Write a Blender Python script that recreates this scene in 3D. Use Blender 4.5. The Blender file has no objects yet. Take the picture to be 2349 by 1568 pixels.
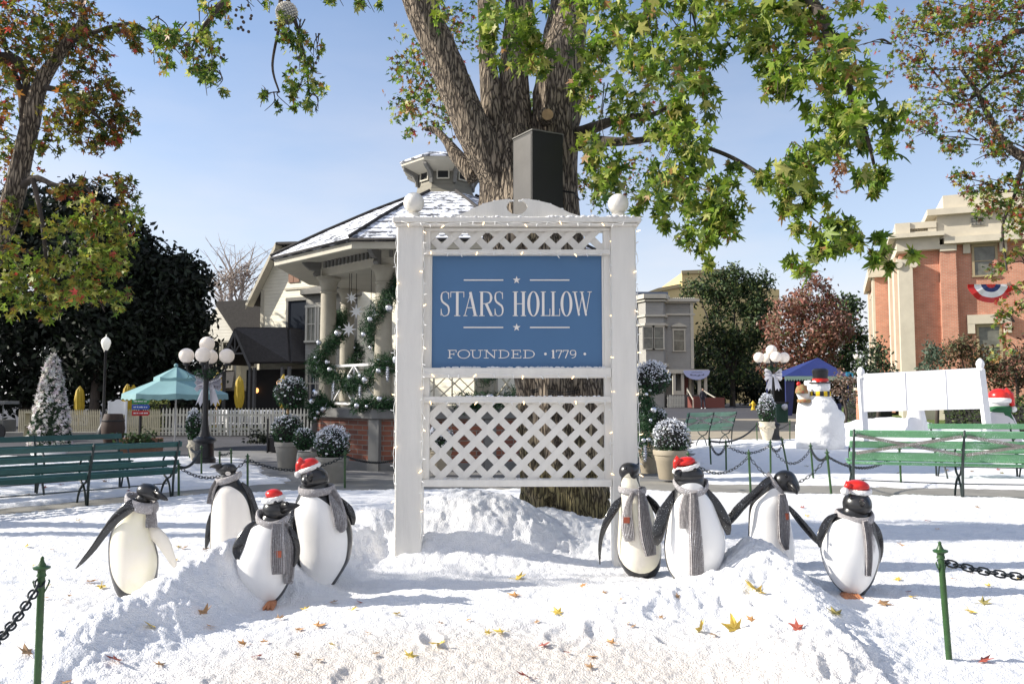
import bpy, math, random
import numpy as np
from mathutils import Vector, Matrix
random.seed(7); RNG = np.random.default_rng(7)
C = bpy.context.scene.collection
# ------------------------------------------------------------------ camera, sky, sun
F = 1844.0; PITCH = math.radians(3.82); CH = 1.5
cam = bpy.data.cameras.new('camera'); co = bpy.data.objects.new('camera', cam); C.objects.link(co)
cam.sensor_width = 36; cam.lens = 36*F/2349; cam.clip_start = .05; cam.clip_end = 2000
co.location = (0, 0, CH); co.rotation_euler = (math.radians(90)+PITCH, 0, 0)
bpy.context.scene.camera = co
SUN_EL = math.radians(29); SUN_AZ = math.radians(1)       # azimuth: degrees behind due left (-X)
sv = Vector((-math.cos(SUN_AZ)*math.cos(SUN_EL), math.sin(SUN_AZ)*math.cos(SUN_EL), math.sin(SUN_EL)))
sl = bpy.data.lights.new('sun', 'SUN'); so = bpy.data.objects.new('sun', sl); C.objects.link(so)
sl.energy = 5.0; sl.angle = math.radians(.5); sl.color = (1, .93, .82)
so.rotation_euler = (-sv).to_track_quat('-Z', 'Y').to_euler()
W = bpy.data.worlds.new('World'); bpy.context.scene.world = W; W.use_nodes = True
nt = W.node_tree; nt.nodes.clear()
sk = nt.nodes.new('ShaderNodeTexSky'); sk.sky_type = 'NISHITA'; sk.sun_disc = False
sk.sun_elevation = SUN_EL; sk.sun_rotation = math.atan2(sv.x, sv.y); sk.dust_density = .6; sk.air_density = 1.0; sk.ozone_density = 3.5
bg = nt.nodes.new('ShaderNodeBackground'); bg.inputs[1].default_value = .135
wo = nt.nodes.new('ShaderNodeOutputWorld')
tc = nt.nodes.new('ShaderNodeTexCoord'); mp = nt.nodes.new('ShaderNodeMapping'); mp.inputs['Scale'].default_value = (1, 1, 3.2)
mp.inputs['Location'].default_value = (.4, .2, .1)
no = nt.nodes.new('ShaderNodeTexNoise'); no.inputs['Scale'].default_value = 1.7; no.inputs['Detail'].default_value = 7; no.inputs['Roughness'].default_value = .55
rp = nt.nodes.new('ShaderNodeValToRGB'); rp.color_ramp.elements[0].position = .40; rp.color_ramp.elements[1].position = .75
sx = nt.nodes.new('ShaderNodeSeparateXYZ'); mr = nt.nodes.new('ShaderNodeMapRange')
mr.inputs[1].default_value = .0; mr.inputs[2].default_value = .46; mr.inputs[3].default_value = 1.0; mr.inputs[4].default_value = .08
mu = nt.nodes.new('ShaderNodeMath'); mu.operation = 'MULTIPLY'
mad = nt.nodes.new('ShaderNodeMath'); mad.operation = 'MULTIPLY_ADD'; mad.inputs[1].default_value = .75; mad.inputs[2].default_value = .60
mx = nt.nodes.new('ShaderNodeMix'); mx.data_type = 'RGBA'; mx.inputs[7].default_value = (4.7, 4.6, 4.8, 1)
L = nt.links.new
L(tc.outputs['Generated'], mp.inputs[0]); L(mp.outputs[0], no.inputs['Vector']); L(no.outputs[0], rp.inputs[0])
L(tc.outputs['Generated'], sx.inputs[0]); L(sx.outputs[2], mr.inputs[0]); L(rp.outputs[0], mad.inputs[0])
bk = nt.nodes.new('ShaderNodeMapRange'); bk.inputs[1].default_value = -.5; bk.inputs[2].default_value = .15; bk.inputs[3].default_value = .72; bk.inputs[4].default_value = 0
mxx = nt.nodes.new('ShaderNodeMath'); mxx.operation = 'MAXIMUM'      # unseen white cloud added behind the camera to brighten fronts facing it
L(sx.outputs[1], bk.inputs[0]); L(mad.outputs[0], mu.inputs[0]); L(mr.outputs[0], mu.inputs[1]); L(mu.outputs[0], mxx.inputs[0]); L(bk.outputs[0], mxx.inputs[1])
hz = nt.nodes.new('ShaderNodeMapRange'); hz.inputs[1].default_value = .06; hz.inputs[2].default_value = .30; hz.inputs[3].default_value = .85; hz.inputs[4].default_value = 0; hz.interpolation_type = 'SMOOTHSTEP'
hn = nt.nodes.new('ShaderNodeMath'); hn.operation = 'MULTIPLY_ADD'; hn.inputs[1].default_value = -.16; L(no.outputs[0], hn.inputs[0]); ha = nt.nodes.new('ShaderNodeMath'); ha.operation = 'ADD'; ha.inputs[1].default_value = .08
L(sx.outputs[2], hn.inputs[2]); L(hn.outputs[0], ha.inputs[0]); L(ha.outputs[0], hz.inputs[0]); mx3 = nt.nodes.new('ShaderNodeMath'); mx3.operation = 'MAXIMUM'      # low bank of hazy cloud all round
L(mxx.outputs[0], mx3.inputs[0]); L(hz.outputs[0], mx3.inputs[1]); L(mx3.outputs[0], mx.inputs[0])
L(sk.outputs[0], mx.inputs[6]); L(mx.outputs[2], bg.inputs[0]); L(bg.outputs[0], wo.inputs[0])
vs = bpy.context.scene.view_settings; vs.view_transform = 'Standard'; vs.look = 'None'; vs.exposure = 0.58; vs.gamma = 1
bpy.context.scene.cycles.max_bounces = 6; bpy.context.scene.cycles.transparent_max_bounces = 8
# ------------------------------------------------------------------ pixel -> world
def ray(px, py):
    u = (px-1174.5)/F; v = (784-py)/F
    return Vector((u, math.cos(PITCH)-v*math.sin(PITCH), math.sin(PITCH)+v*math.cos(PITCH)))
def at(px, py, Y, dy=0):
    d = ray(px, py); t = Y/d.y
    return Vector((d.x*t, Y+dy, CH+d.z*t))
def gnd(px, py, z=0):
    d = ray(px, py); t = (z-CH)/d.z
    return Vector((d.x*t, d.y*t, z))
def zat(py, Y): return at(1174, py, Y).z
def xat(px, py, Y): return at(px, py, Y).x
# ------------------------------------------------------------------ noise
def _h(ix, iy): 
    s = np.sin(ix*127.1+iy*311.7)*43758.5453
    return s-np.floor(s)
def vn(x, y):
    x = np.asarray(x, float); y = np.asarray(y, float)
    ix = np.floor(x); iy = np.floor(y); fx = x-ix; fy = y-iy
    fx = fx*fx*(3-2*fx); fy = fy*fy*(3-2*fy)
    a = _h(ix, iy); b = _h(ix+1, iy); c = _h(ix, iy+1); d = _h(ix+1, iy+1)
    return (a*(1-fx)+b*fx)*(1-fy)+(c*(1-fx)+d*fx)*fy
def fbm(x, y, o=4):
    s = 0; a = .5; f = 1
    for i in range(o): s = s+a*vn(x*f+i*17.3, y*f+i*9.1); a *= .5; f *= 2.03
    return s
# ------------------------------------------------------------------ mesh builder
def wloc(o):
    v = Vector((0, 0, 0))
    while o is not None: v += o.location; o = o.parent
    return v
class MB:
    def __init__(s): s.v = []; s.f = []; s.m = []; s.mi = 0
    def add(s, vs, fs, mi=None):
        b = len(s.v); s.v += [tuple(q) for q in vs]; s.f += [tuple(b+i for i in f) for f in fs]
        s.m += [s.mi if mi is None else mi]*len(fs); return s
    def box(s, x0, x1, y0, y1, z0, z1, M=None, mi=None):
        vs = [Vector((x, y, z)) for z in (z0, z1) for y in (y0, y1) for x in (x0, x1)]
        if M is not None: vs = [M @ q for q in vs]
        return s.add(vs, [(0, 2, 3, 1), (4, 5, 7, 6), (0, 1, 5, 4), (1, 3, 7, 5), (3, 2, 6, 7), (2, 0, 4, 6)], mi)
    def bar(s, a, b, w, h, up=(0, 0, 1)):
        a = Vector(a); b = Vector(b); d = (b-a); l = d.length; d.normalize(); up = Vector(up)
        if abs(d.dot(up)) > .99: up = Vector((0, 1, 0))
        sd = d.cross(up).normalized(); u = sd.cross(d)
        vs = [a+d*l*k+sd*w*.5*i+u*h*.5*j for k in (0, 1) for j in (-1, 1) for i in (-1, 1)]
        return s.add(vs, [(0, 2, 3, 1), (4, 5, 7, 6), (0, 1, 5, 4), (1, 3, 7, 5), (3, 2, 6, 7), (2, 0, 4, 6)])
    def prism(s, pts, f):                       # pts 2D polygon (convex or not), f(x,y,k)->3D for k in 0,1
        n = len(pts); vs = [f(x, y, 0) for x, y in pts]+[f(x, y, 1) for x, y in pts]
        fs = [tuple(range(n))[::-1], tuple(range(n, 2*n))]+[(i, (i+1) % n, n+(i+1) % n, n+i) for i in range(n)]
        return s.add(vs, fs)
    def tube(s, pts, rad, seg=8, cap=True, flat=None, bump=0, bsc=6):
        pts = [Vector(p) for p in pts]; n = len(pts)
        if not hasattr(rad, '__len__'): rad = [rad]*n
        vs = []; side = None
        for i, p in enumerate(pts):
            d = (pts[min(i+1, n-1)]-pts[max(i-1, 0)])
            d = d.normalized() if d.length > 1e-9 else Vector((0, 0, 1))
            if side is None:
                side = d.cross(Vector((0, 1, 0)) if abs(d.y) < .9 else Vector((1, 0, 0))).normalized()
            side = (side-d*side.dot(d)).normalized(); up = d.cross(side)
            for k in range(seg):
                a = 2*math.pi*k/seg; r = rad[i]
                if bump: r *= 1+bump*(float(vn(k*bsc/seg*2+3.3*math.cos(a), i*.33+11))-.5)+bump*.7*math.sin(a*7+i*.13)*.4
                fl = 1 if flat is None else flat
                vs.append(p+side*math.cos(a)*r+up*math.sin(a)*r*fl)
        fs = [(i*seg+k, i*seg+(k+1) % seg, (i+1)*seg+(k+1) % seg, (i+1)*seg+k) for i in range(n-1) for k in range(seg)]
        if cap: fs += [tuple(range(seg))[::-1], tuple((n-1)*seg+k for k in range(seg))]
        return s.add(vs, fs)
    def lathe(s, prof, c=(0, 0, 0), seg=24, sx=1, sy=1, M=None):      # prof [(r,z)]
        c = Vector(c); n = len(prof)
        vs = [Vector((c.x+r*sx*math.cos(2*math.pi*k/seg), c.y+r*sy*math.sin(2*math.pi*k/seg), c.z+z)) for r, z in prof for k in range(seg)]
        if M is not None: vs = [M @ q for q in vs]
        fs = [(i*seg+k, i*seg+(k+1) % seg, (i+1)*seg+(k+1) % seg, (i+1)*seg+k) for i in range(n-1) for k in range(seg)]
        fs += [tuple(range(seg))[::-1], tuple((n-1)*seg+k for k in range(seg))]
        return s.add(vs, fs)
    def ell(s, c, rx, ry, rz, seg=20, n=12, M=None, z0=-1, z1=1, lump=0):
        c = Vector(c); vs = []
        a0 = math.asin(z0); a1 = math.asin(z1)
        for i in range(n+1):
            a = a0+(a1-a0)*i/n
            for k in range(seg):
                b = 2*math.pi*k/seg; q = 1+(lump*(float(vn(c.x*3+k*.9, i*.9))-.5) if lump and k else 0)
                v = Vector((math.cos(a)*math.cos(b)*rx*q, math.cos(a)*math.sin(b)*ry*q, math.sin(a)*rz*q))
                if M is not None: v = M @ v
                vs.append(c+v)
        fs = [(i*seg+k, i*seg+(k+1) % seg, (i+1)*seg+(k+1) % seg, (i+1)*seg+k) for i in range(n) for k in range(seg)]
        fs += [tuple(range(seg))[::-1], tuple(n*seg+k for k in range(seg))]
        return s.add(vs, fs)
    def build(s, name, mat, parent=None, smooth=False, local=False):
        me = bpy.data.meshes.new(name); off = Vector((0, 0, 0)) if (local or parent is None) else wloc(parent)
        me.from_pydata([(a-off.x, b-off.y, c-off.z) for a, b, c in s.v], [], s.f)
        for m in (mat if isinstance(mat, (list, tuple)) else [mat]): me.materials.append(m)
        if any(s.m): me.polygons.foreach_set('material_index', s.m)
        if smooth:
            me.polygons.foreach_set('use_smooth', [True]*len(me.polygons))
            if smooth != 1: me.set_sharp_from_angle(angle=math.radians(smooth))
        me.update()
        o = bpy.data.objects.new(name, me); C.objects.link(o)
        if parent is not None: o.parent = parent
        return o
def tag(o, label, cat, group=None, kind=None):
    if label: o['label'] = label
    if cat: o['category'] = cat
    if group: o['group'] = group
    if kind: o['kind'] = kind
    return o
def thing(name, label, cat, loc=(0, 0, 0), group=None, rz=0):
    o = bpy.data.objects.new(name, None); C.objects.link(o); o.location = loc; o.rotation_euler = (0, 0, rz)
    o.empty_display_size = .1
    return tag(o, label, cat, group)
def struct(o): o['kind'] = 'structure'; return o
def dup(o, loc=None, rz=None, label=None, parent=None, scale=None):
    c = o.copy(); C.objects.link(c)
    if loc is not None: c.location = loc
    if rz is not None: c.rotation_euler = (0, 0, rz)
    if scale is not None: c.scale = (scale,)*3
    if label: c['label'] = label
    if parent is not None: c.parent = parent
    for ch in list(o.children): dup(ch, parent=c)
    return c
# ------------------------------------------------------------------ materials
def srgb(r, g, b): return tuple(((x/255)/12.92 if x/255 <= .04045 else ((x/255+.055)/1.055)**2.4) for x in (r, g, b))
def mat(name, col, rough=.6, var=0, vsc=4, bump=0, bsc=20, metal=0, emit=0, dirt=None, spec=None, trans=0, stretch=None, coat=0):
    m = bpy.data.materials.new(name); m.use_nodes = True; t = m.node_tree; b = t.nodes['Principled BSDF']
    b.inputs['Base Color'].default_value = (*col, 1); b.inputs['Roughness'].default_value = rough; b.inputs['Metallic'].default_value = metal
    if spec is not None: b.inputs['Specular IOR Level'].default_value = spec
    if coat: b.inputs['Coat Weight'].default_value = coat; b.inputs['Coat Roughness'].default_value = .12
    if emit: b.inputs['Emission Color'].default_value = (*col, 1); b.inputs['Emission Strength'].default_value = emit
    co_ = t.nodes.new('ShaderNodeTexCoord'); vec = co_.outputs['Object']
    if stretch:
        mp_ = t.nodes.new('ShaderNodeMapping'); mp_.inputs['Scale'].default_value = stretch; t.links.new(vec, mp_.inputs[0]); vec = mp_.outputs[0]
    if var:
        n = t.nodes.new('ShaderNodeTexNoise'); n.inputs['Scale'].default_value = vsc; n.inputs['Detail'].default_value = 6; n.inputs['Roughness'].default_value = .6
        r = t.nodes.new('ShaderNodeValToRGB'); r.color_ramp.elements[0].position = .3; r.color_ramp.elements[1].position = .7
        d = dirt or tuple(c*(1-var) for c in col)
        r.color_ramp.elements[0].color = (*d, 1); r.color_ramp.elements[1].color = (*[min(1, c*(1+var*.3)) for c in col], 1)
        t.links.new(vec, n.inputs['Vector']); t.links.new(n.outputs[0], r.inputs[0]); t.links.new(r.outputs[0], b.inputs['Base Color'])
    if bump:
        n2 = t.nodes.new('ShaderNodeTexNoise'); n2.inputs['Scale'].default_value = bsc; n2.inputs['Detail'].default_value = 6
        bp = t.nodes.new('ShaderNodeBump'); bp.inputs['Strength'].default_value = bump; bp.inputs['Distance'].default_value = .02
        t.links.new(vec, n2.inputs['Vector']); t.links.new(n2.outputs[0], bp.inputs['Height']); t.links.new(bp.outputs[0], b.inputs['Normal'])
    return m
def leafmat(name, trans=.5, rough=.5):
    m = bpy.data.materials.new(name); m.use_nodes = True; t = m.node_tree; b = t.nodes['Principled BSDF']; o = t.nodes['Material Output']
    a = t.nodes.new('ShaderNodeVertexColor'); a.layer_name = 'Col'
    b.inputs['Roughness'].default_value = rough; t.links.new(a.outputs[0], b.inputs['Base Color'])
    tr = t.nodes.new('ShaderNodeBsdfTranslucent'); mi = t.nodes.new('ShaderNodeMixShader'); mi.inputs[0].default_value = trans
    t.links.new(a.outputs[0], tr.inputs[0]); t.links.new(b.outputs[0], mi.inputs[1]); t.links.new(tr.outputs[0], mi.inputs[2]); t.links.new(mi.outputs[0], o.inputs[0])
    return m
def siding(name, col, pitch=.17, strength=1):
    m = mat(name, col, .6, var=.12, vsc=1.5); t = m.node_tree; b = t.nodes['Principled BSDF']
    co_ = t.nodes.new('ShaderNodeTexCoord'); sp = t.nodes.new('ShaderNodeSeparateXYZ'); t.links.new(co_.outputs['Object'], sp.inputs[0])
    d = t.nodes.new('ShaderNodeMath'); d.operation = 'DIVIDE'; d.inputs[1].default_value = pitch
    f = t.nodes.new('ShaderNodeMath'); f.operation = 'FRACT'; t.links.new(sp.outputs[2], d.inputs[0]); t.links.new(d.outputs[0], f.inputs[0])
    i = t.nodes.new('ShaderNodeMath'); i.operation = 'SUBTRACT'; i.inputs[0].default_value = 1; t.links.new(f.outputs[0], i.inputs[1])
    bp = t.nodes.new('ShaderNodeBump'); bp.inputs['Strength'].default_value = strength; bp.inputs['Distance'].default_value = .16
    t.links.new(i.outputs[0], bp.inputs['Height']); t.links.new(bp.outputs[0], b.inputs['Normal'])
    return m
def brick(name, c1, c2, mort, w=.22, h=.075, ms=.012):
    m = bpy.data.materials.new(name); m.use_nodes = True; t = m.node_tree; b = t.nodes['Principled BSDF']; b.inputs['Roughness'].default_value = .85
    co_ = t.nodes.new('ShaderNodeTexCoord'); sp = t.nodes.new('ShaderNodeSeparateXYZ'); cb = t.nodes.new('ShaderNodeCombineXYZ'); ad = t.nodes.new('ShaderNodeMath')
    t.links.new(co_.outputs['Object'], sp.inputs[0]); t.links.new(sp.outputs[0], ad.inputs[0]); t.links.new(sp.outputs[1], ad.inputs[1])
    t.links.new(ad.outputs[0], cb.inputs[0]); t.links.new(sp.outputs[2], cb.inputs[1])
    k = t.nodes.new('ShaderNodeTexBrick'); k.inputs['Scale'].default_value = 1; k.inputs['Brick Width'].default_value = w; k.inputs['Row Height'].default_value = h
    k.inputs['Mortar Size'].default_value = ms; k.inputs['Mortar Smooth'].default_value = .3; k.inputs['Bias'].default_value = -.2
    k.inputs['Color1'].default_value = (*c1, 1); k.inputs['Color2'].default_value = (*c2, 1); k.inputs['Mortar'].default_value = (*mort, 1)
    n = t.nodes.new('ShaderNodeTexNoise'); n.inputs['Scale'].default_value = 2.2; n.inputs['Detail'].default_value = 7
    mr_ = t.nodes.new('ShaderNodeMapRange'); mr_.inputs[3].default_value = .65; mr_.inputs[4].default_value = 1.25
    mm = t.nodes.new('ShaderNodeMix'); mm.data_type = 'RGBA'; mm.blend_type = 'MULTIPLY'; mm.inputs[0].default_value = 1
    t.links.new(cb.outputs[0], k.inputs['Vector']); t.links.new(co_.outputs['Object'], n.inputs['Vector']); t.links.new(n.outputs[0], mr_.inputs[0])
    t.links.new(k.outputs[0], mm.inputs[6]); t.links.new(mr_.outputs[0], mm.inputs[7]); t.links.new(mm.outputs[2], b.inputs['Base Color'])
    bp = t.nodes.new('ShaderNodeBump'); bp.inputs['Strength'].default_value = .6; bp.inputs['Distance'].default_value = .01; bp.invert = True
    t.links.new(k.outputs[1], bp.inputs['Height']); t.links.new(bp.outputs[0], b.inputs['Normal'])
    return m
def snowmix(name, base, amount=.5, sc=3, rough=.8, rows=None):
    m = mat(name, base, rough); t = m.node_tree; b = t.nodes['Principled BSDF']
    co_ = t.nodes.new('ShaderNodeTexCoord'); n = t.nodes.new('ShaderNodeTexNoise'); n.inputs['Scale'].default_value = sc; n.inputs['Detail'].default_value = 8; n.inputs['Roughness'].default_value = .65
    r = t.nodes.new('ShaderNodeValToRGB'); p = .5-(amount-.5)*.5
    r.color_ramp.elements[0].position = p-.03; r.color_ramp.elements[1].position = p+.03
    r.color_ramp.elements[0].color = (*base, 1); r.color_ramp.elements[1].color = (.82, .85, .92, 1)
    t.links.new(co_.outputs['Object'], n.inputs['Vector']); src = n.outputs[0]
    if rows:
        sp = t.nodes.new('ShaderNodeSeparateXYZ'); t.links.new(co_.outputs['Object'], sp.inputs[0])
        d = t.nodes.new('ShaderNodeMath'); d.operation = 'DIVIDE'; d.inputs[1].default_value = rows; f = t.nodes.new('ShaderNodeMath'); f.operation = 'FRACT'
        t.links.new(sp.outputs[2], d.inputs[0]); t.links.new(d.outputs[0], f.inputs[0])
        q = t.nodes.new('ShaderNodeMath'); q.operation = 'MULTIPLY_ADD'; q.inputs[1].default_value = -.16; t.links.new(f.outputs[0], q.inputs[0]); t.links.new(n.outputs[0], q.inputs[2]); src = q.outputs[0]
    t.links.new(src, r.inputs[0]); t.links.new(r.outputs[0], b.inputs['Base Color'])
    bp = t.nodes.new('ShaderNodeBump'); bp.inputs['Strength'].default_value = .7; bp.inputs['Distance'].default_value = .03
    t.links.new(n.outputs[0], bp.inputs['Height']); t.links.new(bp.outputs[0], b.inputs['Normal'])
    return m
M_ = {}
def snowdirt(m):
    t = m.node_tree; b = t.nodes['Principled BSDF']; src = b.inputs['Base Color'].links[0].from_socket
    a = t.nodes.new('ShaderNodeAttribute'); a.attribute_name = 'dirt'; n = t.nodes.new('ShaderNodeTexNoise'); n.inputs['Scale'].default_value = 28; n.inputs['Detail'].default_value = 6; n.inputs['Roughness'].default_value = .7
    co_ = t.nodes.new('ShaderNodeTexCoord'); t.links.new(co_.outputs['Object'], n.inputs['Vector'])
    r = t.nodes.new('ShaderNodeMapRange'); r.inputs[1].default_value = .35; r.inputs[2].default_value = .62; t.links.new(n.outputs[0], r.inputs[0])
    u = t.nodes.new('ShaderNodeMath'); u.operation = 'MULTIPLY'; t.links.new(r.outputs[0], u.inputs[0]); t.links.new(a.outputs['Fac'], u.inputs[1])
    m1 = t.nodes.new('ShaderNodeMix'); m1.data_type = 'RGBA'; m1.inputs[7].default_value = (.82, .78, .73, 1)
    t.links.new(a.outputs['Fac'], m1.inputs[0]); t.links.new(src, m1.inputs[6])
    m2 = t.nodes.new('ShaderNodeMix'); m2.data_type = 'RGBA'; m2.inputs[7].default_value = (.70, .64, .58, 1)
    t.links.new(u.outputs[0], m2.inputs[0]); t.links.new(m1.outputs[2], m2.inputs[6]); t.links.new(m2.outputs[2], b.inputs['Base Color'])
def barkmat(name, hi, lo):
    m = mat(name, hi, .95); t = m.node_tree; b = t.nodes['Principled BSDF']; co_ = t.nodes.new('ShaderNodeTexCoord')
    mp_ = t.nodes.new('ShaderNodeMapping'); mp_.inputs['Scale'].default_value = (1, 1, .14); t.links.new(co_.outputs['Object'], mp_.inputs[0])
    n = t.nodes.new('ShaderNodeTexNoise'); n.inputs['Scale'].default_value = 9; n.inputs['Detail'].default_value = 4; t.links.new(mp_.outputs[0], n.inputs['Vector'])
    ad = t.nodes.new('ShaderNodeMix'); ad.data_type = 'VECTOR'; ad.inputs[0].default_value = .12; t.links.new(mp_.outputs[0], ad.inputs[4]); t.links.new(n.outputs[1], ad.inputs[5])
    v = t.nodes.new('ShaderNodeTexVoronoi'); v.feature = 'DISTANCE_TO_EDGE'; v.inputs['Scale'].default_value = 34; t.links.new(ad.outputs[1], v.inputs['Vector'])
    n2 = t.nodes.new('ShaderNodeTexNoise'); n2.inputs['Scale'].default_value = 26; n2.inputs['Detail'].default_value = 8; n2.inputs['Roughness'].default_value = .7; t.links.new(mp_.outputs[0], n2.inputs['Vector'])
    mr_ = t.nodes.new('ShaderNodeMapRange'); mr_.inputs[2].default_value = .22; t.links.new(v.outputs['Distance'], mr_.inputs[0])
    q = t.nodes.new('ShaderNodeMath'); q.operation = 'MULTIPLY'; t.links.new(mr_.outputs[0], q.inputs[0]); t.links.new(n2.outputs[0], q.inputs[1])
    r = t.nodes.new('ShaderNodeValToRGB'); r.color_ramp.elements[0].position = .05; r.color_ramp.elements[1].position = .6
    r.color_ramp.elements[0].color = (*lo, 1); r.color_ramp.elements[1].color = (*hi, 1); t.links.new(q.outputs[0], r.inputs[0])
    sp = t.nodes.new('ShaderNodeSeparateXYZ'); t.links.new(co_.outputs['Object'], sp.inputs[0]); n4 = t.nodes.new('ShaderNodeTexNoise'); n4.inputs['Scale'].default_value = 3; n4.inputs['Detail'].default_value = 5; t.links.new(co_.outputs['Object'], n4.inputs['Vector'])
    ms = t.nodes.new('ShaderNodeMapRange'); ms.inputs[1].default_value = 1.5; ms.inputs[2].default_value = .3; ms.inputs[3].default_value = -.15; ms.inputs[4].default_value = .35; t.links.new(sp.outputs[2], ms.inputs[0])
    ma = t.nodes.new('ShaderNodeMath'); ma.operation = 'ADD'; t.links.new(ms.outputs[0], ma.inputs[0]); t.links.new(n4.outputs[0], ma.inputs[1]); mb_ = t.nodes.new('ShaderNodeMapRange'); mb_.inputs[1].default_value = .5; mb_.inputs[2].default_value = .75; mb_.inputs[4].default_value = .75; t.links.new(ma.outputs[0], mb_.inputs[0])
    mo = t.nodes.new('ShaderNodeMix'); mo.data_type = 'RGBA'; mo.blend_type = 'MULTIPLY'; mo.inputs[7].default_value = (.78, .80, .38, 1); t.links.new(mb_.outputs[0], mo.inputs[0]); t.links.new(r.outputs[0], mo.inputs[6]); t.links.new(mo.outputs[2], b.inputs['Base Color'])
    bp = t.nodes.new('ShaderNodeBump'); bp.inputs['Strength'].default_value = 1; bp.inputs['Distance'].default_value = .05; t.links.new(q.outputs[0], bp.inputs['Height']); t.links.new(bp.outputs[0], b.inputs['Normal'])
    return m
def specks(m, col=(.85, .87, .92), sc=170, th=.66):
    t = m.node_tree; b = t.nodes['Principled BSDF']; inp = b.inputs['Base Color']; n = t.nodes.new('ShaderNodeTexNoise'); n.inputs['Scale'].default_value = sc; n.inputs['Detail'].default_value = 1
    n2 = t.nodes.new('ShaderNodeTexNoise'); n2.inputs['Scale'].default_value = 5; co_ = t.nodes.new('ShaderNodeTexCoord'); t.links.new(co_.outputs['Object'], n.inputs['Vector']); t.links.new(co_.outputs['Object'], n2.inputs['Vector'])
    a = t.nodes.new('ShaderNodeMath'); a.operation = 'MULTIPLY_ADD'; a.inputs[1].default_value = .35; t.links.new(n2.outputs[0], a.inputs[0]); t.links.new(n.outputs[0], a.inputs[2])
    r = t.nodes.new('ShaderNodeMapRange'); r.inputs[1].default_value = th+.17; r.inputs[2].default_value = th+.20; t.links.new(a.outputs[0], r.inputs[0])
    m1 = t.nodes.new('ShaderNodeMix'); m1.data_type = 'RGBA'; m1.inputs[7].default_value = (*col, 1); t.links.new(r.outputs[0], m1.inputs[0])
    if inp.links: t.links.new(inp.links[0].from_socket, m1.inputs[6])
    else: m1.inputs[6].default_value = inp.default_value
    t.links.new(m1.outputs[2], inp); return m
def setup():
    g = M_
    g['snow'] = mat('snow', (.92, .918, .925), .75, var=.04, vsc=6, bump=1, bsc=90, dirt=(.82, .84, .88))
    snowdirt(g['snow'])
    g['snowdirty'] = mat('snow_matted', (.84, .86, .9), .8, var=.2, vsc=9, bump=1, bsc=70, dirt=(.74, .70, .66))
    g['sign'] = mat('white_paint', (.77, .745, .69), .5, var=.08, vsc=3, bump=.25, bsc=30, stretch=(4, 4, .5))
    g['white'] = mat('clean_white_paint', (.82, .82, .82), .45, var=.05, vsc=5)
    g['board'] = mat('blue_board', (.065, .16, .31), .45, var=.06, vsc=2)
    g['letter'] = mat('sign_lettering', (.80, .76, .72), .5)
    g['bulb'] = mat('warm_bulb', (1, .72, .38), .3, emit=2.2)
    g['wire'] = mat('white_wire', (.82, .82, .8), .5)
    g['bark'] = barkmat('bark', (.44, .36, .27), (.045, .033, .024))
    g['bark_dark'] = mat('dark_bark', (.08, .065, .055), .95, var=.5, vsc=5, bump=.8, bsc=12, stretch=(2, 2, .6))
    g['cutwood'] = mat('cut_wood', (.45, .3, .16), .8, var=.3, vsc=12)
    g['moss'] = mat('bark_mossy', (.19, .17, .09), .95, var=.6, vsc=4, bump=1, bsc=7, stretch=(3.5, 3.5, .7), dirt=(.06, .05, .03))
    g['leaf'] = leafmat('leaf', .45); g['leafdull'] = leafmat('leaf_dull', .2, .7); g['foliage'] = leafmat('foliage', .12, .7)
    g['black'] = mat('black_iron', (.014, .014, .016), .4, var=.3, vsc=10, bump=.1, bsc=30)
    g['speaker'] = mat('speaker_black', (.010, .010, .010), .6, bump=.1, bsc=90)
    g['pblack'] = mat('penguin_black', (.013, .013, .014), .22, coat=.5, var=.3, vsc=8)
    g['beak'] = mat('beak', (.012, .012, .013), .35)
    g['eye'] = mat('eye', (.004, .004, .004), .08)
    g['red'] = mat('santa_red', (.62, .022, .016), .28, var=.15, vsc=6)
    g['fur'] = mat('white_fur', (.85, .84, .82), .7, bump=.7, bsc=80)
    g['scarf'] = mat('grey_knit', (.40, .38, .38), .9, var=.35, vsc=40, bump=.6, bsc=160, dirt=(.27, .255, .26))
    g['patch'] = mat('orange_patch', (.42, .10, .05), .7)
    g['foot'] = mat('orange_foot', (.5, .2, .09), .5, var=.4, vsc=20)
    g['greenpost'] = mat('green_post_paint', (.03, .085, .022), .4, var=.3, vsc=15)
    g['chain'] = mat('chain_black', (.02, .026, .03), .4, metal=.4)
    g['benchL'] = mat('bench_dark_teal', (.018, .085, .078), .4, var=.25, vsc=6)
    g['benchR'] = mat('bench_green', (.13, .35, .16), .45, var=.2, vsc=6, dirt=(.14, .33, .17))
    g['benchF'] = mat('bench_far_green', (.16, .33, .22), .5, var=.25, vsc=5)
    g['iron'] = mat('bench_iron', (.018, .03, .03), .45)
    g['strap'] = mat('weathered_strap', (.2, .19, .17), .6, var=.3, vsc=8)
    g['asphalt'] = mat('asphalt', (.06, .06, .07), .9, var=.3, vsc=.8, bump=.4, bsc=120)
    g['concrete'] = mat('concrete', (.27, .26, .235), .9, var=.25, vsc=1.6, bump=.4, bsc=60)
    g['paving'] = mat('grey_paving', (.20, .20, .20), .9, var=.2, vsc=1.2, bump=.3, bsc=60)
    g['tan'] = mat('tan_pavement', (.36, .31, .23), .9, var=.2, vsc=.9, bump=.3, bsc=50)
    g['grass'] = mat('lawn_grass', (.11, .17, .025), .95, var=.5, vsc=3, bump=1, bsc=60)
    g['cream'] = mat('cream_trim', (.52, .48, .38), .7, var=.15, vsc=3)
    g['stone'] = mat('tan_stone', (.60, .545, .43), .8, var=.12, vsc=1.5, bump=.2, bsc=30)
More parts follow.
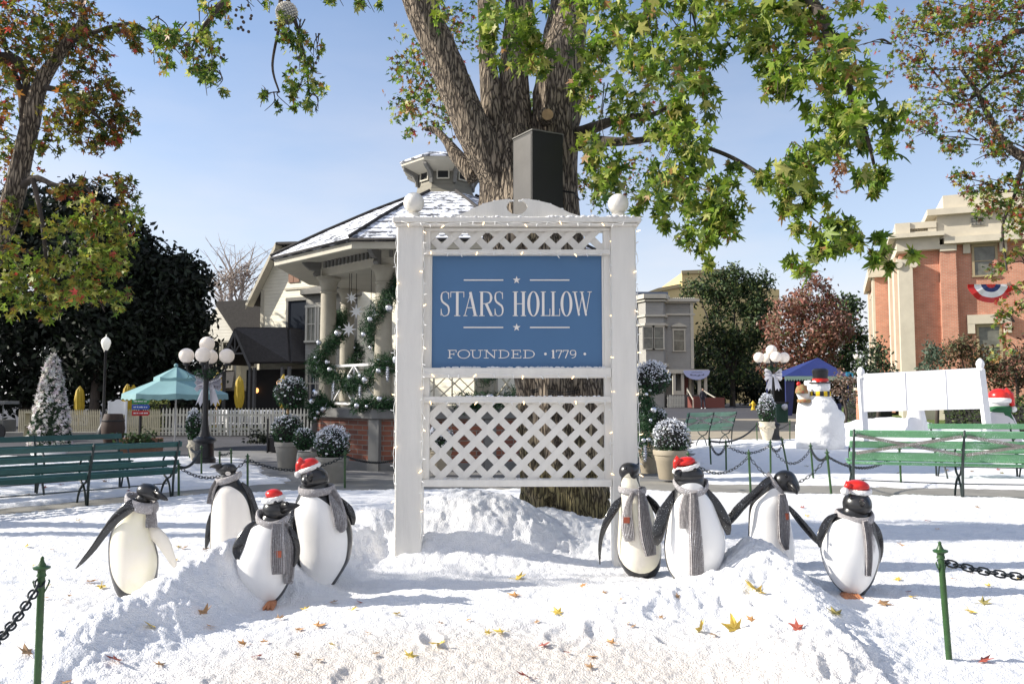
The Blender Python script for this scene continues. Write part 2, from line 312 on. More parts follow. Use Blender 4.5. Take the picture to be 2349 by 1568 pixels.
    g['gaz'] = mat('gazebo_paint', (.46, .43, .35), .6, var=.12, vsc=3)
    g['gazcol'] = mat('gazebo_column', (.36, .33, .26), .7, var=.2, vsc=3, bump=.2, bsc=30)
    g['gazdark'] = mat('gazebo_grey_trim', (.16, .155, .14), .6, var=.15, vsc=4)
    g['cap'] = mat('grey_cap', (.19, .19, .185), .75, var=.2, vsc=3)
    g['dark'] = mat('dark_void', (.012, .012, .012), .9)
    g['glass'] = mat('window_glass', (.03, .035, .045), .08, spec=.8)
    g['glassl'] = mat('curtained_glass', (.17, .17, .14), .2, var=.5, vsc=2)
    g['shingle'] = mat('dark_shingles', (.045, .042, .042), .9, var=.3, vsc=8, bump=.6, bsc=25)
    g['roofsnow'] = snowmix('snowy_shingles', (.09, .095, .11), .70, 5, rows=.11)
    g['sidel'] = siding('cream_siding', (.78, .73, .58)); g['sidew'] = siding('white_siding', (.72, .70, .62)); g['sideg'] = siding('grey_siding', (.38, .37, .34), .14)
    g['greytrim'] = mat('grey_house_trim', (.50, .48, .41), .65, var=.1, vsc=2)
    g['barrel'] = mat('dark_barrel_wood', (.05, .028, .02), .7, var=.3, vsc=6)
    g['brown'] = mat('brown_shutter', (.25, .13, .08), .7)
    g['porch'] = mat('grey_porch_wood', (.10, .10, .10), .7, var=.2, vsc=4)
    g['brickg'] = brick('gazebo_brick', (.28, .10, .06), (.13, .055, .045), (.24, .21, .18), .34, .10, .012)
    g['brickc'] = brick('courthouse_brick', (.60, .26, .165), (.52, .21, .13), (.55, .38, .28), .24, .085, .012)
    g['yellowb'] = mat('yellow_stucco', (.62, .49, .24), .85, var=.06, vsc=.3)
    g['globe'] = mat('lamp_globe', (.78, .70, .62), .3, emit=.12); g['lampglow'] = mat('lamp_glow', (.8, .78, .7), .3, emit=.25)
    g['bow'] = mat('silver_bow', (.62, .61, .66), .3, metal=.3)
    g['silver'] = mat('silver_ball', (.75, .76, .8), .16, metal=.9)
    g['teal'] = mat('teal_canvas', (.19, .35, .37), .7, var=.1, vsc=3)
    g['yellow'] = mat('yellow_canvas', (.45, .31, .02), .7, var=.2, vsc=5)
    g['navy'] = mat('navy_canvas', (.015, .03, .16), .6, var=.15, vsc=2)
    g['lightblue'] = mat('pale_blue_canvas', (.3, .47, .45), .7)
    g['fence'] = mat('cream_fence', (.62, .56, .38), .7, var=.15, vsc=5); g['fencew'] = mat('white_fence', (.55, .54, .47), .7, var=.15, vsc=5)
    g['pot'] = mat('tan_pot', (.37, .32, .24), .7, var=.15, vsc=4)
    g['potg'] = mat('grey_pot', (.30, .285, .25), .7, var=.15, vsc=4)
    g['bin'] = mat('green_bin', (.02, .07, .045), .5); g['hyd'] = mat('hydrant_yellow', (.6, .42, .02), .5)
    g['sgreen'] = mat('sign_green', (.03, .25, .07), .5); g['sblue'] = mat('sign_blue', (.03, .10, .42), .5); g['sred'] = mat('sign_red', (.5, .03, .03), .5); g['scyan'] = mat('sign_cyan', (.05, .45, .75), .5)
    g['knit'] = mat('striped_knit', (.30, .06, .04), .9, var=.6, vsc=14, dirt=(.25, .3, .12)); g['yell'] = mat('yellow_plaid', (.75, .5, .02), .9)
    g['sgreen2'] = mat('scarf_green', (.02, .10, .04), .9)
    g['jacket'] = mat('navy_jacket', (.015, .016, .03), .8); g['skin'] = mat('skin', (.45, .27, .19), .6); g['hair'] = mat('dark_hair', (.03, .02, .015), .8)
    g['orange'] = mat('orange_grid', (.75, .32, .12), .5, emit=.25); g['wood'] = mat('red_steps', (.16, .05, .04), .7)
    g['bundb'] = mat('bunting_blue', (.03, .05, .16), .8)
setup(); specks(M_['scarf'], sc=150, th=.66); specks(M_['pblack'], (.6, .63, .68), sc=190, th=.735); specks(M_['strap'], sc=120, th=.66); specks(M_['benchR'], sc=140, th=.68)
# ------------------------------------------------------------------ ground, path, snow
def gz(Y): return 0 if Y < 32 else min(.45, .01*(Y-32))
def sheet(name, mat_, xs, ys, z):
    m = MB(); vs = [(x, y, z+gz(y)) for y in ys for x in xs]; n = len(xs)
    m.add(vs, [(j*n+i, j*n+i+1, (j+1)*n+i+1, (j+1)*n+i) for j in range(len(ys)-1) for i in range(n-1)])
    return struct(m.build(name, mat_))
sheet('ground', M_['asphalt'], [-900, -60, 0, 60, 900], [-60, 0, 32, 77, 300, 900], -.02)
PX = [-30, -12, -9, -6.6, -4.7, -3.4, 0, 3.3, 5.5, 8, 12, 30]; PY = [0, 5.5, 7.9, 10.3, 12.75, 13.4, 13.6, 13.1, 12.75, 12.2, 11, 5]
def pc(x): return np.interp(x, PX, PY)
m = MB(); xs = np.linspace(-16, 16, 120); vs = []
for x in xs:
    y = float(pc(x)); s = float(pc(x+.1)-pc(x-.1))/.2; n = Vector((-s, 1)).normalized()
    vs += [(x-n.x*1.0, y-n.y*1.0, .004), (x+n.x*1.0, y+n.y*1.0, .004)]
m.add(vs, [(2*i, 2*i+2, 2*i+3, 2*i+1) for i in range(119)]); struct(m.build('path', M_['concrete']))
m = MB(); m.add([(-4.6, 13.2, .0), (4.6, 13.2, .0), (8, 24, .0), (-8.5, 22, .0)], [(0, 1, 2, 3)]); struct(m.build('paving', M_['paving']))
sheet('pavement', M_['tan'], [5, 30], [26, 32, 47], .01)
m = MB(); m.add([(13, 32.5, .045), (60, 32.5, .045), (70, 77, .49), (26, 77, .49)], [(0, 1, 2, 3)]); struct(m.build('lawn', M_['grass']))
m = MB(); m.box(-24, -9.2, 30.2, 30.6, -.1, .13); struct(m.build('kerb', M_['concrete']))

GA = [  # mounds x, y, rx, ry, h, power
 (-.45, 7.85, .95, .75, .52, 1.4), (-1.3, 7.6, .5, .4, .36, 1.2), (.3, 8.2, .8, .7, .30, 1.3), (1.0, 8.0, .5, .6, .22, 1.2),
 (-.05, 7.4, .75, .3, .13, 1.3)]
def ridge(P, ws):
    return [(x, y, w, z) for (x, y, z), w in zip(P, ws)]
# left mound crest: (x,y,z), widths
RL = [(-2.5, 4.2, .03), (-2.47, 4.55, .13), (-2.40, 4.72, .18), (-2.35, 4.95, .21), (-2.24, 5.15, .27), (-2.16, 5.5, .32), (-2.03, 5.9, .40), (-1.8, 6.5, .28), (-1.6, 6.95, .26), (-1.42, 7.25, .30)]
RR = [(.6, 5.45, .02), (.8, 5.6, .11), (1.34, 5.75, .19), (1.6, 5.7, .24), (1.8, 5.85, .26), (1.93, 6.3, .35), (1.93, 5.8, .27), (1.88, 5.35, .19), (1.78, 4.8, .15), (1.68, 4.3, .12), (1.6, 3.8, .07)]
def crest(x, y, P, w, p=1.6):
    best = np.zeros_like(x)
    for (a, b, h0), (c, d, h1) in zip(P[:-1], P[1:]):
        L2 = (c-a)**2+(d-b)**2; t = np.clip(((x-a)*(c-a)+(y-b)*(d-b))/L2, 0, 1)
        dd = np.hypot(x-a-t*(c-a), y-b-t*(d-b)); h = (h0+(h1-h0)*t)*np.exp(-(dd/w)**2*1.0)
        best = np.maximum(best, h)
    return best
def snow_z(x, y, fine=True):
    x = np.asarray(x, float); y = np.asarray(y, float)
    mound = np.zeros_like(x)
    for gx, gy, rx, ry, h, p in GA: mound = np.maximum(mound, h*np.exp(-(((x-gx)/rx)**2+((y-gy)/ry)**2)**p))
    mound = np.maximum(mound, crest(x, y, RL, .30)); mound = np.maximum(mound, crest(x, y, RR, np.where(x < 1.85, .40, .27)))
    mound = np.maximum(mound, .8*np.exp(-(((x-11.2)/2.2)**2+((y-24)/.8)**2)**1.4))
    mound = np.maximum(mound, .55*np.exp(-(((x-13.6)/1.8)**2+((y-23.6)/.8)**2)**1.4))
    for dx_, dy_, dr_, dh_ in ((2.44, 5.93, .32, .17), (-1.76, 5.70, .28, .13), (-2.72, 5.75, .2, .05), (-1.2, 6.1, .25, .04)): mound = mound-dh_*np.exp(-(((x-dx_)/dr_)**2+((y-dy_)/dr_)**2)**1.5)
    n1 = fbm(x*1.3+5, y*1.3, 3)-.45; n2 = fbm(x*5.5, y*5.5+3, 4)-.47; n3 = fbm(x*26, y*26, 3)-.44
    mk = np.clip(mound/.12, 0, 1)
    h = .05+mound+n1*.05+n2*(.022+.075*mk)
    if fine: h = h+n3*(.028+.026*mk)*np.clip(14/np.maximum(y, 1), .0, 1)
    # trampled forecourt
    h = np.maximum(h, .018)
    tr = np.exp(-((x/1.3)**2+((y-4.6)/1.2)**2)**1.6); h = h-tr*.01
    e = (fbm(x*2.2+9, y*2.2, 4)-.47)*.9
    P = pc(x); front = np.clip((P-.62+e*.5-y)/.35, -1, 1)
    bl = np.minimum(np.clip((y-P-.62+e*.5)/.35, -1, 1), np.clip((-3.7-(y-13.8)*.5-x+e)/.35, -1, 1)); bl = np.minimum(bl, np.clip((19.6-y+e)/.4, -1, 1))
    br = np.minimum(np.clip((y-P-.62+e*.5)/.35, -1, 1), np.clip((x-3.1-(y-14)*.22+e)/.35, -1, 1)); br = np.minimum(br, np.clip((27.5-y+e*2)/.6, -1, 1))
    k = np.maximum(front, np.maximum(bl, br))
    return np.where(k > 0, -.03+(h+.03)*np.clip(k*1.6, 0, 1), -.03+.05*k)
DENT = [(random.uniform(-3.2, 3.2), random.uniform(3.0, 5.3), random.uniform(.05, .09), random.uniform(.08, .16), random.uniform(-.9, .9), random.uniform(.008, .026)) for _ in range(45)]
_sz0 = snow_z
def snow_z(x, y, fine=True):
    h = _sz0(x, y, fine); x = np.asarray(x, float); y = np.asarray(y, float)
    for a, b, r1, r2, th, d in DENT:
        u = (x-a)*math.cos(th)+(y-b)*math.sin(th); v = -(x-a)*math.sin(th)+(y-b)*math.cos(th); q = (u/r1)**2+(v/r2)**2; h = h-d*np.exp(-q**2)+d*.45*np.exp(-((np.sqrt(q)-1.35)/.3)**2)
    return h
def sz(x, y, fine=False): return float(snow_z(np.array([x]), np.array([y]), fine)[0])
nu, nv = 900, 760
U = np.linspace(-.98, .98, nu); YY = 1.6*(29/1.6)**np.linspace(0, 1, nv)
gy = np.repeat(YY[:, None], nu, 1); gx = gy*U[None, :]; gzz = snow_z(gx, gy)
co3 = np.stack([gx, gy, gzz], -1).reshape(-1, 3)
idx = np.arange(nu*nv).reshape(nv, nu); q = np.stack([idx[:-1, :-1], idx[:-1, 1:], idx[1:, 1:], idx[1:, :-1]], -1).reshape(-1, 4)
zq = co3[q, 2].max(1); q = q[zq > -.035]
me = bpy.data.meshes.new('snow_field'); me.vertices.add(len(co3)); me.vertices.foreach_set('co', co3.ravel())
me.loops.add(len(q)*4); me.loops.foreach_set('vertex_index', q.ravel().astype(np.int32)); me.polygons.add(len(q)); me.polygons.foreach_set('loop_start', (np.arange(len(q))*4).astype(np.int32))
me.polygons.foreach_set('use_smooth', [True]*len(q)); me.update(calc_edges=True); me.materials.append(M_['snow'])
dd_ = np.clip(1.25*np.exp(-(((gx+.1)/1.7)**2+((gy-4.2)/1.0)**2)**1.5)+.35*np.exp(-((gy-3.6)/1.3)**2)*np.exp(-(gx/2.2)**4)-.25, 0, 1).ravel()
me.attributes.new('dirt', 'FLOAT', 'POINT').data.foreach_set('value', dd_.astype(np.float32))
so_ = bpy.data.objects.new('snow_field', me); C.objects.link(so_); struct(so_)

# ------------------------------------------------------------------ town sign
YS = 7.0
def sx_(px): return (px-1174.5)*YS/F*1.0
SZ = lambda py: zat(py, YS)
sg = thing('town_sign', 'large white town sign with blue board and lattice panels standing in the snow', 'sign', (0, YS, 0))
pf = M_['sign']
xl0, xl1, xr0, xr1 = sx_(908), sx_(969), sx_(1404), sx_(1461)
for x0, x1 in ((xl0, xl1), (xr0, xr1)):
    m = MB(); m.box(x0, x1, YS, YS+.2, -.05, SZ(517)); o = m.build('post', pf, sg)
    bv = o.modifiers.new('bevel', 'BEVEL'); bv.width = .008
m = MB()
m.box(xl0-.035, xr1+.045, YS-.05, YS+.25, SZ(512), SZ(500)); m.box(xl0-.02, xr1+.025, YS-.028, YS+.228, SZ(519), SZ(512)-.002)
o = m.build('cap_rail', pf, sg); bv = o.modifiers.new('bevel', 'BEVEL'); bv.width = .006
for px, py in ((943, 459), (1425, 462)):
    x = sx_(px); z = SZ(py); m = MB()
    m.lathe([(.085, SZ(499)-z), (.085, SZ(497)-z), (.06, SZ(492)-z), (.05, SZ(487)-z), (.06, SZ(484)-z)], (x, YS+.1, z), 24); m.ell((x, YS+.1, z), .093, .093, .093, 28, 16)
    m.build('ball_finial', pf, sg, 40)
# scroll pediment
prof = [(1000, 499), (1030, 494), (1060, 486), (1085, 474), (1110, 463), (1140, 456), (1165, 453), (1172, 455), (1163, 462), (1160, 470), (1165, 479), (1175, 485), (1186, 487)]
pr = prof+[(2372-x, y) for x, y in prof[::-1][1:]]
m = MB()
half = prof[:7]+[(1174, 455), (1165, 462), (1161, 471), (1165, 480), (1174, 487), (1186, 489), (1186, 500), (1000, 500)]
m.prism([(sx_(a), SZ(b)) for a, b in half], lambda x, y, k: (x, YS+.05+.05*k, y)); m.prism([(sx_(2372-a), SZ(b)) for a, b in half[::-1]], lambda x, y, k: (x, YS+.0501+.0498*k, y))
m.build('pediment', pf, sg)
# frame: stiles and rails
for x0, x1 in ((sx_(969), sx_(984)), (sx_(1388), sx_(1404))): m = MB(); m.box(x0+.001, x1, YS+.05, YS+.13, SZ(1113), SZ(519)-.002); m.build('stile', pf, sg)
def rail(a, b, pr_=0): 
    m = MB(); m.box(sx_(969)+.003, sx_(1404)-.003, YS+.03-pr_, YS+.15, SZ(b), SZ(a)); o = m.build('rail', pf, sg); bv = o.modifiers.new('bevel', 'BEVEL'); bv.width = .006
rail(520, 527); rail(571, 583, .01); rail(843, 866, .02); rail(909, 924, .01); rail(1100, 1116, .02)
def clip(poly, x0, x1, z0, z1):
    for ax, v, sg_ in ((0, x0, 1), (0, x1, -1), (1, z0, 1), (1, z1, -1)):
        out = []
        for i in range(len(poly)):
            a, b = poly[i], poly[(i+1) % len(poly)]; da = (a[ax]-v)*sg_; db = (b[ax]-v)*sg_
            if da >= 0: out.append(a)
            if da*db < 0: t = da/(da-db); out.append((a[0]+(b[0]-a[0])*t, a[1]+(b[1]-a[1])*t))
        poly = out
        if len(poly) < 3: return []
    return poly
def lattice(a, b):
    x0, x1, z0, z1 = sx_(984), sx_(1388), SZ(b), SZ(a); m = MB(); w = .031; st = .203
    for d in (1, -1):
        k = -20
        while k < 40:
            c = x0+.02+k*st+(.06 if d > 0 else .1); k += 1
            n = Vector((1, -d)).normalized()*w
            pl = clip([(c-3-n.x, (z0-3*d)-n.y), (c-3+n.x, (z0-3*d)+n.y), (c+3+n.x, z0+3*d+n.y), (c+3-n.x, z0+3*d-n.y)], x0-.004, x1+.004, z0-.004, z1+.004)
            if pl: 
                yo = YS+.075+(.013 if d < 0 else 0); m.prism(pl, lambda x, y, q: (x, yo+.0125*q, y))
    m.build('lattice_panel', pf, sg)
lattice(527, 571); lattice(924, 1100)
m = MB(); m.box(sx_(984)+.002, sx_(1388)-.002, YS+.085, YS+.11, SZ(843), SZ(583)); board = m.build('name_board', M_['board'], sg)
m = MB()
for a, b, c, d in ((984, 988, 583, 843), (1384, 1388, 583, 843)): m.box(sx_(a), sx_(b), YS+.06, YS+.084, SZ(d)+.001, SZ(c)-.001)
m.build('board_moulding', pf, sg)
# lettering: strokes with thick and thin weights, in zoom units (origin 900,420 ; 2.8)
GL = {
 'S': [('c', [(.86, .76), (.83, .9), (.62, .985), (.45, .98), (.18, .93), (.1, .76), (.2, .6), (.5, .5), (.8, .4), (.9, .24), (.8, .07), (.5, .01), (.3, .02), (.14, .12), (.08, .28)], [.03, .035, .04, .05, .1, .15, .17, .19, .17, .15, .1, .05, .04, .035, .03]), ('l', (.87, .97, .87, .7, .035)), ('l', (.08, .02, .08, .3, .035))],
 'T': [('l', (.5, 0, .5, 1, .17)), ('l', (0, .975, 1, .975, .05)), ('l', (.02, .98, .02, .76, .04)), ('l', (.98, .98, .98, .76, .04)), ('l', (.28, .015, .72, .015, .035))],
 'A': [('l', (.1, .02, .52, .98, .05)), ('l', (.48, .98, .84, .02, .17)), ('l', (.26, .34, .7, .34, .05)), ('l', (0, .015, .28, .015, .035)), ('l', (.66, .015, 1, .015, .035))],
 'R': [('l', (.2, 0, .2, 1, .17)), ('l', (.02, .015, .4, .015, .035)), ('c', [(.05, .98), (.5, .98), (.75, .92), (.84, .75), (.75, .57), (.5, .51), (.25, .51)], [.04, .05, .1, .17, .1, .05, .04]), ('l', (.5, .5, .85, .03, .17)), ('l', (.8, .015, 1, .015, .035))],
 'H': [('l', (.2, 0, .2, 1, .18)), ('l', (.8, 0, .8, 1, .18)), ('l', (.2, .5, .8, .5, .05)), ('l', (0, .015, .4, .015, .035)), ('l', (.6, .015, 1, .015, .035)), ('l', (0, .985, .4, .985, .035)), ('l', (.6, .985, 1, .985, .035))],
 'L': [('l', (.27, 0, .27, 1, .22)), ('l', (.02, .985, .55, .985, .035)), ('l', (.02, .02, .95, .02, .05)), ('l', (.95, 0, .95, .3, .05))],
 'W': [('l', (.12, .98, .34, .02, .12)), ('l', (.3, .02, .52, .9, .035)), ('l', (.48, .98, .7, .02, .12)), ('l', (.68, .02, .9, .98, .035)), ('l', (0, .985, .26, .985, .035)), ('l', (.38, .985, .6, .985, .035)), ('l', (.78, .985, 1, .985, .035))],
 'F': [('l', (.25, 0, .25, 1, .2)), ('l', (.05, .04, .5, .04, .07)), ('l', (.05, .96, .95, .96, .08)), ('l', (.93, 1, .93, .7, .06)), ('l', (.25, .5, .7, .5, .07)), ('l', (.7, .64, .7, .36, .05))],
 'E': [('l', (.25, 0, .25, 1, .2)), ('l', (.05, .04, .95, .04, .08)), ('l', (.05, .96, .92, .96, .08)), ('l', (.9, 1, .9, .72, .06)), ('l', (.95, 0, .95, .3, .06)), ('l', (.25, .5, .66, .5, .07)), ('l', (.66, .64, .66, .36, .05))],
 'U': [('c', [(.2, .96), (.2, .35), (.28, .1), (.5, .02), (.7, .1), (.78, .35), (.78, .96)], [.18, .18, .16, .07, .06, .05, .05]), ('l', (0, .96, .42, .96, .07)), ('l', (.62, .96, .98, .96, .07))],
 'N': [('l', (.18, 0, .18, .98, .05)), ('l', (.16, .96, .8, .04, .2)), ('l', (.8, 0, .8, .98, .05)), ('l', (0, .04, .36, .04, .07)), ('l', (.0, .96, .3, .96, .07)), ('l', (.62, .96, 1, .96, .07))],
 'D': [('l', (.22, 0, .22, 1, .18)), ('c', [(.05, .96), (.5, .95), (.8, .8), (.9, .5), (.8, .2), (.5, .05), (.05, .04)], [.07, .08, .13, .2, .13, .08, .07])],
 '1': [('l', (.5, 0, .5, 1, .35)), ('l', (.05, .04, .95, .04, .08)), ('l', (.1, .84, .5, .97, .1))],
 '7': [('l', (.02, .94, .98, .94, .13)), ('l', (.92, .92, .42, .0, .16)), ('l', (.05, .98, .05, .72, .06))]}
def ocurve(cx, cy, rx, ry, n=28): return [(cx+rx*math.sin(2*math.pi*i/n), cy+ry*math.cos(2*math.pi*i/n)) for i in range(n+1)]
GL['O'] = [('o', (.5, .5, .5, .51, .2, .045))]
GL['o'] = [('o', (.5, .5, .5, .52, .19, .075))]
GL['9'] = [('c', [(.5, .95), (.2, .9), (.1, .67), (.22, .44), (.5, .4), (.75, .5), (.85, .7), (.75, .9), (.5, .95)], [.07, .12, .18, .12, .07, .1, .12, .12, .07]), ('c', [(.83, .74), (.85, .45), (.7, .15), (.3, .02)], [.2, .18, .12, .09])]
def stroke(m, pts, ws, T, lay):
    n = len(pts); vs = []
    for i, p in enumerate(pts):
        a = pts[max(i-1, 0)]; b = pts[min(i+1, n-1)]
        A = T(*a); B = T(*b); P = T(*p); d = Vector((B[0]-A[0], B[1]-A[1])); d = d.normalized() if d.length else Vector((1, 0)); nn = Vector((-d.y, d.x))*ws[i]*.5
        vs.append((P[0]+nn.x, P[1]+nn.y)); vs.append((P[0]-nn.x, P[1]-nn.y))
    y0 = YS+.084; y1 = YS+.081-lay*.0004
    V = [(x, y, z) for x, z in vs for y in (y0, y1)]
    fs = []
    for i in range(n-1):
        a = 4*i; b = 4*(i+1)
        fs += [(a+1, a+3, b+3, b+1), (a, b, b+2, a+2), (a, a+1, b+1, b), (a+2, b+2, b+3, a+3)]
    fs += [(0, 2, 3, 1), (4*(n-1), 4*(n-1)+1, 4*(n-1)+3, 4*(n-1)+2)]
    m.add(V, fs)
def smoothc(pts, ws, k=5):
    P = []; Wd = []
    for i in range(len(pts)-1):
        p0 = pts[max(i-1, 0)]; p1 = pts[i]; p2 = pts[i+1]; p3 = pts[min(i+2, len(pts)-1)]
        for j in range(k):
            t = j/k; cr = lambda a, b, c, d: .5*((2*b)+(-a+c)*t+(2*a-5*b+4*c-d)*t*t+(-a+3*b-3*c+d)*t**3)
            P.append((cr(p0[0], p1[0], p2[0], p3[0]), cr(p0[1], p1[1], p2[1], p3[1]))); Wd.append(ws[i]+(ws[i+1]-ws[i])*t)
    P.append(pts[-1]); Wd.append(ws[-1]); return P, Wd
def glyph2(ch, zx0, zx1, zy0, zy1, wsc=1):
    cv = lambda zx, zy: (sx_((900+zx/2.8)*.9667), SZ((420+zy/2.8)*.9667))
    X0, Z1 = cv(zx0, zy0); X1, Z0 = cv(zx1, zy1); w = X1-X0; h = Z1-Z0; T = lambda x, y: (X0+x*w, Z0+y*h); unit = min(h*.62, w*1.15)*wsc
    m = MB(); lay = 0
    for it in GL[ch]:
        if it[0] == 'l': d = it[1]; stroke(m, [(d[0], d[1]), (d[2], d[3])], [max(d[4]*unit, .006)]*2, T, lay)
        elif it[0] == 'c': P, Wd = smoothc(it[1], it[2]); stroke(m, P, [max(q*unit, .006) for q in Wd], T, lay)
        else:
            cx, cy, rx, ry, tw, th = it[1]; P = ocurve(cx, cy, rx-tw*unit/w*.5, ry-th*unit/h*.5, 36)
            stroke(m, P, [max((th+(tw-th)*abs(math.sin(2*math.pi*i/36))**1.3)*unit, .006) for i in range(37)], T, lay)
        lay += 1
    o = m.build('letter', M_['letter'], board)
for ch, a, b in (('S', 398, 462), ('T', 466, 558), ('A', 553, 650), ('R', 657, 757), ('S', 762, 826), ('H', 887, 977), ('O', 985, 1068), ('L', 1075, 1141), ('L', 1143, 1207), ('O', 1210, 1290), ('W', 1290, 1422)):
    glyph2(ch, a, b, 752, 917)
for ch, a, b in (('F', 447, 510), ('o', 515, 600), ('U', 600, 688), ('N', 692, 783), ('D', 787, 868), ('E', 873, 945), ('D', 952, 1040), ('1', 1147, 1172), ('7', 1178, 1220), ('7', 1224, 1264), ('9', 1270, 1318)):
    glyph2(ch, a, b, 1144, 1200, 1.1)
cv = lambda zx, zy: (sx_((900+zx/2.8)*.9667), SZ((420+zy/2.8)*.9667))
def starpoly(cx, cz, r, r2=.4, n=5, rot=0): return [(cx+(r if i % 2 == 0 else r*r2)*math.sin(math.pi*i/n+rot), cz+(r if i % 2 == 0 else r*r2)*math.cos(math.pi*i/n+rot)) for i in range(2*n)]
for zy in (675, 993):
    for a, b in ((555, 823), (1003, 1271)):
        (X0, Z0), (X1, _) = cv(a, zy), cv(b, zy); m = MB(); m.box(X0, X1, YS+.081, YS+.084, Z0-.0055, Z0+.0055); m.build('rule_line', M_['letter'], board)
    X, Z = cv(913, zy); m = MB(); m.prism(starpoly(X, Z, .036), lambda x, y, k: (x, YS+.084-.003*k, y)); m.build('star', M_['letter'], board)
for zx in (1107, 1372):
    X, Z = cv(zx, 1171); m = MB(); m.prism([(X+.012*math.cos(i*.5236), Z+.012*math.sin(i*.5236)) for i in range(12)], lambda x, y, k: (x, YS+.084-.003*k, y)); m.build('dot', M_['letter'], board)
# snow lying on the rails
m = MB()
def snowline(x0, x1, y, z, n, r0, r1):
    for i in range(n):
        x = random.uniform(x0, x1); r = random.uniform(r0, r1)*random.choice((.6, 1, 1)); m.ell((x, y+random.uniform(-.03, .03), z+r*.3), r*1.5, r, r*.8, 7, 4, lump=.4)
snowline(xl0+.02, xr1+.02, YS-.02, SZ(500), 150, .006, .014); snowline(xl0+.1, xr1-.05, YS+.07, SZ(500), 80, .008, .022); snowline(.3, 1.0, YS-.02, SZ(500), 60, .01, .02)
snowline(sx_(1010), sx_(1388), YS+.055, SZ(843), 110, .006, .014); snowline(sx_(1040), sx_(1390), YS+.06, SZ(909), 60, .005, .011); snowline(sx_(985), sx_(1388), YS+.055, SZ(1100), 40, .004, .009)
for i in range(60):
    t = random.random(); xs_, ys_ = random.choice(pr[2:8]+pr[-8:-2]); m.ell((sx_(xs_+random.uniform(-8, 8)), YS+.075, SZ(ys_+1)), .012, .014, .009, 7, 4)
m.build('snow_crust', M_['snow'], sg, 1)
# string lights
def lights(label, pts, nb, sag=0, out=.0):
    t = thing('string_lights', label, 'string lights', pts[0], 'warm string lights on the town sign')
    P = []
    for a, b in zip(pts[:-1], pts[1:]):
        a = Vector(a); b = Vector(b); n = max(2, int((b-a).length/.05))
        for i in range(n): P.append(a+(b-a)*i/n+Vector((random.gauss(0, .006), random.gauss(0, .002)-.003, random.gauss(0, .006)-sag*math.sin(math.pi*((i*3/n) % 1)))))
    P.append(Vector(pts[-1])); m = MB(); m.tube(P, .0028, 5); m.build('wire', M_['wire'], t, 1)
    for i in range(nb):
        p = P[int((i+.5)*len(P)/nb)]; d = Vector((random.choice((-1, 1, 1))*random.uniform(.4, 1), -.6, random.uniform(-.8, .5))).normalized()
        if abs((pts[0][2]-pts[-1][2])) < .5: d = Vector((random.gauss(0, .5), -.5, -1)).normalized()
        m = MB(); m.tube([p, p+d*.014, p+d*.03, p+d*.036], [.0035, .0045, .0035, .001], 6); m.build('bulb', M_['bulb'] if i % 3 == 0 else M_['wire'], t, 1)
yf = YS-.006
lights('warm string lights down the outer edge of the sign\'s left post', [(xl0-.004, yf, SZ(520)), (xl0-.004, yf, SZ(1285))], 19)
lights('warm string lights down the inner edge of the sign\'s left post', [(xl1+.004, yf, SZ(520)), (xl1+.006, yf, SZ(1240))], 24)
lights('warm string lights down the outer edge of the sign\'s right post', [(xr1+.006, yf, SZ(520)), (xr1+.006, yf, SZ(1130))], 20)
lights('warm string lights down the inner edge of the sign\'s right post', [(xr0-.008, yf+.03, SZ(540)), (xr0-.01, yf+.03, SZ(1180))], 22)
lights('warm string lights looped along the sign\'s top rail', [(xl0+.05, YS-.056, SZ(512)), (xr1-.05, YS-.056, SZ(513))], 18, .015)
lights('warm string lights hanging above the blue board', [(xl1+.02, YS+.012, SZ(577)), (xr0-.02, YS+.012, SZ(580))], 12, .01)
lights('warm string lights along the rail below the blue board', [(xl1+.02, YS+.002, SZ(856)), (xr0-.02, YS+.002, SZ(858))], 12, .012)
lights('warm string lights along the top of the lower lattice', [(xl1+.02, YS+.012, SZ(918)), (xr0-.02, YS+.012, SZ(917))], 12, .012)
# ------------------------------------------------------------------ penguins
def pengmat(name, bel, tint=None):
    m = bpy.data.materials.new(name); m.use_nodes = True; t = m.node_tree; b = t.nodes['Principled BSDF']
    a = t.nodes.new('ShaderNodeAttribute'); a.attribute_name = 'belly'
    r = t.nodes.new('ShaderNodeMapRange'); r.inputs[1].default_value = -.02; r.inputs[2].default_value = .02
    co_ = t.nodes.new('ShaderNodeTexCoord'); n = t.nodes.new('ShaderNodeTexNoise'); n.inputs['Scale'].default_value = 4; n.inputs['Detail'].default_value = 4
    q = t.nodes.new('ShaderNodeValToRGB'); q.color_ramp.elements[0].position = .42; q.color_ramp.elements[1].position = .68
    q.color_ramp.elements[0].color = (*bel, 1); q.color_ramp.elements[1].color = (*(tint or bel), 1)
    mm = t.nodes.new('ShaderNodeMix'); mm.data_type = 'RGBA'; mm.inputs[6].default_value = (.014, .014, .015, 1)
    n3 = t.nodes.new('ShaderNodeTexNoise'); n3.inputs['Scale'].default_value = 60; bp = t.nodes.new('ShaderNodeBump'); bp.inputs['Strength'].default_value = .12; bp.inputs['Distance'].default_value = .005
    t.links.new(a.outputs['Fac'], r.inputs[0]); t.links.new(r.outputs[0], mm.inputs[0]); t.links.new(co_.outputs['Object'], n.inputs['Vector'])
    t.links.new(n.outputs[0], q.inputs[0]); t.links.new(q.outputs[0], mm.inputs[7]); t.links.new(mm.outputs[2], b.inputs['Base Color'])
    t.links.new(co_.outputs['Object'], n3.inputs['Vector']); t.links.new(n3.outputs[0], bp.inputs['Height']); t.links.new(bp.outputs[0], b.inputs['Normal'])
    b.inputs['Roughness'].default_value = .3; b.inputs['Coat Weight'].default_value = .25; b.inputs['Coat Roughness'].default_value = .15
    return m
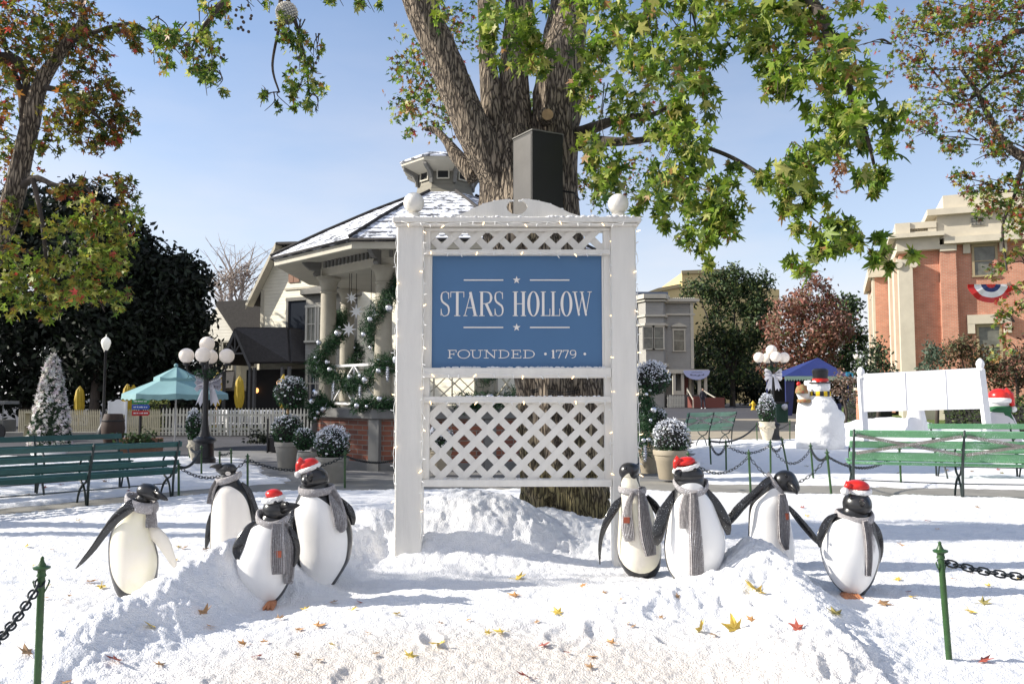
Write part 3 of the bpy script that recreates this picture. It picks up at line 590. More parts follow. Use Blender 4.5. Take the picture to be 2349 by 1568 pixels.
PM = {'w': pengmat('penguin_paint_white', (.84, .83, .81)), 'c': pengmat('penguin_paint_cream', (.83, .77, .66), (.80, .76, .55)), 'b': pengmat('penguin_paint_ivory', (.84, .79, .72))}
def cr(t, K, c):                # catmull-rom through K[i][c] at param t
    i = min(int(t), len(K)-2); f = t-i; p = [K[max(i-1, 0)][c], K[i][c], K[i+1][c], K[min(i+2, len(K)-1)][c]]
    return .5*(2*p[1]+(p[2]-p[0])*f+(2*p[0]-5*p[1]+4*p[2]-p[3])*f*f+(3*p[1]-p[0]-3*p[2]+p[3])*f**3)
def penguin(label, org, sc, Y, body, head, belly, beak, flips, collar=None, tails=(), hat=None, eyes=(), feet=(), whites=(), pm='w', patch=None, hl=None, kd=.82, blacks=()):
    def D(zx, zy): return (org[0]+zx/sc)*.9667, (org[1]+zy/sc)*.9667
    def P(zx, zy, dy=0): px, py = D(zx, zy); return at(px, py, Y+dy)
    k = Y/F*.9667/sc
    base = P(body[0][0], body[0][1]); root = thing('penguin_statue', label, 'penguin', (base.x, Y, base.z), 'penguin statues round the town sign')
    pmm = PM[pm]
    # body: rings from the feet up through the neck to the crown of the head
    K = [(zx, zy, hw, hw*kd) for zx, zy, hw in body]
    hx, hy, hrx, hry = head[:4]; hyd = head[4] if len(head) > 4 else .95
    n = len(K); V = []; Fc = []; A = []; seg = 64; rings = (n-1)*9+1
    rg = []
    for i in range(rings):
        t = i/9 if i < rings-1 else n-1-1e-6
        rg.append((cr(t, K, 0), cr(t, K, 1), max(cr(t, K, 2), 4), max(cr(t, K, 3), 4)))
    zb0, zb1, a0, aw = belly
    def yfront(zx, zy):
        j = min(range(len(rg)), key=lambda q: abs(rg[q][1]-zy)); c, _, w, d = rg[j]
        u = max(-.97, min(.97, (zx-c)/w)); return -d*k*math.sqrt(1-u*u)
    def wh(v, front):
        if v is None: v = -1
        return v
    def whit(zx, zy, yy, v):
        for (cx, cy, rx, ry) in whites:
            if yy < .0: v = max(v, (1-((zx-cx)/rx)**2-((zy-cy)/ry)**2)*.5)
        for (cx, cy, rx, ry) in blacks:
            if yy < .02: v = min(v, -(1-((zx-cx)/rx)**2-((zy-cy)/ry)**2)*.5)
        return v
    for zx, zy, w, d in rg:
        for s in range(seg):
            a = 2*math.pi*s/seg; X = zx+w*math.sin(a); y = -d*k*math.cos(a); p = P(X, zy); V.append((p.x, Y+y, p.z))
            tt = (zy-zb1)/(zb0-zb1)*2-1
            ang = (a-math.radians(a0)+math.pi) % (2*math.pi)-math.pi
            v = math.radians(aw)*math.sqrt(max(0, 1-abs(tt)**3.2))-abs(ang) if abs(tt) < 1 else -.5
            A.append(whit(X, zy, y, v))
    for i in range(rings-1):
        for s in range(seg): Fc.append((i*seg+s, (i+1)*seg+s, (i+1)*seg+(s+1) % seg, i*seg+(s+1) % seg))
    Fc += [tuple(range(seg)), tuple((rings-1)*seg+s for s in range(seg))[::-1]]
    # head
    b0 = len(V); hn = 28; tilt = math.radians(head[5]) if len(head) > 5 else 0
    for i in range(hn+1):
        e = -math.pi/2+math.pi*i/hn
        for s in range(48):
            a = 2*math.pi*s/48; lx = math.cos(e)*math.sin(a)*hrx; ly = -math.cos(e)*math.cos(a)*(hrx+hry)*.5*hyd; lz = math.sin(e)*hry
            # taper the face towards the beak
            if beak: 
                bx, bz, byy = beak['dir']; nn = Vector((lx/hrx, ly/((hrx+hry)*.5*hyd), lz/hry)); dd = max(0, nn.dot(Vector((bx, byy, bz)).normalized()))
                g = beak.get('snout', .28)*dd**5; lx += bx*hrx*g; lz += bz*hry*g; ly += byy*hrx*g
            X = hx+lx*math.cos(tilt)+lz*math.sin(tilt); Zy = hy-(lz*math.cos(tilt)-lx*math.sin(tilt)); p = P(X, Zy); V.append((p.x, Y+ly*k+(beak.get('hy', 0) if beak else 0), p.z))
            A.append(whit(X, Zy, ly, -.5))
    for i in range(hn):
        for s in range(48): Fc.append((b0+i*48+s, b0+i*48+(s+1) % 48, b0+(i+1)*48+(s+1) % 48, b0+(i+1)*48+s))
    off = root.location
    me = bpy.data.meshes.new('body'); me.from_pydata([(a-off.x, b-off.y, c-off.z) for a, b, c in V], [], Fc); me.materials.append(pmm)
    at_ = me.attributes.new('belly', 'FLOAT', 'POINT'); at_.data.foreach_set('value', A); me.polygons.foreach_set('use_smooth', [True]*len(me.polygons)); me.update()
    bo = bpy.data.objects.new('body', me); C.objects.link(bo); bo.parent = root
    # beak: two mandibles
    if beak:
        for j, sgn in enumerate((1, -1)):
            m = MB(); pts = [P(x, y-sgn*w*.32, dy) for x, y, w, dy in beak['pts']]; rr = [max(w*k*(.62 if sgn > 0 else .48), .002) for x, y, w, dy in beak['pts']]
            m.tube(pts, rr, 14, True); m.build('upper_beak' if sgn > 0 else 'lower_beak', M_['beak'], root, 1)
    for ex, ey, dy in eyes:
        m = MB(); m.ell(P(ex, ey, dy), .0135, .012, .0135, 14, 10); m.build('eye', M_['eye'], root, 1)
    # flippers
    for fl in flips:
        pts, white = fl[0], fl[1] if len(fl) > 1 else False
        m = MB(); n2 = (len(pts)-1)*6+1; V2 = []; sg2 = 18
        for i in range(n2):
            t = min(i/6, len(pts)-1-1e-6); x, y, w, dy = [cr(t, pts, c) for c in range(4)]; w = max(w, 1.5)
            x2, y2 = [cr(min(t+.1, len(pts)-1-1e-6), pts, c) for c in (0, 1)]; x1, y1 = [cr(max(t-.1, 0), pts, c) for c in (0, 1)]
            d = Vector((x2-x1, y2-y1)).normalized(); nn = Vector((-d.y, d.x))
            for s in range(sg2):
                a = 2*math.pi*s/sg2; u = math.cos(a)*w; th = math.sin(a)*max(w*.36, 7)*k
                p = P(x+nn.x*u, y+nn.y*u, dy); V2.append((p.x, p.y+th, p.z))
        f2 = [(i*sg2+s, i*sg2+(s+1) % sg2, (i+1)*sg2+(s+1) % sg2, (i+1)*sg2+s) for i in range(n2-1) for s in range(sg2)]+[tuple(range(sg2)), tuple((n2-1)*sg2+s for s in range(sg2))]
        mi = []
        for f in f2:
            ss = [q % sg2 for q in f]; mi.append(1 if white and len(f) == 4 and sum(math.sin(2*math.pi*(q+.5)/sg2) for q in ss[:1]) < .1 and abs(math.cos(2*math.pi*(ss[0]+.5)/sg2)) < .9 or (white and len(f) == 4 and math.sin(2*math.pi*(ss[0]+.5)/sg2) < 0 and math.cos(2*math.pi*(ss[0]+.5)/sg2)*white < .8) else 0)
        m.v = [tuple(v) for v in V2]; m.f = f2; m.m = mi; m.build('flipper', [M_['pblack'], M_['bw']], root, 1)
    # scarf
    if collar:
        xl, yl, xr, yr, hh, dip, bk = collar      # left end, right end, half height, dip of the front below the chord, back lift
        m = MB(); n3 = 56; cs = 22; V3 = []; cx = (xl+xr)/2; hw = abs(xr-xl)/2
        for i in range(n3):
            a = 2*math.pi*i/n3; X = cx+hw*math.sin(a); f = math.cos(a); Zy = yl+(yr-yl)*(X-xl)/(xr-xl)+(dip*max(0, f) if f > 0 else -bk*f*-1*-1)
            Yo = -hw*k*.86*math.cos(a)
            for s in range(cs):
                b = 2*math.pi*s/cs; rb = 1+.09*math.cos(b*9); o = math.cos(b)*hh*.42*rb; zz = math.sin(b)*hh*rb
                p = P(X+math.sin(a)*o, Zy-zz); V3.append((p.x, Y+Yo-math.cos(a)*o*k+(collar[7] if len(collar) > 7 else 0), p.z)) if False else V3.append((p.x, Y+Yo-math.cos(a)*o*k, p.z))
        f3 = [(i*cs+s, i*cs+(s+1) % cs, ((i+1) % n3)*cs+(s+1) % cs, ((i+1) % n3)*cs+s) for i in range(n3) for s in range(cs)]
        m.add(V3, f3); sc_ = m.build('scarf', M_['scarf'], root, 1)
        for tl in tails:
            pts = tl[0]; lift = tl[1] if len(tl) > 1 else 0; m = MB(); n4 = (len(pts)-1)*8+1; nr = 43; V4 = []
            for i in range(n4):
                t = min(i/8, len(pts)-1-1e-6); x, y, w = [cr(t, pts, c) for c in range(3)]
                x2, y2 = [cr(min(t+.15, len(pts)-1-1e-6), pts, c) for c in (0, 1)]; x1, y1 = [cr(max(t-.15, 0), pts, c) for c in (0, 1)]
                d = Vector((x2-x1, y2-y1)).normalized(); nn = Vector((-d.y, d.x))
                yc = yfront(x, y)-.016-lift
                for side in (0, 1):
                    for s in range(nr):
                        u = (s/(nr-1)*2-1); X = x+nn.x*u*w; Zy = y+nn.y*u*w
                        yy = min(yfront(X, Zy)-.016-lift, yc+.05); p = P(X, Zy, yy*.8)
                        rib = .008*math.cos(u*math.pi*8)
                        V4.append((p.x, Y+yy-(.012+rib if side == 0 else -.006)*(1-abs(u)**8), p.z))
            f4 = []
            for i in range(n4-1):
                for s in range(nr-1):
                    a = i*2*nr+s; b = (i+1)*2*nr+s; f4 += [(a, a+1, b+1, b), (a+nr, b+nr, b+nr+1, a+nr+1)]
                a = i*2*nr; b = (i+1)*2*nr; f4 += [(a, b, b+nr, a+nr), (a+nr-1, a+2*nr-1, b+2*nr-1, b+nr-1)]
            a = (n4-1)*2*nr; f4 += [(a+s, a+s+1, a+nr+s+1, a+nr+s) for s in range(nr-1)]+[(s, nr+s, nr+s+1, s+1) for s in range(nr-1)]
            m.add(V4, f4); m.build('scarf_tail', M_['scarf'], root, 50)
        if patch:
            x, y, w, h = patch; yy = min(yfront(x-w, y), yfront(x+w, y), yfront(x, y))-.016-(patch[4] if False else 0)-.014-(tails[0][1] if len(tails[0]) > 1 else 0)
            m = MB(); a = P(x-w, y+h, yy*.8); b = P(x+w, y-h, yy*.8); m.box(a.x, b.x, Y+yy-.006, Y+yy+.004, a.z, b.z); m.build('patch', M_['patch'], root)
    if hat:
        hx_, hy_, rx, ry = hat['dome']; tl = math.radians(hat.get('tilt', 0)); dy = hat.get('dy', 0)
        R = Matrix.Rotation(tl, 3, 'Y')
        m = MB(); m.ell(P(hx_, hy_, dy), rx*k, rx*k*.95, ry*k, 28, 14, M=R, z0=-.55)
        if 'drape' in hat:
            m.tube([P(x, y, dy-.03) for x, y, w in hat['drape']], [w*k for x, y, w in hat['drape']], 14)
        h_ = m.build('hat', M_['red'], root, 1)
        x0, y0, x1, y1, bh = hat['brim']; m = MB(); V5 = []; n5 = 40
        for i in range(n5):
            a = 2*math.pi*i/n5; cx = (x0+x1)/2; hw = (x1-x0)/2; X = cx+hw*math.sin(a); Zy = y0+(y1-y0)*(X-x0)/(x1-x0)+hat.get('bow', 14)*math.cos(a)
            for s in range(12):
                b = 2*math.pi*s/12; o = math.cos(b)*bh*.7*(1+.08*math.sin(i*1.7)); p = P(X+math.sin(a)*o, Zy-math.sin(b)*bh*(1+.06*math.sin(i*2.3)))
                V5.append((p.x, Y+dy-hw*k*.95*math.cos(a)-math.cos(a)*o*k, p.z))
        m.add(V5, [(i*12+s, i*12+(s+1) % 12, ((i+1) % n5)*12+(s+1) % 12, ((i+1) % n5)*12+s) for i in range(n5) for s in range(12)]); m.build('brim', M_['fur'], h_, 1)
        if 'pom' in hat:
            x, y, r = hat['pom']; m = MB(); m.ell(P(x, y, dy-.05), r*k, r*k, r*k, 18, 12, lump=.12); m.build('pompom', M_['fur'], h_, 1)
    for fx, fy, rx, ry in feet:
        m = MB(); c = P(fx, fy-14, -.10)
        for q in (-1, 0, 1): m.tube([c+Vector((q*.008, .06, .0)), c+Vector((q*.018, 0, .0)), c+Vector((q*.028, -.06, -.012)), c+Vector((q*.03, -.075, -.02))], [rx*k*.6, rx*k*.62, rx*k*.42, .006], 10)
        m.build('foot', M_['foot'], root, 1)
    return root
M_['bw'] = mat('flipper_underside', (.76, .71, .62), .4)

penguin('penguin statue in grey scarf bowing right, one long flipper thrown back, furthest left', (180, 1110), 4.75, 5.95,
 [(590, 1500, 60), (610, 1440, 120), (640, 1380, 178), (662, 1300, 225), (657, 1150, 257), (650, 1000, 264), (632, 850, 246), (622, 700, 208), (640, 600, 168), (680, 500, 128), (725, 410, 100), (770, 330, 88), (800, 270, 70), (820, 240, 40)],
 (815, 265, 125, 92, .95, 15), (1385, 405, 22, 68), dict(dir=(1, -.35, -.25), snout=.35, pts=[(900, 290, 60, -.03), (960, 320, 42, -.05), (1000, 340, 30, -.06), (1035, 360, 12, -.06)]),
 [([(700, 365, 40, -.06), (610, 430, 68, -.1), (450, 570, 58, -.1), (320, 730, 44, -.08), (200, 900, 36, -.06), (90, 1030, 26, -.04), (0, 1130, 6, -.02)],),
  ([(800, 660, 30, .02), (880, 720, 75, 0), (980, 830, 78, -.02), (1060, 980, 55, -.03), (1100, 1070, 38, -.03), (1122, 1125, 12, -.03)], 1)],
 collar=(585, 330, 900, 440, 58, 30, 0), tails=[([(865, 430, 40), (860, 520, 55), (858, 600, 66), (860, 665, 66)], .0)], eyes=[(905, 250, -.085)], pm='c')
penguin('black and white penguin statue looking up left in a grey scarf, behind the snow ridge', (480, 1080), 4.126, 7.2,
 [(300, 1190, 110), (300, 1130, 150), (300, 1050, 190), (300, 900, 213), (297, 750, 212), (295, 600, 206), (288, 450, 190), (275, 350, 170), (262, 290, 130), (258, 220, 88), (255, 150, 60), (250, 120, 30)],
 (250, 140, 84, 66, .95, -8), (1200, 285, 8, 66), dict(dir=(-1, .25, -.15), snout=.4, pts=[(185, 120, 46, -.03), (130, 108, 26, -.04), (95, 108, 16, -.04), (72, 118, 6, -.04)]),
 [([(95, 560, 20, 0), (75, 680, 36, 0), (55, 800, 30, -.02), (35, 910, 10, -.02)],), ([(380, 270, 20, 0), (440, 350, 42, -.02), (490, 470, 40, -.03), (525, 580, 38, -.04), (510, 640, 20, -.04)],)],
 collar=(140, 250, 372, 185, 32, 22, 0), tails=[([(150, 250, 26), (110, 330, 30), (82, 440, 30), (75, 470, 28)], .02)], eyes=[(258, 120, -.12)], whites=[(272, 170, 26, 20)], pm='b')
penguin('short plump penguin statue in santa hat with its long beak pointing right', (480, 1080), 4.126, 5.85,
 [(635, 1455, 70), (632, 1410, 118), (625, 1350, 170), (615, 1250, 232), (613, 1150, 265), (620, 1000, 272), (640, 850, 246), (650, 750, 212), (655, 680, 170), (680, 620, 118), (705, 570, 98), (715, 520, 70), (718, 500, 30)],
 (715, 535, 122, 112, .95), (1460, 640, 0, 76), dict(dir=(1, .1, -.35), snout=.35, pts=[(790, 515, 74, -.05), (850, 507, 50, -.08), (905, 495, 32, -.1), (955, 485, 8, -.1)]),
 [([(560, 650, 20, -.02), (480, 710, 52, -.06), (400, 830, 66, -.09), (350, 930, 58, -.1), (345, 1015, 22, -.1)],), ([(840, 690, 15, -.05), (895, 780, 32, -.08), (925, 900, 34, -.08), (918, 1010, 28, -.08), (895, 1090, 8, -.08)],)],
 collar=(545, 575, 840, 590, 44, 90, 0), tails=[([(830, 660, 30), (850, 850, 42), (862, 1050, 48), (850, 1250, 44)],), ([(752, 655, 56), (750, 800, 62), (755, 1000, 72), (758, 1150, 62)], .016)], patch=(755, 955, 34, 32),
 hat=dict(dome=(703, 380, 82, 52), brim=(604, 440, 790, 410, 30), tilt=4, bow=8), eyes=[(716, 462, -.125), (830, 470, -.1)], feet=[(672, 1470, 42, 36)])
penguin('tall penguin statue in tilted santa hat, scarf over its shoulder, left of the sign', (480, 1080), 4.126, 6.3,
 [(1110, 1420, 60), (1130, 1360, 105), (1145, 1280, 140), (1160, 1200, 176), (1182, 1100, 216), (1196, 1000, 250), (1204, 850, 264), (1190, 700, 268), (1155, 560, 250), (1125, 450, 206), (1108, 370, 158), (1100, 310, 138), (1110, 240, 120), (1120, 190, 60)],
 (1105, 225, 136, 118, .95), (1430, 370, -8, 72), dict(dir=(-.45, -.15, -1), snout=.32, pts=[(1050, 215, 60, -.17), (1036, 212, 44, -.21), (1028, 212, 26, -.24), (1024, 215, 8, -.26)]),
 [([(940, 500, 20, -.02), (900, 600, 60, -.05), (910, 760, 55, -.07), (935, 960, 32, -.08), (965, 1140, 7, -.08)],), ([(1340, 420, 20, 0), (1430, 520, 40, -.02), (1470, 610, 34, -.03), (1472, 680, 18, -.03)],)],
 collar=(955, 330, 1285, 320, 36, 26, 0), tails=[([(1270, 340, 40), (1310, 440, 58), (1350, 580, 64), (1362, 690, 60), (1340, 725, 30)],)],
 hat=dict(dome=(1040, 90, 98, 62), brim=(952, 158, 1140, 92, 25), pom=(934, 186, 32), drape=[(990, 50, 50), (945, 100, 34), (930, 165, 18)], tilt=-18, bow=10), eyes=[(1130, 130, -.165)])
penguin('slim penguin statue with white throat and snowy two-tailed grey scarf, beside the sign\'s right post', (1400, 1070), 4.753, 6.65,
 [(585, 1440, 100), (582, 1390, 160), (572, 1300, 216), (560, 1200, 242), (555, 1080, 248), (545, 950, 232), (530, 800, 207), (517, 650, 184), (495, 550, 154), (480, 480, 132), (462, 420, 112), (452, 330, 100), (445, 250, 88), (440, 200, 40)],
 (432, 228, 105, 102, .95), (1345, 250, -6, 82), dict(dir=(1, .45, .2), snout=.3, pts=[(500, 200, 50, .02), (530, 170, 32, .05), (548, 145, 16, .07), (556, 128, 5, .08)]),
 [([(370, 520, 20, -.02), (290, 620, 50, -.04), (190, 790, 42, -.06), (130, 960, 26, -.06), (110, 1120, 18, -.06), (112, 1275, 6, -.06)],), ([(640, 500, 20, .05), (720, 600, 44, .08), (790, 720, 42, .1), (800, 800, 15, .1)],)],
 collar=(332, 425, 620, 440, 36, 12, 0), tails=[([(485, 460, 26), (430, 600, 42), (415, 750, 64), (425, 900, 70), (440, 1005, 56)], .004), ([(560, 400, 26), (590, 560, 55), (615, 800, 72), (650, 1000, 82), (680, 1165, 62)], .012)],
 patch=(408, 770, 33, 33), eyes=[(405, 195, -.13)], whites=[(440, 400, 92, 165)], blacks=[(490, 215, 62, 88), (325, 250, 40, 130)], pm='c')
penguin('fat penguin statue in santa hat, long grey scarf down its middle, right of sign', (1400, 1070), 4.753, 6.25,
 [(1150, 1500, 150), (1152, 1430, 215), (1160, 1330, 280), (1168, 1250, 308), (1176, 1150, 331), (1180, 1040, 340), (1180, 900, 322), (1167, 750, 286), (1150, 600, 240), (1140, 500, 202), (1132, 430, 176), (1128, 370, 168), (1125, 300, 150), (1120, 240, 80)],
 (1120, 270, 165, 112, .95), (1560, 415, 2, 84), dict(dir=(-1, 0, -.7), snout=.22, pts=[(1010, 250, 54, -.12), (985, 245, 40, -.15), (968, 242, 24, -.17), (955, 245, 7, -.18)]),
 [([(960, 440, 20, 0), (900, 560, 48, -.04), (820, 730, 78, -.08), (775, 890, 76, -.1), (760, 1000, 56, -.11), (745, 1060, 20, -.11)],), ([(1310, 430, 25, 0), (1400, 560, 50, -.03), (1480, 700, 62, -.05), (1540, 830, 56, -.06), (1560, 940, 24, -.06)],)],
 collar=(950, 345, 1322, 350, 34, 110, 0), tails=[([(1085, 480, 36), (1060, 600, 56), (1045, 760, 58), (1045, 862, 48)],), ([(1158, 455, 44), (1162, 600, 58), (1172, 900, 72), (1190, 1200, 80), (1195, 1400, 80)], .014)],
 hat=dict(dome=(1075, 120, 112, 58), brim=(958, 200, 1218, 140, 27), pom=(955, 228, 27), drape=[(1010, 85, 50), (965, 130, 32), (952, 195, 16)], tilt=-10, bow=14), eyes=[(1185, 205, -.175)], whites=[(1125, 420, 140, 78)])
penguin('penguin statue leaning right with both flippers spread, behind the right snow mound', (1720, 1090), 4.355, 6.95,
 [(480, 1200, 150), (482, 1130, 195), (482, 1040, 222), (480, 900, 232), (468, 750, 222), (456, 600, 206), (455, 500, 196), (462, 430, 178), (475, 360, 130), (490, 300, 92), (505, 250, 78), (560, 220, 62), (590, 210, 40)],
 (622, 218, 118, 112, .95), (1300, 285, 0, 82), dict(dir=(.8, -.7, -.5), snout=.42, pts=[(678, 265, 60, -.10), (712, 298, 46, -.14), (736, 328, 32, -.17), (750, 352, 12, -.18)]),
 [([(500, 190, 40, -.02), (420, 250, 48, -.06), (330, 340, 48, -.08), (200, 450, 48, -.08), (100, 560, 52, -.07), (40, 640, 40, -.05), (5, 690, 14, -.04)],), ([(655, 480, 16, .02), (720, 560, 30, 0), (810, 670, 36, -.01), (920, 800, 32, -.02), (990, 895, 7, -.02)],)],
 collar=(452, 170, 590, 350, 46, 20, 0), tails=[([(580, 350, 40), (590, 500, 66), (596, 700, 70), (600, 820, 62), (625, 920, 26)], .03)], patch=(628, 580, 17, 33), eyes=[(640, 170, -.14)])
penguin('round glossy penguin statue in santa hat with bare orange feet, furthest right', (1720, 1090), 4.355, 6.15,
 [(1330, 1400, 100), (1325, 1350, 135), (1318, 1290, 182), (1308, 1200, 230), (1302, 1100, 266), (1299, 1000, 290), (1294, 900, 296), (1286, 760, 272), (1290, 660, 228), (1310, 590, 178), (1345, 540, 142), (1362, 480, 130), (1366, 420, 118), (1366, 360, 60)],
 (1366, 460, 142, 142, .95), (1395, 570, -22, 70), dict(dir=(.25, -.1, -1), snout=.3, pts=[(1420, 450, 50, -.17), (1432, 448, 36, -.21), (1440, 447, 22, -.24), (1446, 449, 7, -.26)]),
 [([(1190, 560, 16, -.02), (1080, 620, 42, -.04), (1010, 740, 46, -.06), (980, 840, 34, -.07), (985, 905, 12, -.07)],), ([(1480, 600, 20, 0), (1560, 740, 52, -.04), (1590, 900, 52, -.05), (1575, 1030, 42, -.05), (1550, 1115, 16, -.05)],)],
 collar=(1160, 560, 1515, 565, 42, 60, 0), tails=[([(1490, 620, 30), (1530, 800, 42), (1545, 950, 44), (1535, 1080, 34)], .0), ([(1430, 620, 34), (1458, 800, 40), (1468, 1000, 40), (1462, 1190, 34)], .012)],
 hat=dict(dome=(1370, 270, 116, 62), brim=(1285, 318, 1495, 322, 27), pom=(1240, 325, 40), drape=[(1290, 250, 46), (1262, 280, 30), (1250, 315, 16)], tilt=4, bow=16), eyes=[(1310, 395, -.2)], feet=[(1265, 1430, 52, 40), (1350, 1425, 40, 40)])

# ------------------------------------------------------------------ chain posts and chains
def post_proto():
    r = thing('chain_post', 'x', 'post'); m = MB()
    m.lathe([(.017, -.1), (.017, .55), (.017, .60)], seg=12); m.build('shaft', M_['greenpost'], r, 40)
    m = MB(); m.lathe([(.017, .60), (.023, .605), (.018, .62), (.020, .632), (.038, .640), (.040, .648), (.020, .655), (.012, .672), (.008, .685), (.010, .692), (.004, .70)], seg=14); m.build('finial', M_['greenpost'], r, 40)
    m = MB()
    for s in (-1, 1): m.tube([(s*.012, 0, .52), (s*.03, 0, .56), (s*.036, 0, .58), (s*.03, 0, .585)], .004, 6)
    m.build('hook', M_['greenpost'], r, 1)
    return r
PP = {}
protoP = None
def cpost(key, top, bot, Y, label, base=None):
    global protoP
    if bot is None: a = at(top[0], top[1], Y); h = .7; b = a-Vector((0, 0, h))
    else: b = at(bot[0], bot[1], Y); a = at(top[0], top[1], Y)
    if protoP is None: protoP = post_proto(); o = protoP
    else: o = dup(protoP)
    o.location = b; d = a-b; o.scale = (1, 1, d.length/.70); o.rotation_euler = (0, math.atan2(d.x, d.z), random.uniform(-.5, .5))
    o['label'] = label; o['group'] = 'green posts of the chain fence'; PP[key] = a-d*.16; return o
for k, t, b, Y, l in (
 ('near_l', (97, 1275), None, 4.0, 'green chain post in the bottom left corner, nearest of all'), ('near_r', (2152, 1240), (2178, 1522), 4.5, 'leaning green chain post in the bottom right corner'),
 ('m', (568, 1039), (568, 1124), 12.7, 'green chain post behind the left penguins, right of the upward-looking one'), ('n', (791, 1031), (791, 1117), 13.2, 'green chain post in front of the potted bush by the gazebo corner'),
 ('o', (410, 1058), (410, 1135), 12.1, 'green chain post beside the end of the dark teal bench'), ('p', (461, 1020), (462, 1090), 15.1, 'thin green chain post in front of the black lamp base'),
 ('q', (433, 1012), (436, 1063), 19, 'far green chain post beside the urn left of the black lamp'), ('r', (504, 1033), (504, 1085), 15.4, 'green post just right of the black lamp base'), ('s', (529, 1027), (531, 1085), 15.2, 'leaning green post second to the right of the black lamp base'),
 ('a', (1665, 1007), (1666, 1081), 15.9, 'green chain post under the right end of the small far bench'), ('b', (1717, 1030), (1722, 1128), 12.5, 'green chain post between the fat penguin and the leaning penguin, at the path edge'),
 ('c', (1767, 1007), (1768, 1088), 15.1, 'green chain post in front of the tan urn'), ('d', (1793, 1001), (1809, 1086), 15.5, 'tilted dark chain post behind the leaning penguin\'s head'),
 ('e', (1859, 1015), (1866, 1101), 14.3, 'green chain post in front of the snowman pair'), ('f', (1896, 1029), (1907, 1133), 12.2, 'bright green chain post left of the long green bench'),
 ('g', (2063, 1022), (2067, 1110), 13.6, 'green chain post seen through the slats of the long green bench'), ('h', (1627, 1000), (1631, 1068), 17.2, 'green chain post under the middle of the small far bench'),
 ('i', (1735, 968), (1737, 1011), 26.4, 'distant chain post left of the tan urn'), ('j', (1812, 962), (1812, 1010), 27, 'distant chain post between the green bin and the snowman pair'), ('l', (1578, 1034), (1580, 1120), 13, 'green chain post in front of the big tan pot behind the fat penguin')):
    cpost(k, t, b, Y, l)
def chain(a, b, sag, label, size=.062, th=.0055):
    a = Vector(a); b = Vector(b); L_ = (b-a).length; n = int(L_*1.12/(size*.72)); m = MB(); base = None
    pos = lambda t: a+(b-a)*t-Vector((0, 0, sag*4*t*(1-t)))
    for i in range(n):
        t = (i+.5)/n; p = pos(t); d = (pos(min(1, t+.02))-pos(max(0, t-.02))).normalized(); s = d.cross(Vector((0, 0, 1))).normalized(); u = s.cross(d)
        if i % 2: s, u = u, -s
        q = math.radians(25); s2 = s*math.cos(q)+u*math.sin(q); u2 = d.cross(s2); V = []
        for j in range(12):
            g = 2*math.pi*j/12; c_ = math.cos(g); s_ = math.sin(g); ctr = d*(c_*size*.32+math.copysign(size*.18, c_)*(abs(c_) > .2))+s2*s_*size*.30; rd = (d*c_+s2*s_).normalized()
            for w in range(5): h = 2*math.pi*w/5; V.append(p+ctr+rd*math.cos(h)*th+u2*math.sin(h)*th)
        m.add(V, [(j*5+w, j*5+(w+1) % 5, ((j+1) % 12)*5+(w+1) % 5, ((j+1) % 12)*5+w) for j in range(12) for w in range(5)])
    o = m.build('chain', M_['chain'], None, 1); tag(o, label, 'chain', 'black chains hung between the green posts')
for a, b, s, l in (('o', 'm', .22, 'black chain hanging between the bench-end post and the post behind the left penguins'), ('m', 'n', .20, 'black chain sagging in front of the pots left of the gazebo'), ('p', 'o', .12, 'black chain between the lamp base post and the bench-end post'),
 ('l', 'b', .26, 'black chain sagging behind the fat penguin\'s santa hat'), ('b', 'f', .42, 'deep-sagging black chain passing behind the leaning penguin\'s head'), ('f', 'g', .22, 'black chain seen through the left end of the long green bench'),
 ('h', 'a', .24, 'short black chain looped under the small far bench'), ('a', 'c', .16, 'black chain crossing behind the post at the path edge'), ('c', 'e', .30, 'black chain hanging below the tan urn'), ('e', 'f', .12, 'black chain running down from the snowman post to the bench post'),
 ('c', 'd', .14, 'short black chain between the urn post and the tilted post'), ('h', 'i', .2, 'distant chain left of the tan urn'), ('i', 'j', .2, 'distant chain crossing in front of the tan urn'), ('s', 'r', .03, 'short chain right of the black lamp base'), ('q', 'p', .1, 'chain in front of the black lamp base')):
    chain(PP[a], PP[b], s, l, .075 if PP[a].y > 14.9 else .066)
chain(PP['near_l'], at(-70, 1520, 3.3), .05, 'black chain hooked to the bottom left post', .062)
chain(PP['near_r'], at(2700, 1290, 4.3), .09, 'black chain hooked to the bottom right post', .062)
chain(PP['o'], at(330, 1075, 13.6), .06, 'black chain behind the dark teal bench end')
chain(PP['n'], at(930, 1045, 15.4), .12, 'black chain sagging before the gazebo brick base')

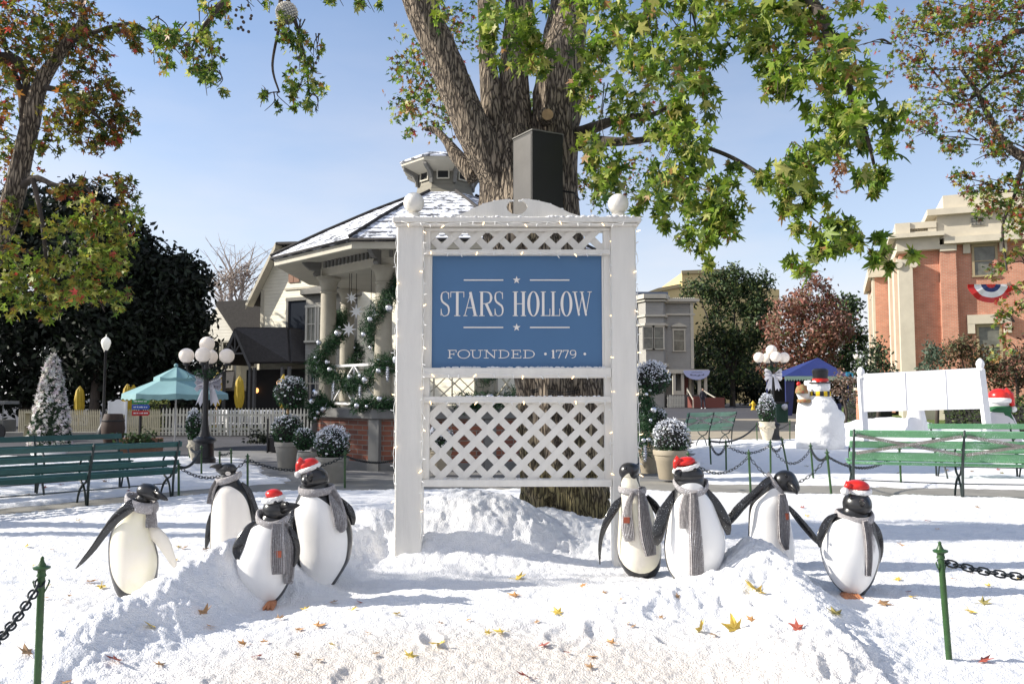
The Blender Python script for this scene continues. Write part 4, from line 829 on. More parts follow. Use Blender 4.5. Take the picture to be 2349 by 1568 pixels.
# ------------------------------------------------------------------ benches (seen from behind)
def bench(p0, p1, h, nseg, wood, label, group, straps=True, slatw=.085, facing=1, back=.16, nb=3):
    p0 = Vector(p0); p1 = Vector(p1); d = (p1-p0); d.z = 0; L_ = d.length; rz = math.atan2(d.y, d.x); s = h/.9
    r = thing('park_bench', label, 'bench', p0, group, rz); f = facing       # local +y away from camera = the seat side
    def B(name, m_, sub=None, sm=False): return m_.build(name, wood, r, sm, True)
    ns = nb
    for i in range(ns):
        z = (.86-i*.145)*s; y = -back*(z/s-.45)/.45*.9
        for g in range(nseg):
            m = MB(); x0 = L_*g/nseg+(.0 if g else -.06); x1 = L_*(g+1)/nseg+(0 if g < nseg-1 else .06)
            M = Matrix.Translation((0, y, z)) @ Matrix.Rotation(.28, 4, 'X'); m.box(x0+.004, x1-.004, 0, .025, -slatw*s*.5, slatw*s*.5, M)
            o = m.build('back_slat', wood, r, False, True); b = o.modifiers.new('bevel', 'BEVEL'); b.width = .005
    for i in range(4):
        y = .06+i*.105; z = (.435+.012*(i-1.2)**2)*s
        for g in range(nseg):
            m = MB(); m.box(L_*g/nseg-(.05 if g == 0 else -.003), L_*(g+1)/nseg+(.05 if g == nseg-1 else -.003), y*f, (y+.085)*f, z, z+.026)
            o = m.build('seat_slat', wood, r, False, True); b = o.modifiers.new('bevel', 'BEVEL'); b.width = .005
    for g in range(nseg+1):
        x = L_*g/nseg; m = MB()
        m.tube([(x, .03, 0), (x, .02, .25*s), (x, .0, .45*s), (x, -.075, .66*s), (x, -.17, .92*s)], [.018, .018, .02, .019, .014], 8)
        m.tube([(x, .05, .44*s), (x, .12, .34*s), (x, .24, .30*s), (x, .34, .34*s), (x, .42, .45*s)], .016, 8)
        m.tube([(x, .24, .30*s), (x, .15, .2*s), (x, .08, .0)], [.018, .015, .013], 8); m.tube([(x, .24, .30*s), (x, .36, .22*s), (x, .44, .1*s), (x, .47, .0)], [.018, .017, .015, .013], 8)
        m.tube([(x, -.06, .64*s), (x, .05, .69*s), (x, .18, .70*s), (x, .33, .67*s), (x, .40, .60*s), (x, .41, .5*s), (x, .40, .44*s)], .014, 8)
        m.tube([(x, -.05, .63*s), (x, -.02, .68*s), (x, .05, .69*s)], .012, 6)
        m.build('end_frame', M_['iron'], r, 1, True)
    m = MB(); m.tube([(0, .24, .22*s), (L_*.5, .24, .2*s), (L_, .24, .22*s)], .008, 6); m.build('stretcher', M_['iron'], r, 1, True)
    if straps:
        for g in range(nseg):
            xa, xb = L_*g/nseg+.03, L_*(g+1)/nseg-.03
            for q, (za, zb) in enumerate(((.84, .60), (.60, .84))):
                ya = -back*(za-.45)/.45*.9-.022; yb = -back*(zb-.45)/.45*.9-.022; m = MB()
                m.bar((xa, ya-.003-.007*q, za*s), (xb, yb-.003-.007*q, zb*s), .006, .045, (0, 0, 1)); m.build('cross_strap', M_['strap'], r, False, True)
    return r
def gp(px, Y, z=0): v = at(px, 900, Y); return Vector((v.x, Y, z))
a = gp(211, 11.06); b = gp(404, 11.87); d = (b-a).normalized(); seg = (b-a).length
bench(b-d*seg*3, b, .83, 3, M_['benchL'], 'long dark teal park bench in front on the left, seen from behind', 'park benches', False, .082, nb=4)
a = gp(265, 13.0); bench(a+d*.1, a-d*3.5, .88, 3, M_['benchL'], 'dark teal park bench in shade behind the front left one', 'park benches', False, .085)
b = gp(2170, 11.62); a = gp(1953, 11.95); d = (b-a).normalized()
bench(a, a+d*2.9, .99, 2, M_['benchR'], 'long bright green park bench with crossed straps on its back, front right', 'park benches', True, .092)
a = gp(2140, 14.7); bench(a+Vector((2.8, -.2, 0)), a, .98, 2, M_['benchR'], 'green park bench partly hidden behind the front right one', 'park benches', False, .09)
a = gp(1570, 22.6); b = gp(1678, 24.3); bench(a, b, 1.0, 2, M_['benchF'], 'small faded green bench with crossed straps beyond the potted bushes', 'park benches', True, .11)
# ------------------------------------------------------------------ gazebo
GX, GY = -1.6, 19.0
def octp(a, z, off=0): 
    r = (a)/math.cos(math.pi/8); return [Vector((GX+r*math.sin(math.pi/8+k*math.pi/4+off), GY-r*math.cos(math.pi/8+k*math.pi/4+off), z)) for k in range(8)]   # k=0 front right corner, k=7 front left
gaz = thing('gazebo', 'octagonal gazebo with brick base, cream columns and snowy shingle roof with a cupola', 'gazebo', (GX, GY, 0))
def orings(levels, name, mt, par=None, sm=False, capb=True):
    m = MB(); P = []
    for a, z in levels: P += octp(a, z)
    fs = [(i*8+k, i*8+(k+1) % 8, (i+1)*8+(k+1) % 8, (i+1)*8+k) for i in range(len(levels)-1) for k in range(8)]
    if capb: fs += [tuple(range(8))[::-1], tuple((len(levels)-1)*8+k for k in range(8))]
    m.add(P, fs); return m.build(name, mt, par or gaz, sm)
zc = zat(938, 16.2)          # cap top
BA = 2.78
for k in range(8):
    A = octp(BA, 0)[k]; B = octp(BA, 0)[(k+1) % 8]
    L_ = (B-A).length; m = MB(); m.box(.09, L_-.09, 0, .12, .12, zc-.20)
    w = m.build('brick_panel', M_['brickg'], gaz, False, True); d = B-A; w.location = A-gaz.location; w.rotation_euler = (0, 0, math.atan2(d.y, d.x))
for k in range(8):
    A = octp(BA-.02, 0)[k]; m = MB(); a = math.pi/8+k*math.pi/4; M = Matrix.Translation(A) @ Matrix.Rotation(a, 4, 'Z'); m.box(-.12, .12, -.08, .1, 0, zc-.21, M); m.build('corner_pier', M_['cap'], gaz)
orings([(BA+.05, 0), (BA+.05, .14), (BA+.02, .16)], 'base_plinth', M_['cap']); orings([(BA+.10, zc-.20), (BA+.12, zc-.18), (BA+.12, zc)], 'base_cap', M_['cap'])
col = None; zt = 4.18
zt = zat(612, 16.5)
colp = octp(2.52, zc)
for k in range(8):
    p = colp[k]
    if col is None:
        m = MB(); H = zt-zc; m.lathe([(.22, 0), (.22, .05), (.2, .07), (.19, .1), (.185, .3), (.17, H-.45), (.165, H-.38), (.19, H-.36), (.19, H-.33), (.165, H-.31), (.17, H-.25), (.2, H-.16), (.22, H-.1), (.27, H-.06), (.27, H)], seg=22)
        col = m.build('column', M_['gazcol'], gaz, 40, True); col.location = p-gaz.location
    else:
        c = col.copy(); C.objects.link(c); c.location = p-gaz.location
ze = zat(552, 15.4)     # eave top front
orings([(2.66, zt), (2.66, zt+.16), (2.70, zt+.18), (2.70, zt+.4)], 'beam', M_['gaz'])
# dark grey blocks stand for the shade in the frieze openings
m = MB(); P = octp(2.705, 0)
for k in (6, 7, 0, 1):
    A, B = P[k], P[(k+1) % 8]; d = (B-A).normalized(); L_ = (B-A).length; n = 13; m = MB()
    for i in range(n):
        c = A+d*(.18+(L_-.36)*(i+.5)/n); a = math.atan2(d.y, d.x); M = Matrix.Translation((c.x, c.y, 0)) @ Matrix.Rotation(a, 4, 'Z'); m.box(-.035, .035, -.05, .0, zt+.17, zt+.36, M)
    m.build('dark_opening_row', M_['gazdark'], gaz)
EA = 3.62
orings([(2.72, zt+.38), (EA-.02, ze-.16), (EA, ze-.15), (EA, ze-.02), (2.72, ze-.02)], 'soffit', M_['gaz'], capb=False)
# scroll brackets
for k in (5, 6, 7, 0, 1):
    a = octp(2.7, 0)[k]; b = octp(EA-.1, 0)[k]; d = (b-a); d.z = 0; L_ = d.length; d.normalize(); n = Vector((-d.y, d.x, 0)); m = MB()
    pr2 = [(0, zt+.02), (.12, zt+.0), (.16, zt+.06), (.12, zt+.12), (.24, zt+.14), (.34, zt+.22), (.44, zt+.34), (.6, zt+.37), (.68, zt+.30), (.76, zt+.36), (L_, zt+.42), (L_, zt+.50), (0, zt+.40)]
    m.prism(pr2, lambda x, y, q: a+d*x+n*(.05*(1-2*q))+Vector((0, 0, y))); m.build('bracket', M_['gazdark'], gaz)
zr = zat(441, 18.15)
lv = [(EA+.06, ze), (EA+.06, ze+.05), (2.6, ze+(zr-ze)*.42), (1.6, ze+(zr-ze)*.76), (.72, zr+.05)]
orings(lv, 'roof', M_['roofsnow'])
for k in range(8):
    m = MB(); pts = [octp(a+.02, z+.02)[k] for a, z in lv[1:]]; m.tube(pts, .035, 6); m.build('ridge_cap', M_['shingle'], gaz, 1)
m = MB(); P = octp(EA+.075, ze+.01)
for k in range(8): m.tube([P[k], P[(k+1) % 8]], .028, 6)
m.build('eave_edge', M_['shingle'], gaz, 1)
# cupola
zw = zat(388, 18.3)
cu = orings([(.66, zr-.1), (.72, zr+.02), (.66, zr+.14), (.62, zr+.3), (.62, zw)], 'cupola', siding('cupola_siding', (.34, .32, .26), .1))
P = octp(.63, 0)
for k in (5, 6, 7, 0, 1):
    A, B = P[k], P[(k+1) % 8]; c = (A+B)/2; d = (B-A).normalized(); a = math.atan2(d.y, d.x); M = Matrix.Translation((c.x, c.y, zr+.50)) @ Matrix.Rotation(a, 4, 'Z')
    m = MB()
    for q in ((-.15, .15, -.03, .02, .10, .13), (-.15, .15, -.03, .02, -.13, -.10), (-.15, -.12, -.03, .02, -.098, .098), (.12, .15, -.03, .02, -.098, .098)): m.box(*q, M)
    fr = m.build('window_frame', M_['gaz'], cu); m = MB(); m.box(-.12, .12, -.008, .01, -.1, .1, M); m.build('pane', M_['dark'], cu)
ce = zw+.22
orings([(.64, zw-.02), (.98, ce-.08), (1.0, ce-.07), (1.0, ce), (.64, ce)], 'cupola_eave', M_['gaz'])
for k in (5, 6, 7, 0, 1, 2):
    a = octp(.63, 0)[k]; b = octp(.95, 0)[k]; d = b-a; L_ = d.length; d.normalize(); n = Vector((-d.y, d.x, 0)); m = MB()
    m.prism([(0, zw-.3), (.05, zw-.3), (.06, zw-.2), (.14, zw-.06), (.26, zw-.0), (L_, zw+.06), (L_, zw+.12), (0, zw)], lambda x, y, q: a+d*x+n*(.04*(1-2*q))+Vector((0, 0, y))); m.build('bracket', M_['gazdark'], gaz)
orings([(1.04, ce), (1.04, ce+.03), (.75, ce+.18), (.1, ce+.34)], 'cupola_roof', M_['roofsnow'])
# railings
for k in (5, 6, 7, 0, 1, 3, 4):
    A = octp(2.52, 0)[k]; B = octp(2.52, 0)[(k+1) % 8]; d = (B-A).normalized(); A = A+d*.2; B = B-d*.2; m = MB(); z0, z1 = zc+.12, zc+.92
    if k == 6: z0 = zc+.1
    m.bar(A+Vector((0, 0, z1)), B+Vector((0, 0, z1)), .05, .05); m.bar(A+Vector((0, 0, z0)), B+Vector((0, 0, z0)), .05, .05); N = 4
    for i in range(N+1):
        p = A+(B-A)*i/N
        if i in (0, 2, 4): m.bar(p+Vector((0, 0, z0+.025)), p+Vector((0, 0, z1-.025)), .035, .035)
    for i in range(2):
        p = A+(B-A)*i/2; q = A+(B-A)*(i+1)/2; c = (p+q)/2
        for u, v, za, zb in ((p, c, z0, (z0+z1)/2), (c, q, (z0+z1)/2, z0), (p, c, z1, (z0+z1)/2), (c, q, (z0+z1)/2, z1)): m.bar(u+Vector((0, 0, za)), v+Vector((0, 0, zb)), .028, .026)
    m.build('railing', M_['white'] if k == 6 else M_['cream'], gaz)
# garlands
def leafmesh(name, C3, S, COL, mt, parent=None, shape='star', hang=.6, off=None, flat=False):
    """C3 Nx3 centres, S sizes, COL Nx3 colours: one small face fan per leaf"""
    N = len(C3); C3 = np.asarray(C3, float)
    if shape == 'star':
        T_ = [(0, 1.0, .17), (55, .86, .15), (112, .58, .13)]; pt = [(0, 1.0)]
        for q, (a_, r_, w_) in enumerate(T_):
            if q: pt += [(a_-math.degrees(w_)*1.5, r_*.66), (a_, r_)]
            pt += [(a_+math.degrees(w_)*1.25, r_*.66), (a_+(28 if q < 2 else 26), .36 if q < 2 else .24)]
        pt.append((180, .10)); pt = pt+[(360-a_, r_) for a_, r_ in pt[1:-1][::-1]]
        ang = np.array([p_[0] for p_ in pt])*math.pi/180; rad = np.array([p_[1] for p_ in pt])
    elif shape == 'spear':
        ang = np.array([0, 60, 120, 180, 240, 300])*math.pi/180; rad = np.array([1, .38, .38, .7, .38, .38])
    elif shape == 'needle':
        ang = np.array([0, 90, 180, 270])*math.pi/180; rad = np.array([1, .09, 1, .09])
    else:
        ang = np.array([0, 90, 180, 270])*math.pi/180; rad = np.array([1, .6, 1, .6])
    n = len(ang); loc = np.stack([np.sin(ang)*rad, np.cos(ang)*rad, np.zeros(n)], -1); loc = np.vstack([[[0, -.05, .0]], loc]); loc[0, 2] = .0; loc[1:, 2] = -.20*(rad**2) if shape == 'star' else 0
    # orientation: normal random; tip (local +y) biased downward
    nr_ = RNG.normal(size=(N, 3)); 
    if flat: nr_ = nr_*.25+np.array([0, 0, 1])
    nr_ /= np.linalg.norm(nr_, axis=1)[:, None]
    tip = RNG.normal(size=(N, 3))*(1-hang)+np.array([0, 0, -1])*hang; tip -= nr_*np.sum(tip*nr_, 1)[:, None]; tip /= np.linalg.norm(tip, axis=1)[:, None]+1e-9
    sd = np.cross(tip, nr_); S = np.asarray(S)[:, None, None]
    cu_ = RNG.uniform(-1.0, 1.9, (N, 1, 1)) if shape == 'star' else 1
    wx_ = RNG.uniform(.55, 1.0, (N, 1, 1)) if shape == 'star' else 1
    V = C3[:, None, :]+S*(wx_*loc[None, :, 0:1]*sd[:, None, :]+loc[None, :, 1:2]*tip[:, None, :]+cu_*loc[None, :, 2:3]*nr_[:, None, :])
    if off is not None: V = V-np.array(off)[None, None, :]
    elif parent is not None: V = V-np.array(wloc(parent))[None, None, :]
    nv_ = n+1; base = (np.arange(N)*nv_)[:, None, None]; f = np.array([[0, 1+i, 1+(i+1) % n] for i in range(n)])[None]; Fx = (base+f).reshape(-1, 3)
    me = bpy.data.meshes.new(name); me.vertices.add(N*nv_); me.vertices.foreach_set('co', V.reshape(-1).astype(np.float32)); me.loops.add(len(Fx)*3); me.loops.foreach_set('vertex_index', Fx.ravel().astype(np.int32))
    me.polygons.add(len(Fx)); me.polygons.foreach_set('loop_start', (np.arange(len(Fx))*3).astype(np.int32)); me.update(calc_edges=True)
    ca = me.color_attributes.new('Col', 'FLOAT_COLOR', 'POINT'); cc = np.ones((N, nv_, 4)); cc[:, :, :3] = np.asarray(COL)[:, None, :]; ca.data.foreach_set('color', cc.reshape(-1).astype(np.float32))
    me.materials.append(mt); o = bpy.data.objects.new(name, me); C.objects.link(o)
    if parent is not None: o.parent = parent
    return o
def pal(N, cols, w, jit=.25):
    c = np.array(cols)[RNG.choice(len(cols), N, p=np.array(w)/sum(w))]; return c*(1+RNG.uniform(-jit, jit, (N, 1)))*(1+RNG.uniform(-.08, .08, (N, 3)))
GRN = [(.012, .05, .014), (.02, .075, .02), (.03, .10, .035), (.008, .03, .012)]
def garland(path, r, label, nballs, cones=0, dens=1500, rb=.06):
    r = r*1.25
    t = thing('garland', label, 'garland', path[0], 'green garlands with silver balls on the gazebo'); P = [Vector(p) for p in path]; L_ = sum((b-a).length for a, b in zip(P[:-1], P[1:]))
    N = int(dens*L_); cs = []
    for i in range(N):
        s = random.uniform(0, len(P)-1-1e-6); j = int(s); p = P[j].lerp(P[j+1], s-j); q = Vector((random.gauss(0, 1), random.gauss(0, 1), random.gauss(0, 1))).normalized()*r*random.uniform(.3, 1.05); cs.append(p+q)
    leafmesh('foliage', np.array([tuple(c) for c in cs]), RNG.uniform(.05, .10, N), pal(N, GRN+[(.3, .34, .36)], [3, 4, 3, 3, .25]), M_['foliage'], t, 'needle', .1)
    for i in range(nballs):
        s = (i+.5)*(len(P)-1)/nballs; j = int(s); p = P[j].lerp(P[j+1], s-j)+Vector((random.uniform(-r, r)*.8, -r*.85, random.uniform(-r, r)*.7)); m = MB(); q = rb*random.choice((.6, .75, 1, 1.35)); m.ell(p, q, q, q, 16, 10); m.build('silver_ball', M_['silver'], t, 1)
    for i in range(cones):
        s = (i+.7)*(len(P)-1)/max(cones, 1); j = min(int(s), len(P)-2); p = P[j].lerp(P[j+1], .5)+Vector((0, -r, -.2)); m = MB()
        for q in range(7): m.lathe([(.02, -.16+q*.045), (.05*math.sin(.5+q*.38)+.015, -.13+q*.045), (.02, -.12+q*.045)], p, 12)
        m.build('silver_cone', M_['silver'], t)
    return t
def helix(c, R, z0, z1, turns, ph, n=26): return [Vector((c.x+R*math.sin(ph+2*math.pi*turns*i/n), c.y-R*math.cos(ph+2*math.pi*turns*i/n), z0+(z1-z0)*i/n)) for i in range(n+1)]
cl, cf, cb, cr2 = colp[6], colp[7], colp[5], colp[0]
garland(helix(cl, .28, zc+.75, zc+2.1, .8, -1.9), .17, 'green garland wound round the gazebo\'s leftmost column', 6)
garland(helix(cf, .28, zc+.9, zc+2.75, 1.0, 2.3), .19, 'green garland wound round the gazebo column nearest the sign\'s left side', 7)
garland(helix(cb, .28, zc+1.0, zc+2.3, .9, .5), .16, 'green garland wound round the back left gazebo column', 5)
garland([cl+Vector((-.15, -.2, .95)), cl+Vector((.1, -.3, .75)), cl.lerp(cf, .35)+Vector((0, -.15, .52)), cl.lerp(cf, .55)+Vector((0, -.15, .48)), cl.lerp(cf, .8)+Vector((0, -.15, .62)), cf+Vector((0, -.3, .95)), cf+Vector((.35, -.25, .85))], .19, 'green garland swagged across the rail between the left and front columns', 8, 3, rb=.075)
garland([cl+Vector((-.35, -.25, .02)), cl+Vector((-.05, -.3, .1)), cl+Vector((.25, -.15, .04))], .11, 'low green garland at the foot of the leftmost gazebo column', 3, dens=1300)
garland([cf+Vector((-.55, -.25, .08)), cf+Vector((-.1, -.33, .13)), cf+Vector((.35, -.33, .08)), cf+Vector((.9, -.3, .1))], .14, 'low green garland at the foot of the front gazebo column', 5)
garland(helix(cr2, .28, zc+.6, zc+2.5, .9, 0), .19, 'green garland wound round the gazebo column behind the sign', 5)
garland([cr2+Vector((-.5, -.3, .1)), cr2+Vector((.2, -.3, .12)), colp[1]+Vector((0, -.3, .5)), colp[1]+Vector((.1, -.3, 1.6))], .2, 'green garland by the gazebo\'s right hand column', 6)
garland([at(730, 905, 16.9), at(742, 925, 16.8), at(728, 945, 16.9), at(716, 955, 17)], .12, 'small green garland bunch hanging over the left corner of the brick base', 4, dens=1500)
garland([at(1478, 905, 15.6), at(1485, 940, 15.4), at(1478, 985, 15.3), at(1472, 1040, 15.2)], .16, 'dark green garland hanging just right of the sign\'s right post', 5, 1)
for (px, py, r, l) in ((806, 683, .14, 'white star ornament hanging under the gazebo roof, highest one'), (817, 714, .16, 'pale translucent star ornament hanging just below the highest star'), (800, 755, .17, 'glittery star ornament hanging lowest inside the gazebo'), (851, 723, .12, 'small snowflake ornament hanging left of the front column')):
    p = at(px, py, 16.9 if px > 840 else 17.4); m = MB(); m.prism(starpoly(0, 0, r, .38, 8), lambda x, y, k: (p.x+x, p.y+.02*k, p.z+y)); t = thing('star_ornament', l, 'star ornament', p, 'star ornaments hanging in the gazebo'); m.build('star', M_['white'], t)
    m = MB(); m.tube([p+Vector((0, 0, r)), (p.x, p.y, zt+.05)], .006, 5); m.build('cord', M_['dark'], t)
# ------------------------------------------------------------------ houses
def lbox(par, name, mt, x0, x1, y0, y1, z0, z1, bev=0):
    m = MB(); m.box(x0, x1, y0, y1, z0, z1); o = m.build(name, mt, par, False, True)
    if bev: b = o.modifiers.new('bevel', 'BEVEL'); b.width = bev
    return o
def lwin(par, x, z, w, h, tr, gl, nx=1, nz=2, y=0, fw=.1, sill=True, face='y', depth=.0):
    """window in the local wall plane y (or x when face == 'x')"""
    def bx(m, a0, a1, d0, d1, z0, z1):
        if face == 'y': m.box(a0, a1, y+d0, y+d1, z0, z1)
        else: m.box(y+d0, y+d1, a0, a1, z0, z1)
    m = MB(); bx(m, x-w/2-fw, x-w/2, -.07, .02, z, z+h); bx(m, x+w/2, x+w/2+fw, -.07, .02, z, z+h); bx(m, x-w/2-fw-.02, x+w/2+fw+.02, -.085, .02, z+h+.001, z+h+fw*1.3)
    bx(m, x-w/2-fw-.03, x+w/2+fw+.03, -.11, .02, z-.09, z-.001)
    for i in range(1, nx): bx(m, x-w/2+w*i/nx-.018, x-w/2+w*i/nx+.018, -.035, -.006, z+.001, z+h-.001)
    for i in range(1, nz): bx(m, x-w/2+.001, x+w/2-.001, -.045, -.008, z+h*i/nz-.022, z+h*i/nz+.022)
    o = m.build('window', tr, par, False, True); m = MB(); bx(m, x-w/2, x+w/2, -.004, .012, z, z+h); m.build('pane', gl, o, False, True); return o
# cream house on the left: facade from px600@40 to the right, normal (-.5,-.87)
hl = thing('cream_house', 'cream clapboard house with steep gable, dark porch and bay window behind the picket fence', 'house', (xat(600, 700, 39.5), 39.5, 0), None, math.radians(-27))
ezL = zat(690, 39.5); 
s_ = 1/.89
FWd = 12.5; pk = 1.3; ez = 6.75; pz = 8.75; rz_ = 8.0
m = MB(); m.add([(0, 0, 0), (FWd, 0, 0), (FWd, 0, rz_), (pk, 0, pz), (0, 0, ez), (0, 9, 0), (FWd, 9, 0), (FWd, 9, rz_), (pk, 9, pz), (0, 9, ez)], [(0, 1, 2, 3, 4), (5, 9, 8, 7, 6), (0, 4, 9, 5), (1, 6, 7, 2)]); m.build('wall', M_['sidew'] if False else M_['sidel'], hl, False, True)
m = MB(); sl_ = (pz-ez)/pk
for a, b in (((-.55, ez-.55*sl_), (pk, pz)), ((pk, pz), (FWd+.9, rz_-.06))):
    m.add([(a[0], -.45, a[1]+.05), (b[0], -.45, b[1]+.05), (b[0], 9.5, b[1]+.05), (a[0], 9.5, a[1]+.05), (a[0], -.45, a[1]+.17), (b[0], -.45, b[1]+.17), (b[0], 9.5, b[1]+.17), (a[0], 9.5, a[1]+.17)], [(0, 3, 2, 1), (4, 5, 6, 7), (0, 1, 5, 4), (2, 3, 7, 6), (1, 2, 6, 5), (3, 0, 4, 7)])
m.build('roof', M_['shingle'], hl, False, True)
m = MB(); a, b = (-.58, ez-.58*sl_-.12), (pk, pz-.12)
m.add([(a[0], -.5, a[1]), (b[0], -.5, b[1]), (b[0], -.5, b[1]+.26), (a[0], -.5, a[1]+.26), (a[0], -.455, a[1]), (b[0], -.455, b[1]), (b[0], -.455, b[1]+.26), (a[0], -.455, a[1]+.26)], [(0, 1, 2, 3), (4, 7, 6, 5), (0, 4, 5, 1), (3, 2, 6, 7), (0, 3, 7, 4)])
m.build('barge_board', M_['cream'], hl, False, True)
m = MB(); m.add([(a[0]+.03, -.44, a[1]+.15), (b[0], -.44, b[1]+.15), (b[0], -.005, b[1]+.15), (a[0]+.03, -.005, a[1]+.15)], [(0, 1, 2, 3)]); m.build('soffit', M_['cream'], hl, False, True)
lbox(hl, 'corner_board', M_['cream'], -.03, .18, -.04, .0-.002, 0, ez-.05)
lbox(hl, 'string_board', M_['cream'], 1.5, 3.4, -.05, -.003, 6.6, 6.7)
wv = lbox(hl, 'shutter', M_['brown'], 1.75, 2.05, -.05, -.004, 6.95, 7.95); lbox(hl, 'shutter', M_['brown'], 2.08, 2.42, -.05, -.004, 6.95, 7.95)
lwin(hl, 2.35, 4.3, 1.15, 1.75, M_['gazdark'], M_['glass'], 1, 1, 0, .13)
# bay window tower
m = MB(); bx0, bx1 = 3.2, 5.9; m.add([(bx0, 0, 1.0), (bx0+.7, -1.2, 1.0), (bx1-.7, -1.2, 1.0), (bx1, 0, 1.0), (bx0, 0, 6.1), (bx0+.7, -1.2, 6.1), (bx1-.7, -1.2, 6.1), (bx1, 0, 6.1)], [(0, 1, 5, 4), (1, 2, 6, 5), (2, 3, 7, 6), (4, 5, 6, 7), (0, 3, 2, 1)])
bay = m.build('bay_window', M_['porch'], hl, False, True); bay.data.materials[0] = siding('bay_siding', (.27, .26, .23), .16)
m = MB(); m.add([(bx0-.25, .0, 6.1), (bx0+.6, -1.5, 6.1), (bx1-.6, -1.5, 6.1), (bx1+.25, 0, 6.1), (bx0-.25, 0, 6.3), (bx0+.6, -1.5, 6.3), (bx1-.6, -1.5, 6.3), (bx1+.25, 0, 6.3), (bx0+1.1, 0, 6.8), (bx1-1.1, 0, 6.8)], [(0, 3, 2, 1), (0, 1, 5, 4), (1, 2, 6, 5), (2, 3, 7, 6), (4, 5, 8), (5, 6, 9, 8), (6, 7, 9)]); m.build('bay_roof', M_['gazdark'], bay, False, True)
lwin(bay, 4.25, 4.0, .45, 1.5, M_['greytrim'], M_['glassl'], 2, 2, -1.2); lwin(bay, 4.95, 4.0, .45, 1.5, M_['greytrim'], M_['glassl'], 2, 2, -1.2); lwin(bay, 4.55, 1.3, .9, 1.5, M_['greytrim'], M_['glass'], 2, 2, -1.2)
# porch in front with steep gable
px0, px1 = -2.6, 3.3
m = MB()
R0 = Vector((-1.0, -3.2, 5.3)); R1 = Vector((2.4, -1.0, 5.3))
m.add([(-2.6, -3.6, 2.75), (.6, -3.9, 2.75), (-1.0, -3.9, 5.3), (2.8, -3.9, 5.0), (3.9, -3.9, 2.75), (3.9, 0, 3.2), (2.8, -.0, 5.1), (-1, -.0, 5.3), (-2.8, 0, 3.0)], [(0, 2, 7, 8), (2, 3, 6, 7), (3, 4, 5, 6)])
m2 = MB()
def slab(pts, th=.14): 
    n = len(pts); q = [Vector(p) for p in pts]; nn = (q[1]-q[0]).cross(q[2]-q[0]).normalized()*th; m2.add(q+[p-nn for p in q], [tuple(range(n)), tuple(range(2*n-1, n-1, -1))]+[(i, n+i, n+(i+1) % n, (i+1) % n) for i in range(n)])
H0, H1 = 2.95, 4.55
slab([(.5, -2.1, H1), (-.45, -2.1, H0), (-.45, 0, H0), (.5, 0, H1)]); slab([(.5, -2.1, H1), (1.45, -2.1, H0), (3.85, -2.1, H0), (2.6, -.9, H1)][::-1])
slab([(2.6, -.9, H1), (3.85, -2.1, H0), (3.85, 0, H0), (2.6, 0, H1)][::-1]); slab([(.5, -2.1, H1), (2.6, -.9, H1), (2.6, 0, H1), (.5, 0, H1)][::-1])
m2.build('porch_roof', M_['shingle'], hl, False, True)
m = MB(); m.bar((.5, -2.16, H1-.08), (-.5, -2.16, H0-.15), .06, .14); m.bar((.5, -2.16, H1-.08), (1.5, -2.16, H0-.15), .06, .14); m.bar((-.1, -2.14, 3.45), (1.1, -2.14, 3.45), .05, .08); m.bar((.5, -2.14, 3.45), (.5, -2.14, 4.4), .05, .07); m.bar((.5, -2.14, 3.5), (.82, -2.14, 3.9), .05, .06); m.bar((.5, -2.14, 3.5), (.18, -2.14, 3.9), .05, .06)
m.build('gable_truss', M_['porch'], hl, False, True)
for x, y in ((-.3, -2.0), (1.35, -2.0), (1.62, -2.0), (3.3, -2.0), (3.7, -2.0)): lbox(hl, 'porch_post', M_['porch'], x-.06, x+.06, y-.06, y+.06, 0, H0-.16)
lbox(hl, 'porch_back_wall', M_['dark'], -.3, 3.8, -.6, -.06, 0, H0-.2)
for x, z in ((.55, 1.75), (1.9, 2.1)):
    m = MB(); m.ell((x, -.75, z), .09, .09, .12, 10, 8); m.build('lantern', mat('porch_lantern', (1, .45, .15), .5, emit=1.5), hl, 1, True)
# small wing at the left with dark roof
wg = thing('house_wing', 'low cream cottage with dark gable roof and six-pane windows left of the big cream house', 'house', (xat(497, 760, 42), 42, 0), None, math.radians(-20))
ww = 2.6
m = MB(); m.add([(-.9, 0, 0), (1.3, 0, 0), (1.3, 0, 4.9), (.1, 0, 6.3), (-.9, 0, 5.2), (-.9, 6, 0), (1.3, 6, 0), (1.3, 6, 4.9), (.1, 6, 6.3), (-.9, 6, 5.2)], [(0, 1, 2, 3, 4), (1, 6, 7, 2), (0, 4, 9, 5)]); m.build('gable_wall', M_['sidew'], wg, False, True)
m = MB(); m.box(1.3, 4.6, .35, 5, 0, 4.85); m.build('side_wall', M_['sidel'], wg, False, True)
m = MB(); m.add([(.1, -.3, 6.4), (4.6, -.3, 6.4), (4.6, -.45, 4.75), (1.45, -.45, 4.75), (.1, -.3, 6.25), (4.6, -.3, 6.25), (4.6, -.4, 4.65), (1.45, -.4, 4.65), (.1, 6, 6.4), (4.6, 6, 6.4)], [(0, 3, 2, 1), (4, 5, 6, 7), (2, 3, 7, 6), (0, 4, 7, 3), (0, 1, 9, 8), (1, 2, 6, 5)]); m.build('roof', M_['shingle'], wg, False, True)
lwin(wg, -.05, 2.9, .62, 1.35, M_['greytrim'], M_['glassl'], 3, 2, 0, .08); lwin(wg, .75, 2.9, .55, 1.35, M_['greytrim'], M_['glassl'], 3, 2, 0, .08)
m = MB(); m.add([(-3, -1.4, 1.7), (2.2, -1.4, 1.9), (1.2, 0, 2.8), (-2.4, 0, 2.6)], [(0, 1, 2, 3)]); m.build('lean_to_roof', M_['shingle'], wg, False, True)
lbox(wg, 'lower_wall', M_['dark'], -3, 2.2, -.6, -.1, 0, 1.75)
